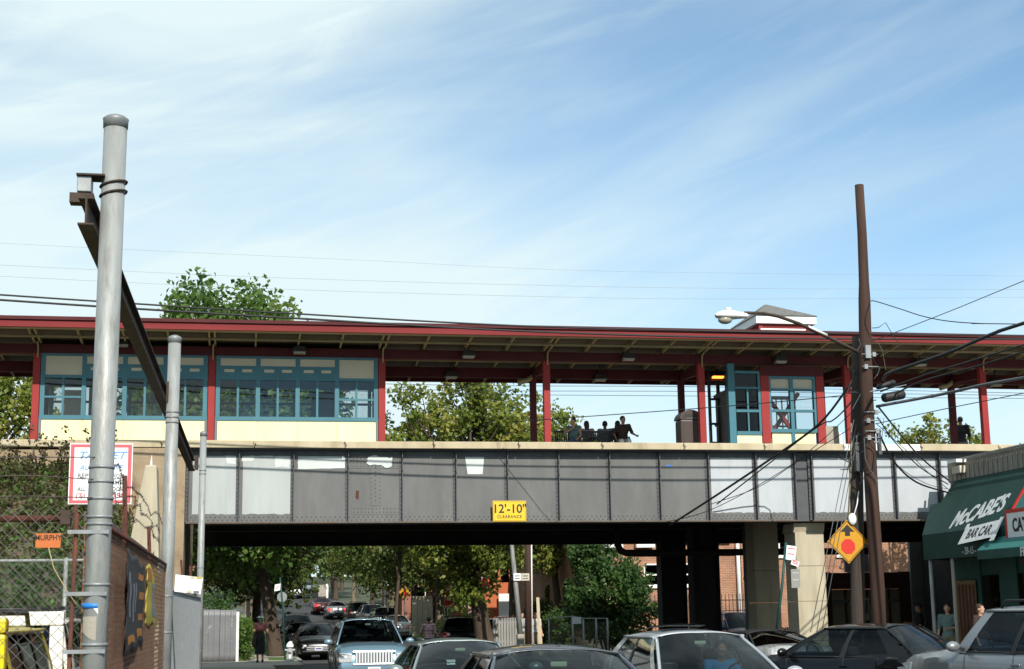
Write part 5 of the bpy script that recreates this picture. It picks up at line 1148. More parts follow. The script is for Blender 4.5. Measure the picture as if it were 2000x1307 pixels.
    if interior:
        for sx, sy in ((.0, .36), (.0, -.36), (-.95, .36), (-.95, -.36)):
            x = lerp(bxf, bxr, .48)+sx*.9
            if x < bxr+.5: continue
            MB().box((x-.08, sy-.23, bz), (x+.06, sy+.23, bz+.16)).box((x-.06, sy-.13, bz+.2), (x+.03, sy+.13, bz+.34)).box((x-.03, sy-.06, bz+.15), (x-.01, sy+.06, bz+.21)).build('seat_back', 'seat_cloth', r_, bevel=.025)
        MB().box((bxf-.32, -yb+.12, bz-.01), (bxf-.02, yb-.12, bz+.035)).build('dashboard', 'trim_black', r_, bevel=.012)
        MB().tube([(bxf-.42+.05*math.cos(a_*math.pi/8), .36+.18*math.sin(a_*math.pi/8), bz+.02+.17*math.cos(a_*math.pi/8)) for a_ in range(17)], .014, 6).build('steering_wheel', 'trim_black', r_)
        MB().box((rxf+.06, -.075, H-.185), (rxf+.085, .075, H-.14)).build('inner_mirror', 'sticker' if door else 'trim_black', r_, bevel=.012)
    for a_ in ax:
        for sg in (1, -1):
            y0 = sg*(Wd*.985); w_ = MB().tube([(a_, y0-sg*.2, wr), (a_, y0-sg*.015, wr), (a_, y0, wr)], [wr, wr, wr*.93], 22); w_ = w_.build('wheel', 'tyre', r_)
            MB().tube([(a_, y0-sg*.03, wr), (a_, y0+sg*.006, wr), (a_, y0+sg*.012, wr)], [wr*.66, wr*.66, wr*.15], 16).build('rim', 'rim', w_)
            MB().tube([(a_, sg*.25, wr), (a_, sg*Wd*.72, wr)], [wr*1.12, wr*1.12], 16).build('wheel_well', 'trim_black', r_)
    for sg in (1, -1):
        xm = lerp(bxf, rxf, .18)-.06; ym = side(.06, 0)[1]
        MB().ell((xm, sg*(ym+.17), bz+.065), .075, .115, .075, 12, 8).build('mirror', body, r_)
        MB().bar((xm-.01, sg*(ym-.02), bz+.02), (xm-.01, sg*(ym+.1), bz+.045), .05, .04).build('mirror_arm', 'trim_black', r_)
        if door:
            for xd in ((bxf+rxf)/2-1.02, (bxf+rxf)/2-1.95):
                if xd > bxr+.2: MB().box((xd-.09, sg*(Wd*.99), bz-.19), (xd+.09, sg*(Wd*1.012), bz-.155)).build('door_handle', body, r_, bevel=.008)
    # front and rear faces
    def surf(x, y, z): return (x, y, z)
    gz0, gw, gz1 = k['grille']; xf = L1; xr = L0
    MB().box((xf-.14, -gw, gz0), (xf+.012, gw, gz1)).build('grille', 'trim_black', r_, bevel=.02)
    nb_ = 13 if k.get('rack') is not None else 4
    if k.get('rack') is not None:
        MB().box((xf-.03, -gw-.06, gz1-.01), (xf+.025, gw+.06, gz1+.035)).build('grille_surround', 'chrome', r_, bevel=.008)
        MB().box((xf-.03, -gw-.05, gz0-.04), (xf+.025, gw+.05, gz0)).build('grille_surround', 'chrome', r_, bevel=.008)
        for i in range(nb_): y = lerp(-gw, gw, (i+.5)/nb_); MB().box((xf-.01, y-.022, gz0), (xf+.03, y+.022, gz1)).build('grille_bar', 'chrome', r_)
    else:
        for i in range(3): z = lerp(gz0, gz1, (i+.5)/3); MB().box((xf-.01, -gw, z-.012), (xf+.022, gw, z+.012)).build('grille_bar', 'chrome', r_)
    hl = .70 if k['W'] else .7; zh = interp(top, L1-.12)-.12
    for sg in (1, -1):
        y0 = Wd*interp(wid, L1-.1)*.93
        MB().prism([(xf-.40, sg*(y0+.085), zh+.10), (xf-.12, sg*(y0+.02), zh+.07), (xf-.055, sg*(gw+.10), zh+.05), (xf-.055, sg*(gw+.10), zh-.10), (xf-.10, sg*(y0+.02), zh-.11), (xf-.36, sg*(y0+.10), zh-.03)], (.06, 0, .0)).build('headlight', 'lens_clear', r_, bevel=.012)
        if k.get('rack') is not None: MB().prism([(xf-.30, sg*(Wd*.985), gz1+.01), (xf-.02, sg*(y0+.05), gz1-.02), (xf+.0, sg*(gw+.08), gz1-.03), (xf+.0, sg*(gw+.08), gz0+.03), (xf-.02, sg*(y0+.05), gz0+.03), (xf-.25, sg*(Wd*.985), gz0+.08)], (.03, 0, 0)).build('headlight', 'lens_clear', r_, bevel=.012)
        MB().ell((xf-.03, sg*(y0-.10), zh-.02), .05, .07, .06, 10, 6).build('lamp_bowl', 'chrome', r_)
        yr0 = Wd*interp(wid, L0+.1); zt_ = interp(top, L0+.06)
        tl = MB().prism([(xr+.32, sg*(yr0*1.045), zt_+.0), (xr+.02, sg*(yr0*.985), zt_+.02), (xr-.012, sg*(yr0*.62), zt_-.02), (xr-.012, sg*(yr0*.62), zt_-.15), (xr+.0, sg*(yr0*.97), zt_-.19), (xr+.3, sg*(yr0*1.035), zt_-.10)], (-.02, 0, 0)).build('taillight', 'tail_lit' if lit else 'tail_red', r_, bevel=.012)
        MB().box((xr-.038, sg*yr0*.66, zt_-.12), (xr-.031, sg*yr0*.78, zt_-.05)).build('reverse_lens', 'lens_clear', tl)
    MB().box((xf-.1, -Wd*.72, .32), (xf+.03, Wd*.72, .38)).build('bumper_strip', 'trim_black', r_, bevel=.01)
    MB().box((xr-.03, -Wd*.74, .40), (xr+.1, Wd*.74, .47)).build('bumper_strip', 'trim_black', r_, bevel=.01)
    if plate:
        for xx, zz in ((xf+.035, .46), (xr-.045, .66)):
            s_ = 1 if xx > 0 else -1; pl_ = MB().box((xx, -.155, zz-.075), (xx+.008*s_, .155, zz+.075)).build('number_plate', 'plate_white', r_)
            MB().box((xx+.0082*s_, -.12, zz-.028), (xx+.0095*s_, .12, zz+.03)).build('plate_marks', 'plate_ink', pl_)
    if k.get('rack'):
        for sg in (1, -1):
            P = [(rxr+.15, sg*(ed-.08), H-.05), (rxr+.22, sg*(ed-.08), H+.05), (rxf-.3, sg*(ed-.08), H+.05), (rxf-.18, sg*(ed-.08), H-.05)]
            MB().tube(P, .02, 6).build('roof_rack', 'trim_black', r_)
        for xx in (lerp(rxr, rxf, .3), lerp(rxr, rxf, .7)): MB().tube([(xx, -ed+.08, H+.045), (xx, ed-.08, H+.045)], .014, 6).build('rack_bar', 'trim_black', r_)
    if sunroof:
        MB().grid(lambda u, v: rf(.45+.28*u, .2+.6*v, .012), 3, 6).build('sunroof', 'tint_glass', r_); MB().grid(lambda u, v: rf(.18+.27*u, .2+.6*v, .05+.02*u), 3, 6).build('sunroof_panel', 'tint_glass', r_, solid=.01)
    p = ws(.12, .86); MB().grid(lambda u, v: ws(.05+.07*u, .84+.035*v, -.008), 2, 2, flip=True).build('windscreen_sticker', 'sticker', r_)
    r_.location = loc; r_.rotation_euler = (0, 0, math.pi/2-R(az))
    return r_
def px_on(px, Y): return at(px, 1240, Y=Y).x
# near traffic. heading 180 = towards the camera
car(SUV, 'paint_blue', (px_on(716, 39.6), 39.6, 0), 180, 'light blue SUV with bright upright chrome grille coming from under the bridge', 'blue_suv', 'car', interior=True)
car(dict(SEDAN, H=1.41), 'paint_green', (px_on(893, 22.6), 22.6, 0), 180, 'grey-green sedan roof behind the darkest sedan in the foreground', 'grey_sedan')
car(dict(SEDAN, H=1.47), 'paint_dark', (px_on(1078, 13.6), 13.6, 0), 181, 'dark blue-grey sedan nearest the camera at the bottom edge', 'dark_sedan')
SILV = car(dict(SEDAN, H=1.52, L=4.8), 'paint_silver', (px_on(1352, 19.0), 19.0, 0), 178, 'silver sedan with open sunroof and driver in a blue shirt', 'silver_sedan', sunroof=True)
car(dict(COUPE, H=1.34), 'paint_silver2', (px_on(1478, 32.8), 32.8, 0), -6, 'silver convertible with black soft top seen from behind', 'convertible_car', soft='trim_black', glass='tint_glass')
bs_ = car(dict(SEDAN, H=1.49), 'paint_black', (px_on(1672, 26.3), 26.3, 0), -31, 'glossy black sedan driving away below the diamond sign', 'black_sedan')
for sg in (1, -1):
    tc_ = MB().prism([(-2.26, sg*.60, 1.00), (-2.27, sg*.80, .98), (-2.05, sg*.895, .99), (-2.08, sg*.90, .70), (-2.31, sg*.80, .66), (-2.32, sg*.66, .66)], (.03, 0, 0)).build('tail_cluster', 'lens_clear', bs_, bevel=.012)
    for z_ in (.74, .87): MB().prism([(-2.315, sg*.68, z_), (-2.315, sg*.78, z_), (-2.16, sg*.905, z_+.01), (-2.16, sg*.905, z_+.09), (-2.305, sg*.78, z_+.085), (-2.305, sg*.68, z_+.085)], (-.03, sg*.01, 0)).build('red_lens', 'tail_red', tc_)
hd_ = Vector((math.sin(R(-13)), math.cos(R(-13)), 0)); rg_ = Vector((hd_.y, -hd_.x, 0)); ab_ = at(1866, 1262, Y=20.8); ab_.z = 0
car(PATH, 'paint_grey', ab_-hd_*.95+rg_*.86, -13, 'grey SUV with roof rails cut off by the right edge', 'grey_suv')
yj = car(JEEP, 'paint_yellow', (at(34, 1240, Y=11.3).x-.87, 13.4, 0), 0, 'yellow boxy off-roader parked behind the chain-link fence', 'yellow_offroader', glass='tint_glass')
wv = car(dict(JEEP, H=1.83, bz=1.12), 'paint_white', (at(152, 1240, Y=16.2).x-.87, 18.2, 0), 0, 'white boxy van parked ahead of the yellow off-roader', 'white_van', 'van', glass='tint_glass')
for sg in (-1, 1): MB().box((-2.10, sg*.60, 1.1), (-2.03, sg*.74, 1.70)).build('rear_frame', 'paint_white', wv, bevel=.02)
MB().box((-2.11, -.74, 1.70), (-1.98, .74, 1.84)).build('rear_header', 'paint_white', wv, bevel=.02)
for sg in (-1, 1): MB().box((-2.09, sg*.58, 1.1), (-1.95, sg*.79, 1.66)).build('rear_frame', 'paint_yellow', yj, bevel=.03)
MB().box((-2.09, -.79, 1.665), (-1.93, .79, 1.775)).build('rear_header', 'paint_yellow', yj, bevel=.03)
# beyond the bridge, left kerb (facing us) and right kerb (facing away)
def pk(kind, body, px, Y, az, label, name='parked_car', **kw):
    x = at(px, 1230, Y=Y).x
    return car(kind, body, (x, Y, gz(Y)), az, label, name, interior=False, glass='tint_glass', **kw)
pk(dict(SEDAN, H=1.48), 'paint_black', 617, 65.0, 180, 'black sedan facing us, first parked on the left kerb', group='cars along the far street')
pk(SEDAN, 'paint_black', 590, 72.5, 180, 'second black car parked behind the first on the left kerb', group='cars along the far street')
pk(SUV, 'paint_navy', 578, 81, 180, 'dark SUV parked third along the left kerb', group='cars along the far street')
pk(SEDAN, 'paint_navy', 570, 92, 180, 'dark sedan parked fourth along the left kerb', group='cars along the far street')
pk(SUV, 'paint_silver', 575, 180, 180, 'pale car far up the rising street', group='cars along the far street')
pk(SEDAN, 'paint_white', 600, 200, 180, 'white car farthest up the rising street', group='cars along the far street')
pk(SEDAN, 'paint_grey', 655, 130, 0, 'dark car with lit red brake lights far up the street', lit=True, group='cars along the far street')
pk(SEDAN, 'paint_red', 628, 139, 0, 'reddish car ahead of the braking car', lit=True, group='cars along the far street')
pk(SUV, 'paint_black', 697, 118, 0, 'black SUV beside the braking car', group='cars along the far street')
pk(SUV, 'paint_white', 722, 112, 0, 'white car partly hidden by the pale SUV', group='cars along the far street')
pk(SUV, 'paint_silver', 747, 103, 0, 'pale silver SUV behind the white sedan', group='cars along the far street')
pk(SEDAN, 'paint_white', 770, 92, 0, 'white sedan with a dark stripe parked on the right kerb', group='cars along the far street')
pk(dict(SUV, H=1.62), 'paint_black', 889, 66.5, 0, 'black hatchback seen from behind beside the leaning tree', group='cars along the far street')
pk(SEDAN, 'paint_silver', 955, 78, 90, 'silver car side-on behind the leaning tree trunk', group='cars along the far street')
pk(SEDAN, 'paint_silver2', 1005, 84, 90, 'pale sedan parked beyond the grey fence', group='cars along the far street')
pk(dict(VAN, H=2.4, L=5), 'paint_white', 1080, 82, 175, 'white van with large windscreen by the orange awning', 'white_van', cat='van')
pk(SUV, 'paint_navy', 1432, 57.5, 168, 'dark SUV with bright grille parked before the iron railing', 'parked_suv')
pk(SEDAN, 'paint_black', 1470, 58.5, 150, 'dark car beside the parked SUV behind the steel column', 'parked_car')
_m = MATS['cloth_striped'].node_tree; _w = N('ShaderNodeTexWave', _m, bands_direction='Z'); _w.inputs['Scale'].default_value = 5.5; _t = N('ShaderNodeTexCoord', _m); _m.links.new(_t.outputs['Object'], _w.inputs['Vector'])
_x = N('ShaderNodeMixRGB', _m); _x.inputs[1].default_value = (.30, .05, .08, 1); _x.inputs[2].default_value = (.6, .5, .5, 1); _m.links.new(_w.outputs['Fac'], _x.inputs[0]); _m.links.new(_x.outputs[0], _m.nodes['Principled BSDF'].inputs['Base Color'])
# ---------------------------------------------------------------- people
STAND = dict(pel=(0, 0, .93), ch=(0, .01, 1.24), nk=(0, 0, 1.43), hd=(0, .02, 1.575), sh=(.185, 0, 1.385), el=(.235, -.02, 1.11), wr=(.25, .08, .87), hp=(.09, 0, .90), kn=(.10, .03, .49), an=(.10, -.02, .09), toe=(.12, .15, .035))
SIT = dict(pel=(0, 0, .57), ch=(0, -.01, .88), nk=(0, .0, 1.06), hd=(0, .03, 1.20), sh=(.18, 0, 1.02), el=(.23, .06, .77), wr=(.16, .28, .66), hp=(.09, .02, .55), kn=(.11, .44, .52), an=(.11, .46, .10), toe=(.12, .62, .04))
def person(loc, az, label, pose=STAND, scale=1.0, skin='skin_light', top='cloth_black', legs='cloth_jeans', hair='hair_dark', sleeve=.5, trousers=1.0, skirt=False, long_hair=False, left=None, right=None, head_turn=0, bag=None, hat=None, group=None, vox=.013):
    r_ = E('person', (0, 0, 0), label, 'person', group)
    J = {}
    for k, v in pose.items():
        if k in ('pel', 'ch', 'nk', 'hd'): J[k] = Vector(v)
        else:
            for s, n_ in ((1, 'R'), (-1, 'L')): J[k+n_] = Vector((v[0]*s, v[1], v[2]))
    for ov, n_, s in ((right, 'R', 1), (left, 'L', -1)):
        for k, v in (ov or {}).items(): J[k+n_] = Vector((v[0]*s, v[1], v[2]))
    m = MB(); HT = Matrix.Rotation(R(-head_turn), 3, 'Z')
    def cap(mm, a, b, ra, rb): mm.tube([a, b], [ra, rb], 10); mm.ell(a, ra, ra, ra, 10, 6); mm.ell(b, rb, rb, rb, 10, 6)
    def torso(mm, g, up=True):
        mm.ell(J['pel'], .155+g, .112+g, .13+g, 14, 10); mm.ell(J['pel'].lerp(J['ch'], .5), .133+g, .098+g, .17+g, 14, 10); mm.ell(J['ch'], .162+g, .113+g, .17+g, 14, 10)
        mm.ell(J['ch'].lerp(J['nk'], .45), .13+g, .09+g, .10+g, 12, 8)
        for s in 'RL': cap(mm, J['ch'].lerp(J['nk'], .6), J['sh'+s], .07+g, .058+g)
    torso(m, 0); cap(m, J['nk']-Vector((0, 0, .05)), J['hd']-Vector((0, .0, .03)), .055, .05)
    hd = J['hd']
    def hp_(x, y, z): return hd+HT @ Vector((x, y, z))
    m.ell(hp_(0, -.008, .025), .075, .094, .092, 14, 10, HT); m.ell(hp_(0, .02, -.045), .056, .066, .068, 12, 8, HT); m.ell(hp_(0, .088, -.012), .013, .02, .02, 8, 6, HT); m.ell(hp_(0, .075, -.065), .024, .018, .012, 8, 6, HT)
    for s in (-1, 1): m.ell(hp_(s*.076, -.005, .0), .012, .024, .032, 8, 6, HT)
    for s in 'RL':
        cap(m, J['sh'+s], J['el'+s], .048, .038); cap(m, J['el'+s], J['wr'+s], .038, .026)
        d = (J['wr'+s]-J['el'+s]).normalized(); sd = d.cross(Vector((0, 1, 0))); sd = (sd if sd.length > .1 else d.cross(Vector((1, 0, 0)))).normalized(); pn = sd.cross(d).normalized(); pc = J['wr'+s]+d*.06
        m.ell(pc, .036, .02, .05, 10, 6, Matrix((sd, pn, d)).transposed())
        for i, (o, ln) in enumerate(((-.026, .062), (-.009, .074), (.009, .07), (.026, .055))):
            f0 = pc+sd*o+d*.035; f1 = f0+d*ln*.55+pn*.006; f2 = f1+d*ln*.4+pn*.024; m.tube([f0, f1, f2], [.0095, .009, .008], 6)
        t0 = pc-sd*.03-d*.02; m.tube([t0, t0-sd*.025+d*.03, t0-sd*.028+d*.06+pn*.01], [.011, .010, .009], 6)
        cap(m, J['hp'+s], J['kn'+s], .078, .054); cap(m, J['kn'+s], J['kn'+s].lerp(J['an'+s], .35), .052, .052); cap(m, J['kn'+s].lerp(J['an'+s], .35), J['an'+s], .052, .034)
        cap(m, J['an'+s]-Vector((0, 0, .03)), J['toe'+s], .042, .032)
    b = m.build('body', skin, r_); remesh(b, vox)
    m = MB(); torso(m, .014)
    for s in 'RL':
        if sleeve > 0: e = J['sh'+s].lerp(J['el'+s], min(1, sleeve*2)); cap(m, J['sh'+s], e, .063, .055)
        if sleeve > .5: cap(m, J['el'+s], J['el'+s].lerp(J['wr'+s], sleeve*2-1), .053, .040)
    sh_ = m.build('shirt', top, r_); remesh(sh_, vox)
    m = MB()
    if skirt:
        c = (J['knR']+J['knL'])/2; m.tube([J['pel']+Vector((0, 0, .10)), J['pel'], c-Vector((0, 0, .0)), c-Vector((0, 0, .18))], [.15, .178, .19, .185], 16); nm = 'skirt'
    else:
        nm = 'trousers'; m.ell(J['pel']-Vector((0, 0, .02)), .168, .125, .13, 14, 8)
        for s in 'RL':
            cap(m, J['hp'+s], J['kn'+s], .094, .068)
            if trousers > .5: cap(m, J['kn'+s], J['kn'+s].lerp(J['an'+s], (trousers-.5)*1.9), .067, .056)
    tr_ = m.build(nm, legs, r_); remesh(tr_, vox)
    m = MB()
    m.ell(hp_(0, -.022, .042), .084, .098, .09, 14, 10, HT)
    if long_hair: m.ell(hp_(0, -.06, -.04), .085, .06, .13, 12, 8, HT); m.ell(hp_(0, -.07, -.14), .075, .045, .1, 12, 8, HT)
    h_ = m.build('hair', hair, r_); remesh(h_, .011)
    for s in (-1, 1): MB().ell(hp_(s*.032, .078, .012), .011, .008, .008, 8, 6).build('eye', 'cloth_white', r_)
    for s in 'RL':
        m = MB(); cap(m, J['an'+s]-Vector((0, .02, .042)), J['toe'+s]-Vector((0, 0, .004)), .05, .04); q = m.build('shoe', 'cloth_black', r_); remesh(q, .012)
    if hat: m = MB(); m.ell(hp_(0, 0, .07), .10, .11, .06, 12, 6); m.tube([hp_(0, 0, .055), hp_(0, 0, .065)], [.17, .165], 16); m.build('hat', hat, r_)
    r_.scale = (scale,)*3; r_.location = loc; r_.rotation_euler = (0, 0, -R(az))
    return r_
BYP = 42.0
for o in [bn]+list(bn.children): pass
bn.location.y += BYP-BY; ROOTS[bn].y += 0
def pxz(px, Y): return at(px, 850, Y=Y).x
g1 = 'people on the platform bench'
person((pxz(1120, BYP-.32), BYP-.32, CT), 200, 'sitter in jeans and grey vest at the left end of the bench', SIT, .93, 'skin_light', 'cloth_teal', 'cloth_jeans', 'hair_brown', 0, group=g1, head_turn=30, right=dict(el=(.25, .14, .84), wr=(.03, .26, .95)), left=dict(kn=(.02, .46, .64), an=(-.12, .62, .34), toe=(-.16, .76, .30)))
person((pxz(1146, BYP+.32), BYP+.32, CT), 0, 'sitter in a pale pink top seen from behind on the bench', SIT, .93, 'skin_mid', 'cloth_pink', 'cloth_khaki', 'hair_dark', .5, long_hair=True, group=g1)
person((pxz(1182, BYP+.32), BYP+.32, CT), 10, 'sitter in a light grey top seen from behind on the bench', SIT, .93, 'skin_dark', 'cloth_grey', 'cloth_jeans', 'hair_dark', .5, group=g1)
person((pxz(1207, BYP+.34), BYP+.34, CT), -15, 'sitter in a blue shirt leaning back on the bench', SIT, .94, 'skin_dark', 'cloth_blue', 'cloth_jeans', 'hair_dark', .5, group=g1)
person((pxz(1217, BYP-.30), BYP-.30, CT+.04), 185, 'sitter in white trousers and dark top facing the street on the bench', SIT, .95, 'skin_mid', 'cloth_brown', 'cloth_white', 'hair_dark', .45, group=g1, head_turn=-20, left=dict(el=(.28, .0, .8), wr=(.36, .16, .72)), right=dict(el=(.27, .0, .78), wr=(.24, .2, .6)))
person((at(1876, 830, Y=44.6).x, 44.6, CT-.012), 20, 'man in a black T-shirt standing between red posts on the platform', STAND, 1.04, 'skin_dark', 'cloth_black', 'cloth_khaki', 'hair_dark', .5)
WALK = dict(STAND)
bgw = person((at(508, 1250, Y=57.3).x, 57.3, .125), -4, 'woman in dark red top and black skirt walking away on the pavement', STAND, .99, 'skin_mid', 'cloth_darkred', 'cloth_black', 'hair_dark', .25, skirt=True, long_hair=True, hat='cloth_teal', right=dict(an=(.09, -.10, .11), toe=(.10, .05, .04), el=(.27, .02, 1.12), wr=(.33, .14, .90)), left=dict(an=(.07, .14, .09), toe=(.08, .3, .035)))
hb = E('handbag', (at(497, 1250, Y=57.2).x, 57.2, .8), 'dark shoulder bag carried by the woman in dark red', 'bag')
bx_ = at(497, 1250, Y=57.2).x
MB().box((bx_-.09, 57.1, .72), (bx_+.06, 57.35, 1.02)).build('bag_body', 'cloth_brown', hb, bevel=.04); MB().tube([(bx_-.02, 57.12, 1.0), (bx_+.05, 57.15, 1.3), (bx_+.06, 57.25, 1.42), (bx_+.03, 57.33, 1.0)], .012, 5).build('strap', 'cloth_brown', hb)
person((at(838, 1240, Y=56.4).x, 56.4, 0), 10, 'person in a red and white striped top crossing beside the black hatchback', STAND, .99, 'skin_dark', 'cloth_striped', 'cloth_jeans', 'hair_dark', .5, left=dict(el=(.3, .1, 1.12), wr=(.32, .3, 1.05)))
person((at(1046, 1230, Y=59.5).x, 59.5, .13), 165, 'person in white top and shorts beside the leaning white plank', STAND, .98, 'skin_light', 'cloth_white', 'cloth_beige', 'hair_brown', .4, trousers=.4)
person((at(1019, 1230, Y=63).x, 63, .13), 150, 'person in a pale shirt half hidden by the street light pole', STAND, .98, 'skin_light', 'cloth_grey', 'cloth_khaki', 'hair_dark', .5)
person((at(1796, 1200, Y=40).x, 40, .14), -60, 'person in a black top standing below the bridge near the bar', STAND, 1.02, 'skin_mid', 'cloth_black', 'cloth_grey', 'hair_dark', .4, right=dict(el=(.25, .12, 1.15), wr=(.08, .32, 1.16)))
person((at(1851, 1200, Y=35.4).x, 35.4, .14), -140, 'person in a patterned grey top standing under the bar awning', STAND, 1.0, 'skin_light', 'cloth_teal', 'cloth_khaki', 'hair_brown', .5, long_hair=True, left=dict(el=(.26, .12, 1.12), wr=(.1, .3, 1.1)))
person((at(1914, 1200, Y=31.5).x, 31.5, .14), 150, 'brown-haired person whose head shows behind the grey SUV roof', STAND, .985, 'skin_light', 'cloth_brown', 'cloth_jeans', 'hair_brown', .5)
# driver of the silver sedan
DRV = dict(SIT, el=(.25, .22, .80), wr=(.16, .42, .86))
sx_, sy_ = SILV.location.x, SILV.location.y
person((sx_+.36+.0, sy_-.02, .09), 180, 'driver in a bright blue shirt at the wheel of the silver sedan', DRV, .97, 'skin_mid', 'cloth_skyblue', 'cloth_black', 'hair_dark', .5)
# ---------------------------------------------------------------- beyond the bridge: trees
def Xat(px, Y, py=1200): return at(px, py, Y=Y).x
b0 = (Xat(541, 66), 66, gz(66)+.1)
tree(b0, 16, (Xat(448, 65), 64.5, 9.6), (5.2, 4.6, 6.3), 540, 72, .24, .29, 'big dark green tree on the left kerb rising above the canopy roof', 11, 'leaf_green', 'bark', 1.0, 'trees beyond the bridge', fork=.3, shell=.6)
b1 = (Xat(952, 62.5), 62.5, gz(62)+.1)
tree(b1, 11.4, (Xat(912, 62), 62, 7.3), (3.5, 3.2, 4.8), 320, 95, .18, .36, 'leaning trunk tree with yellowish olive crown behind the platform posts', 12, 'leaf_olive', 'bark', .62, 'trees beyond the bridge', fork=.34, lean=(-.25, 0))
tree((Xat(1090, 70), 70, gz(70)), 10.6, (Xat(1078, 70), 70, 7.4), (2.7, 2.4, 4.1), 170, 90, .18, .2, 'slimmer olive tree beside the bench, crown reaching right', 13, 'leaf_olive', 'bark', .55, 'trees beyond the bridge')
tree((Xat(1000, 74), 74, gz(74)), 9.0, (Xat(1005, 74), 74, 6.8), (2.6, 2.6, 2.8), 120, 70, .18, .22, 'olive tree showing low between the two platform posts', 23, 'leaf_olive', 'bark', .6, 'trees beyond the bridge')
tree((-10.5, 56, 0), 10.8, (Xat(10, 56, 800), 56, 8.2), (2.4, 2.4, 2.9), 140, 70, .16, .2, 'slender yellow-green tree at the far left beside the shelter', 14, 'leaf_olive', 'bark', .5, 'trees beyond the bridge')
tree((Xat(1825, 62), 62, 0), 9.9, (Xat(1825, 62, 830), 62, 7.7), (3.0, 2.4, 2.7), 110, 60, .15, .17, 'thin-leaved yellowish tree behind the standing man', 15, 'leaf_olive', 'bark', .45, 'trees beyond the bridge', basev=.6)
tree((Xat(1995, 64), 64, 0), 8.8, (Xat(1995, 64, 850), 64, 7.2), (1.7, 1.6, 1.8), 50, 45, .16, .15, 'small tree at the far right edge above the coping', 16, 'leaf_olive', 'bark', .45, 'trees beyond the bridge', basev=.6)
tree((Xat(790, 60), 63, 0), 8.6, (Xat(782, 63, 850), 63, 7.5), (.9, .8, 1.2), 24, 45, .15, .08, 'thin sapling top just right of the glazed shelter', 26, 'leaf_olive', 'bark', .35, 'trees beyond the bridge')
# street rows: prototypes then copies
pA = tree((0, 0, 0), 9.5, (0, 0, 6.2), (4.2, 4.2, 3.7), 150, 62, .24, .26, 'x', 31, 'leaf_street', 'bark', .95, 'trees lining the far street', fork=.42)
pB = tree((0, 0, 0), 9.5, (.3, 0, 6.0), (4.6, 4.2, 3.6), 150, 62, .24, .30, 'x', 32, 'leaf_street', 'bark_pale', .95, 'trees lining the far street', fork=.42)
ROW = [(.95, 77, 'A', 'first shade tree up the left pavement'), (.9, 89, 'B', 'second shade tree up the left pavement'), (.9, 102, 'A', 'third shade tree up the left pavement'), (.9, 117, 'A', 'fourth shade tree up the left pavement'), (.8, 136, 'B', 'fifth shade tree up the left pavement'), (.6, 160, 'A', 'sixth shade tree up the left pavement'),
       (11.35, 86, 'B', 'pale-trunked plane tree beside the pink column'), (11.3, 99, 'A', 'shade tree behind the amber diamond sign'), (11.3, 114, 'B', 'third shade tree along the right verge'), (11.3, 130, 'A', 'fourth shade tree along the right verge'), (11.2, 150, 'B', 'fifth shade tree along the right verge'), (11.0, 175, 'A', 'sixth shade tree along the right verge'),
       (-7.5, 72, 'A', 'tree in the garden left of the metal hoarding'), (-8, 90, 'B', 'tree behind the left house'), (15.8, 96, 'B', 'tree shading the red shop'), (5.2, 215, 'A', 'tree closing the end of the street'), (-2, 205, 'B', 'tree at the far end of the left pavement'), (14, 210, 'A', 'tree at the far end of the right pavement'), (20, 108, 'A', 'tree behind the brick house roofs'), (-.2, 178, 'A', 'broad tree closing the left side far up the street'), (11.6, 186, 'B', 'broad tree closing the right side far up the street'), (3.4, 232, 'B', 'leftmost broad tree past the end of the street'), (8.4, 236, 'A', 'middle broad tree past the end of the street')]
used = {}
for i, (x, y, k, lb) in enumerate(ROW):
    src = pA if k == 'A' else pB
    o = src if k not in used else copy_tree(src)
    used[k] = 1; o.location = (x, y, gz(y)); o.rotation_euler = (0, 0, i*1.37); s = (.92+.16*((i*37) % 10)/10)*(1.5 if i > 18 else 1); o.scale = (s, s, s*(.95 if y < 110 else 1.1)); o['label'] = lb; ROOTS[o] = Vector((x, y, gz(y)))
rngf = np.random.default_rng(77)
cents = [(rngf.uniform(-60, 110), rngf.uniform(245, 300), gz(260)+rngf.uniform(0, 15)) for _ in range(1300)]
tag(leaves('far_wood', cents, 18, (2.2, 2.2, 1.8), 1.0, 'leaf_mid', None, rngf), 'dark mass of trees closing the view up the street', 'trees', kind='stuff')
# bush in front of the brick building
bs = E('large_bush', (Xat(1195, 57), 57, .1), 'dense dark green bush in front of the brick building', 'bush')
cents = []
for i in range(150):
    d = rngf.normal(size=3); d /= np.linalg.norm(d); q = .45+.6*rngf.random()
    cents.append((Xat(1195, 57)+d[0]*1.75*q, 57+d[1]*1.4*q, 2.25+d[2]*1.75*q))
for i in range(26): cents.append((Xat(1150, 57)+rngf.normal(0, .3), 57+rngf.normal(0, .4), 3.6+rngf.uniform(0, 1.0)))
leaves('foliage', cents, 85, .42, .14, 'leaf_dark', bs, rngf, base=.55)
m = MB(); 
for k in range(7): m.tube([(Xat(1195, 57)+.1*k-.3, 57, .1), (Xat(1195, 57)+.25*(k-3), 57+.1*(k % 3), 1.6), (Xat(1195, 57)+.42*(k-3), 57, 2.9)], [.05, .035, .015], 6)
m.build('stem', 'bark', bs)
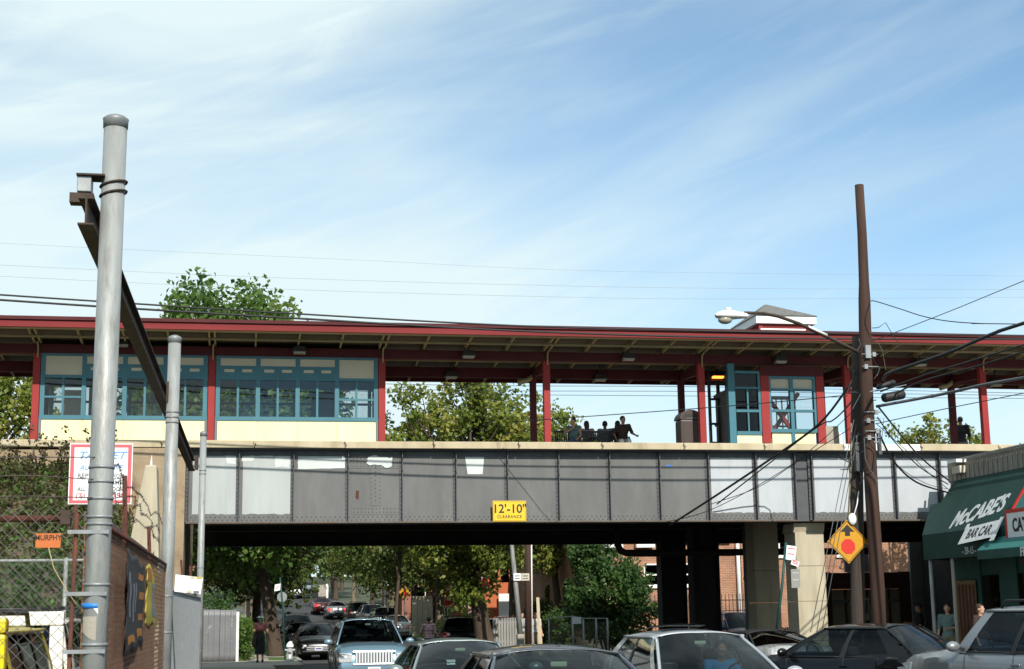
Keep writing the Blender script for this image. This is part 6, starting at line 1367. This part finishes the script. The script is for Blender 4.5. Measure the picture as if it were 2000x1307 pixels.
def hedge(name, x0, x1, y0, y1, h, label, n, seed, leaf='leaf_dark', z0=0.1):
    r_ = E(name, ((x0+x1)/2, (y0+y1)/2, gz(y0)), label, 'hedge'); rg = np.random.default_rng(seed)
    c = [(rg.uniform(x0, x1), rg.uniform(y0, y1), gz(y0)+z0+rg.uniform(0, h)) for _ in range(n)]
    leaves('foliage', c, 40, .3, .11, leaf, r_, rg); m = MB()
    for k in range(4): m.tube([(lerp(x0, x1, (k+.5)/4), (y0+y1)/2, gz(y0)), (lerp(x0, x1, (k+.5)/4)+.05, (y0+y1)/2, gz(y0)+h*.7)], [.03, .01], 5)
    m.build('stem', 'bark', r_)
hedge('garden_hedge', .05, .5, 60, 67, 1.5, 'green hedge lining the left pavement beyond the metal hoarding', 90, 1, 'leaf_green')
hedge('garden_hedge', -3.5, -.2, 60, 64, 2.6, 'tall dark shrubs behind the metal hoarding', 160, 2)
hedge('garden_hedge', 12.6, 14.0, 84, 88, 1.6, 'low hedge between the lattice and the pink column', 70, 3, 'leaf_green')
hedge('garden_hedge', 9.6+2.8, 13.6, 97, 104, 1.5, 'dark hedge beside the concrete yard wall', 80, 4)
hedge('garden_hedge', Xat(1085, 67), Xat(1108, 67), 66, 69, 1.7, 'dark shrubs below the white van', 60, 6)
hedge('garden_hedge', Xat(1035, 73), Xat(1075, 73), 72, 74, 2.1, 'dark rounded shrubs in front of the white van', 80, 7)
# ---------------------------------------------------------------- buildings beyond
def windows(r_, spots, y, fr='white_paint'):
    for (x0, x1, z0, z1) in spots:
        w = MB().box((x0, y-.03, z0), (x1, y-.001, z1)).build('window', 'tint_glass', r_)
        for a, b in (((x0-.06, z0-.06), (x1+.06, z0)), ((x0-.06, z1), (x1+.06, z1+.06)), ((x0-.06, z0+.001), (x0, z1-.001)), ((x1, z0+.001), (x1+.06, z1-.001)), ((x0, (z0+z1)/2-.03), (x1, (z0+z1)/2+.03))):
            MB().box((a[0], y-.05, a[1]), (b[0], y-.0305, b[1])).build('frame', fr, w)
        MB().box((x0-.12, y-.11, z0-.15), (x1+.12, y-.002, z0-.061)).build('sill', 'coping_white', w)
YB_ = 61.5; xA = Xat(1184, YB_); xB = Xat(1448, YB_)
ba = E('brick_apartment', ((xA+xB)/2, YB_, 0), 'brown brick apartment building with sunlit front behind the railing', 'building')
MB().box((xA, YB_, 0), (xB, 84, 7.6)).build('wall', 'brick_lit', ba)
MB().box((xA-.1, YB_-.1, 7.6), (xB+.1, 84.1, 7.85)).build('roof_edge', 'coping', ba)
MB().box((xA-.03, YB_-.03, 0), (xB+.03, 83.9, .7)).build('plinth', 'pier_concrete', ba)
def wz(y): return at(1260, y, Y=YB_).z
windows(ba, [(Xat(1262, YB_), Xat(1286, YB_), wz(1142), wz(1104)), (Xat(1340, YB_), Xat(1364, YB_), wz(1142), wz(1104)), (Xat(1190, YB_), Xat(1214, YB_), wz(1056), wz(1020)), (Xat(1250, YB_), Xat(1274, YB_), wz(1058), wz(1020)), (Xat(1330, YB_), Xat(1352, YB_), wz(1056), wz(1020)), (Xat(1405, YB_), Xat(1425, YB_), wz(1056), wz(1020))], YB_)
for a, b in ((1183, 1217), (1243, 1279)): MB().box((Xat(a, YB_), YB_-.35, wz(1070)), (Xat(b, YB_), YB_-.12, wz(1059))).build('window_box', 'white_paint', ba)
MB().box((Xat(1238, YB_), YB_-.05, wz(1086)), (Xat(1296, YB_), YB_-.002, wz(1076))).build('string_course', 'brick_red', ba)
MB().box((Xat(1405, YB_), YB_-.05, wz(1086)), (Xat(1445, YB_), YB_-.002, wz(1076))).build('string_course', 'brick_red', ba)
MB().cyl((xB-.08, YB_-.1, .2), (xB-.08, YB_-.1, 7.5), .09, n=8).build('downspout', 'white_paint', ba)
for k in range(4): 
    y0 = 64+k*4.5
    for z0 in (1.6, 4.8): w = MB().box((xA-.03, y0, z0), (xA-.001, y0+1.1, z0+1.5)).build('window', 'tint_glass', ba); MB().box((xA-.06, y0-.07, z0-.1), (xA-.031, y0+1.17, z0-.001)).build('sill', 'coping', w)
bb = E('brick_rear_building', (26, 66, 0), 'brick building seen through the gap beside the diamond sign', 'building')
MB().box((xB+1.6, 66, 0), (34, 80, 7.4)).build('wall', 'brick_lit', bb); windows(bb, [(24.2, 25.2, 4.2, 5.6), (27, 28, 4.2, 5.6)], 66); MB().box((xB+1.5, 65.9, 7.4), (34.1, 80.1, 7.6)).build('roof_edge', 'coping', bb)
ir = E('iron_railing', (Xat(1350, 59.4), 59.4, .1), 'black iron railing in front of the brick apartment building', 'railing')
xa, xb = Xat(1243, 59.4), Xat(1456, 59.4); rz = at(1420, 1160, Y=59.4).z
for z in (.35, rz-.25): MB().box((xa, 59.38, z-.02), (xb, 59.42, z+.02)).build('rail', 'black_metal', ir)
x = xa
while x < xb: MB().box((x-.011, 59.385, .1), (x+.011, 59.415, rz)).build('bar', 'black_metal', ir); x += .155
rd = E('red_notice', (Xat(1257, 59.3), 59.3, 1), 'small red notice hung on the iron railing', 'notice'); a = at(1257, 1198, Y=59.33)
MB().box((a.x-.13, 59.33, a.z-.09), (a.x+.13, 59.345, a.z+.09)).build('plate', 'sign_red', rd)
# red corner shop, house, wall, lattice
YSh = 92; xs0 = Xat(915, YSh); 
sh2 = E('corner_shop', (20, YSh, gz(YSh)), 'orange-red corner shop with red awnings beyond the leaning tree', 'shop')
g0 = gz(YSh)
pmat('orange_wall', (.46,.13,.05), (.38,.10,.04), 1.5, .8); pmat('awning_red', (.62,.09,.04), (.5,.06,.03), 1.5, .7); pmat('pink_stone', (.58,.38,.30), (.5,.33,.26), 2, .8)
MB().box((xs0+.4, YSh, g0-.3), (34, 108, g0+5.6)).build('wall', 'orange_wall', sh2)
MB().box((xs0-.05, YSh-.3, g0-.3), (xs0+.38, YSh+.3, at(912, 1118, Y=YSh).z)).build('corner_column', 'pink_stone', sh2)
MB().box((xs0+.3, YSh-.1, g0+5.6), (34.1, 108.1, g0+5.9)).build('cornice', 'coping', sh2)
for (pa, pb, yt, yb) in ((995, 1100, 1124, 1142),):
    zt, zb = at(1050, yt, Y=YSh).z, at(1050, yb, Y=YSh-1).z
    MB().prism([(Xat(pa, YSh), YSh-.05, zt), (Xat(pa, YSh), YSh-1.2, zb), (Xat(pa, YSh), YSh-1.2, zb-.35), (Xat(pa, YSh), YSh-.05, zb-.35)], (Xat(pb, YSh)-Xat(pa, YSh), 0, 0)).build('awning', 'awning_red', sh2)
for k in range(4): x = Xat(1000+k*26, YSh); MB().box((x, YSh-.04, g0+.5), (x+.65, YSh-.002, g0+2.3)).build('shop_window', 'tint_glass', sh2); MB().box((x-.1, YSh-.06, g0+.3), (x+.75, YSh-.003, g0+.49)).build('sill', 'pink_stone', sh2)
for k in range(3): x = Xat(935+k*22, YSh); MB().box((x, YSh-.03, g0+3.3), (x+.5, YSh-.002, g0+4.6)).build('window', 'tint_glass', sh2)
MB().box((Xat(972, YSh), YSh-.5, g0+1.0), (Xat(998, YSh), YSh-.4, g0+2.6)).build('white_panel', 'white_paint', sh2)
hs = E('brick_house', (14, 112, gz(112)), 'brown brick house with a red awning behind the concrete yard wall', 'house')
Yh = 112; gh = gz(Yh)
MB().box((Xat(785, Yh), Yh, gh-.3), (Xat(900, Yh), Yh+10, gh+5.2)).build('wall', 'brick_red', hs)
MB().prism([(Xat(782, Yh), Yh-.3, gh+5.2), (Xat(782, Yh), Yh+10.3, gh+5.2), (Xat(782, Yh), Yh+5, gh+7)], (Xat(904, Yh)-Xat(782, Yh), 0, 0)).build('roof', 'shingle', hs)
windows(hs, [(Xat(812, Yh), Xat(830, Yh), gh+1.4, gh+2.9)], Yh)
zt, zb = at(870, 1137, Y=Yh).z, at(870, 1151, Y=Yh).z
MB().prism([(Xat(850, Yh), Yh-.02, zt), (Xat(850, Yh), Yh-1.4, zb), (Xat(850, Yh), Yh-.02, zb)], (Xat(886, Yh)-Xat(850, Yh), 0, 0)).build('awning', 'awning_red', hs)
lh = E('left_house', (-7, 70, 0), 'brown brick house hidden behind the trees on the left', 'house')
MB().box((-13, 68, 0), (-3.2, 80, 6.2)).build('wall', 'brick_brown', lh); MB().prism([(-13.3, 67.7, 6.2), (-2.9, 67.7, 6.2), (-8, 67.7, 8.6)], (0, 12.6, 0)).build('roof', 'shingle', lh); windows(lh, [(-6, -5, 1.5, 3), (-10, -9, 1.5, 3)], 68)
for k, (y0, y1) in enumerate(((86, 98), (104, 118), (124, 140))):
    h_ = E('row_house', (-6, y0, gz(y0)), ('brick row house on the left, nearest of three', 'brick row house on the left, middle of three', 'brick row house on the left, farthest of three')[k], 'house', 'row houses up the left side')
    MB().box((-14, y0, gz(y0)-.5), (-3.4, y1, gz(y0)+6)).build('wall', 'brick_brown', h_); MB().box((-14.1, y0-.1, gz(y0)+6), (-3.3, y1+.1, gz(y0)+6.3)).build('roof_edge', 'coping', h_)
    for j in range(3):
        w = MB().box((-3.399, y0+1.5+3.6*j, gz(y0)+1.5), (-3.37, y0+2.7+3.6*j, gz(y0)+3)).build('window', 'tint_glass', h_); MB().box((-3.398, y0+1.4+3.6*j, gz(y0)+1.38), (-3.33, y0+2.8+3.6*j, gz(y0)+1.499)).build('sill', 'coping', w)
for k, (y0, y1) in enumerate(((128, 142), (148, 164))):
    h_ = E('row_house', (18, y0, gz(y0)), ('brick row house on the right, nearer of two', 'brick row house on the right, farther of two')[k], 'house', 'row houses up the right side')
    MB().box((15.2, y0, gz(y0)-.5), (26, y1, gz(y0)+6)).build('wall', 'brick_red', h_); MB().box((15.1, y0-.1, gz(y0)+6), (26.1, y1+.1, gz(y0)+6.3)).build('roof_edge', 'coping', h_); windows(h_, [(17, 18, gz(y0)+1.5, gz(y0)+3), (20, 21, gz(y0)+1.5, gz(y0)+3)], y0)
yw = E('yard_wall', (13.2, 94, gz(94)), 'grey concrete yard wall beside the white lattice', 'wall'); a, b = at(805, 1168, Y=94), at(846, 1168, Y=94)
for k in range(4): MB().box((lerp(a.x, b.x, k/4)+.006, 94, gz(94)-.1), (lerp(a.x, b.x, (k+1)/4)-.006, 94.25, a.z)).build('wall_panel', 'pier_concrete', yw)
MB().box((a.x-.05, 93.95, a.z+.001), (b.x+.05, 94.3, a.z+.1)).build('wall_cap', 'coping', yw)
lt = E('white_lattice', (14.4, 93, gz(93)), 'white diagonal lattice screen leaning by the brown pole', 'lattice'); a, b = at(853, 1168, Y=93), at(869, 1212, Y=93)
for k in range(6):
    for s in (0, 1):
        z0 = lerp(b.z, a.z, k/6); z1 = z0+(b.x-a.x); P = ((a.x if s else b.x, 93-.02*s, z0), (b.x if s else a.x, 93-.02*s, z1))
        MB().bar(P[0], P[1], .03, .015, (0, 1, 0)).build('slat', 'white_paint', lt)
bpz = E('brown_pole', (Xat(850, 91), 91, gz(91)), 'short brown wooden pole beside the white lattice', 'pole')
MB().tube([(Xat(852, 91), 91, gz(91)), (Xat(847, 91), 91, at(847, 1128, Y=91).z)], [.16, .12], 10).build('shaft', 'wood_pole', bpz)
st = E('stop_sign', (Xat(873, 88), 88, gz(88)), 'red octagonal stop sign beside the pale tree trunk', 'sign'); c = at(874, 1170, Y=88)
MB().prism([(c.x+.40*math.cos(R(22.5+45*k)), 88, c.z+.40*math.sin(R(22.5+45*k))) for k in range(8)], (0, .02, 0)).build('sign_plate', 'sign_red', st)
text('STOP', 'sign_white', .30, frame_mtx((c.x, 87.99, c.z), (1, 0, 0), (0, 0, 1)), st, ext=.002, bold=.006, sx=.8); MB().cyl((c.x, 88.05, gz(88)), (c.x, 88.05, c.z+.3), .03, n=8).build('post', 'galv', st)
sa2 = E('warning_sign', (Xat(790, 95), 95, gz(95)), 'small far amber diamond sign with red octagon up the street', 'sign', 'stop ahead signs')
c = at(790, 1157, Y=95); stopahead(sa2, c, .42); MB().cyl((c.x, 95.05, gz(95)), (c.x, 95.05, c.z), .03, n=8).build('post', 'galv', sa2)
for px, yt, Y, lb in ((752, 1130, 104, 'left of two thin white poles behind the silver SUV'), (758, 1128, 101, 'right of two thin white poles behind the silver SUV')):
    r_ = E('thin_pole', (Xat(px, Y), Y, gz(Y)), lb, 'pole'); MB().cyl((Xat(px, Y), Y, gz(Y)), (Xat(px, Y), Y, at(px, yt, Y=Y).z), .045, n=8).build('shaft', 'white_paint', r_); MB().ell((Xat(px, Y), Y, at(px, yt, Y=Y).z), .06, .06, .05, 8, 6).build('cap', 'white_paint', r_)
fs_ = E('far_sign', (Xat(634, 150), 150, gz(150)), 'white sign on a white post far up the left side', 'sign'); c = at(632, 1155, Y=150)
MB().box((c.x-.5, 150, c.z-.5), (c.x+.3, 150.03, c.z+.6)).build('sign_plate', 'concrete_walk', fs_); MB().cyl((c.x+.35, 150, gz(150)), (c.x+.35, 150, c.z+.7), .12, n=8).build('post', 'white_paint', fs_)
# right pavement: light pole, wooden pole, pipe, plank, fences
lp = E('light_pole', (Xat(1016, 58), 58, .12), 'grey tapering street light pole with white signs and concrete base', 'light pole')
MB().tube([at(1016, 1240, Y=58), at(1008, 1150, Y=58), at(999, 1060, Y=58), at(985, 900, Y=58)], [.11, .095, .085, .07], 12).build('shaft', 'galv', lp)
a = at(1016, 1240, Y=58); MB().box((a.x-.13, 57.85, .12), (a.x+.13, 58.15, a.z+.02)).build('base', 'concrete_walk', lp, bevel=.03)
for (xa_, xb_, mm) in ((1003, 1017.5, 'sign_white'), (1018, 1034, 'cream_grey')):
    p_, q_ = at(xa_, 1120, Y=57.85), at(xb_, 1134, Y=57.85); s_ = MB().box((p_.x, 57.85, q_.z), (q_.x, 57.865, p_.z)).build('sign_plate', mm, lp)
    for k in range(2): z = lerp(q_.z, p_.z, .3+.35*k); MB().box((p_.x+.05, 57.844, z-.02), (q_.x-.05, 57.849, z+.02)).build('print_line', 'sign_grey', s_)
wp2 = E('wooden_pole', (Xat(1031, 58.6), 58.6, .12), 'brown wooden pole with a white pipe beside the light pole', 'utility pole')
MB().tube([(Xat(1031, 58.6), 58.6, .1), (Xat(1031, 58.6)+.05, 58.6, 5.8)], [.135, .12], 12).build('shaft', 'wood_pole', wp2)
MB().cyl((Xat(1037.5, 58.6), 58.5, .1), (Xat(1037.5, 58.6)+.05, 58.5, 5.8), .028, n=8).build('pipe', 'white_paint', wp2)
for z in (1.2, 2.8, 4.4): MB().box((Xat(1031, 58.6)-.15, 59.34, z), (Xat(1037.5, 58.6)+.03, 59.36, z+.05)).build('strap', 'galv_band', wp2)
pk_ = E('leaning_plank', (Xat(1054, 59), 59, .12), 'pale plank leaning upright beside the person in white', 'plank'); a, b = at(1050, 1167, Y=59), at(1056, 1254, Y=58.7)
MB().bar((b.x, 58.8, .12), a, .12, .05, (0, 1, 0)).build('plank', 'coping', pk_); MB().bar((b.x+.09, 58.75, .12), (a.x+.06, 58.95, a.z-.9), .05, .03, (0, 1, 0)).build('batten', 'coping', pk_)
rf_ = E('corner_fence', (Xat(1120, 55), 55, .12), 'low chain-link fence with white notice beside the bush', 'fence')
FX = [(1072, 56.5, 1208), (1118, 55.2, 1204), (1139, 54.6, 1208), (1164, 54.0, 1208), (1186, 53.6, 1208)]
PT = [at(px, y, Y=Y) for px, Y, y in FX]
for p_ in PT: MB().cyl((p_.x, p_.y, .1), p_, .035, n=8).build('fence_post', 'galv', rf_)
for p_, q_ in zip(PT, PT[1:]): MB().tube([p_, q_], .022, 6).build('rail', 'galv', rf_)
m = MB()
for p_, q_ in zip(PT, PT[1:]): d = Vector((q_.x-p_.x, q_.y-p_.y, 0)); chain(m, (p_.x, p_.y, .15), d, d.length, 1.28, .085, .0022)
mo = m.build('chain_mesh', 'wire_grey', rf_); mo['kind'] = 'stuff'
a = at(1127, 1212, Y=54.7); MB().box((a.x-.16, 54.7, a.z-.12), (a.x+.16, 54.715, a.z+.12)).build('notice', 'sign_white', rf_)
gf = E('slatted_fence', (Xat(985, 67), 67, gz(67)), 'grey slatted fence behind the leaning tree', 'fence'); x0, x1 = Xat(962, 67), Xat(1014, 67); zt = at(985, 1207, Y=67).z
x = x0
while x < x1: MB().box((x, 67, gz(67)), (x+.10, 67.03, zt)).build('slat', 'shop_grey', gf); x += .125
MB().box((x0, 67.031, zt-.2), (x1, 67.07, zt-.12)).box((x0, 67.031, .5), (x1, 67.07, .58)).build('rail', 'shop_grey', gf)
tag(strip('grass_verge', [Xat(1075, 57), Xat(1112, 57)], [57.5, 58.5, 60], 'lawn', .11, .02, 'structure'))
rl = E('red_lantern', (Xat(948, 60), 60, 3.3), 'small red hanging sign on the leaning tree', 'sign'); a, b = at(939, 1130, Y=61.7), at(956, 1150, Y=61.7)
MB().prism([(a.x, 61.6, a.z), (b.x, 61.6, a.z), (b.x-.05, 61.6, b.z), (a.x+.05, 61.6, b.z)], (0, .06, 0)).build('sign_plate', 'awning_red', rl); MB().box((a.x, 61.55, a.z), (b.x, 61.7, a.z+.06)).build('rim', 'pink_stone', rl)
# left side: metal hoarding, hydrant, sign posts
mh = E('metal_hoarding', (-.6, 59.3, .1), 'dented grey sheet metal hoarding with white end post on the left pavement', 'hoarding')
a, b = at(396, 1190, Y=59.3), at(462, 1196, Y=59.3); m = MB()
pmat('sheet_metal', (.19,.195,.205), (.15,.155,.165), 1.4, .55, m=.2, bs=3, bst=.35, st=(.36,.36,.35), stsc=1.6, stlo=.58, sthi=.66)
for k in range(3):
    x0, x1 = lerp(a.x-.6, b.x, k/3), lerp(a.x-.6, b.x, (k+1)/3)
    MB().grid(lambda u, v: (lerp(x0+.004, x1-.004, u), 59.3-.012*math.sin(u*math.pi*6)+.01*math.sin(v*7+k), lerp(.14, a.z-.02*k, v)), 24, 8).build('metal_sheet', 'sheet_metal', mh, solid=.004)
MB().box((b.x, 59.25, .12), (b.x+.10, 59.35, b.z+.02)).build('end_post', 'white_paint', mh)
MB().box((a.x-.6, 59.33, 1.6), (b.x, 59.37, 1.7)).box((a.x-.6, 59.33, .5), (b.x, 59.37, .6)).build('back_rail', 'wood_pole_dark', mh)
hy = E('fire_hydrant', (Xat(567, 58.8), 58.8, .12), 'silver-topped fire hydrant on the left pavement', 'hydrant'); x = Xat(567, 58.8); pmat('hydrant_silver', (.52,.53,.53), (.42,.43,.43), 6, .4, m=.4)
MB().tube([(x, 58.8, .12), (x, 58.8, .16), (x, 58.8, .18), (x, 58.8, .24), (x, 58.8, .26), (x, 58.8, .62)], [.16, .16, .13, .13, .105, .105], 16).build('barrel', 'hydrant_silver', hy)
MB().tube([(x, 58.8, .62), (x, 58.8, .66), (x, 58.8, .72), (x, 58.8, .79), (x, 58.8, .84)], [.145, .145, .13, .085, .03], 16).build('bonnet', 'sign_white', hy)
for s in (-1, 1): MB().cyl((x+s*.09, 58.8, .52), (x+s*.19, 58.8, .52), .05, n=10).build('outlet', 'hydrant_silver', hy)
MB().cyl((x, 58.71, .5), (x, 58.6, .5), .065, n=10).build('outlet', 'hydrant_silver', hy)
np_ = E('no_parking_post', (Xat(556, 60), 60, .12), 'thin dark green post with tilted parking sign left of the hydrant', 'sign post')
MB().tube([(Xat(558, 60), 60, .1), at(552, 1180, Y=60), at(547, 1128, Y=60)], .03, 8).build('post', 'shop_green', np_)
c = at(542, 1148, Y=59.95); MB().prism([(c.x-.12, 59.95, c.z-.14), (c.x+.10, 59.95, c.z-.10), (c.x+.12, 59.95, c.z+.16), (c.x-.10, 59.95, c.z+.12)], (0, .01, 0)).build('sign_plate', 'sign_white', np_)
MB().bar((c.x-.06, 59.945, c.z-.04), (c.x+.06, 59.945, c.z+.06), .03, .004, (0, 1, 0)).build('print_line', 'sign_border_red', np_)
c = at(551, 1166, Y=60.05); MB().prism([(c.x+.2*math.cos(R(22.5+45*k)), 60.05, c.z+.2*math.sin(R(22.5+45*k))) for k in range(8)], (0, .01, 0)).build('sign_back', 'galv_band', np_)
gpst = E('gate_post', (Xat(485, 76), 76, gz(76)), 'pale cream gate post beyond the hedge on the left', 'post'); c = at(485, 1168, Y=76)
MB().box((c.x-.09, 75.9, gz(76)), (c.x+.09, 76.1, c.z)).build('shaft', 'coping_white', gpst); MB().box((c.x-.13, 75.86, c.z), (c.x+.13, 76.14, c.z+.07)).build('cap', 'coping_white', gpst)
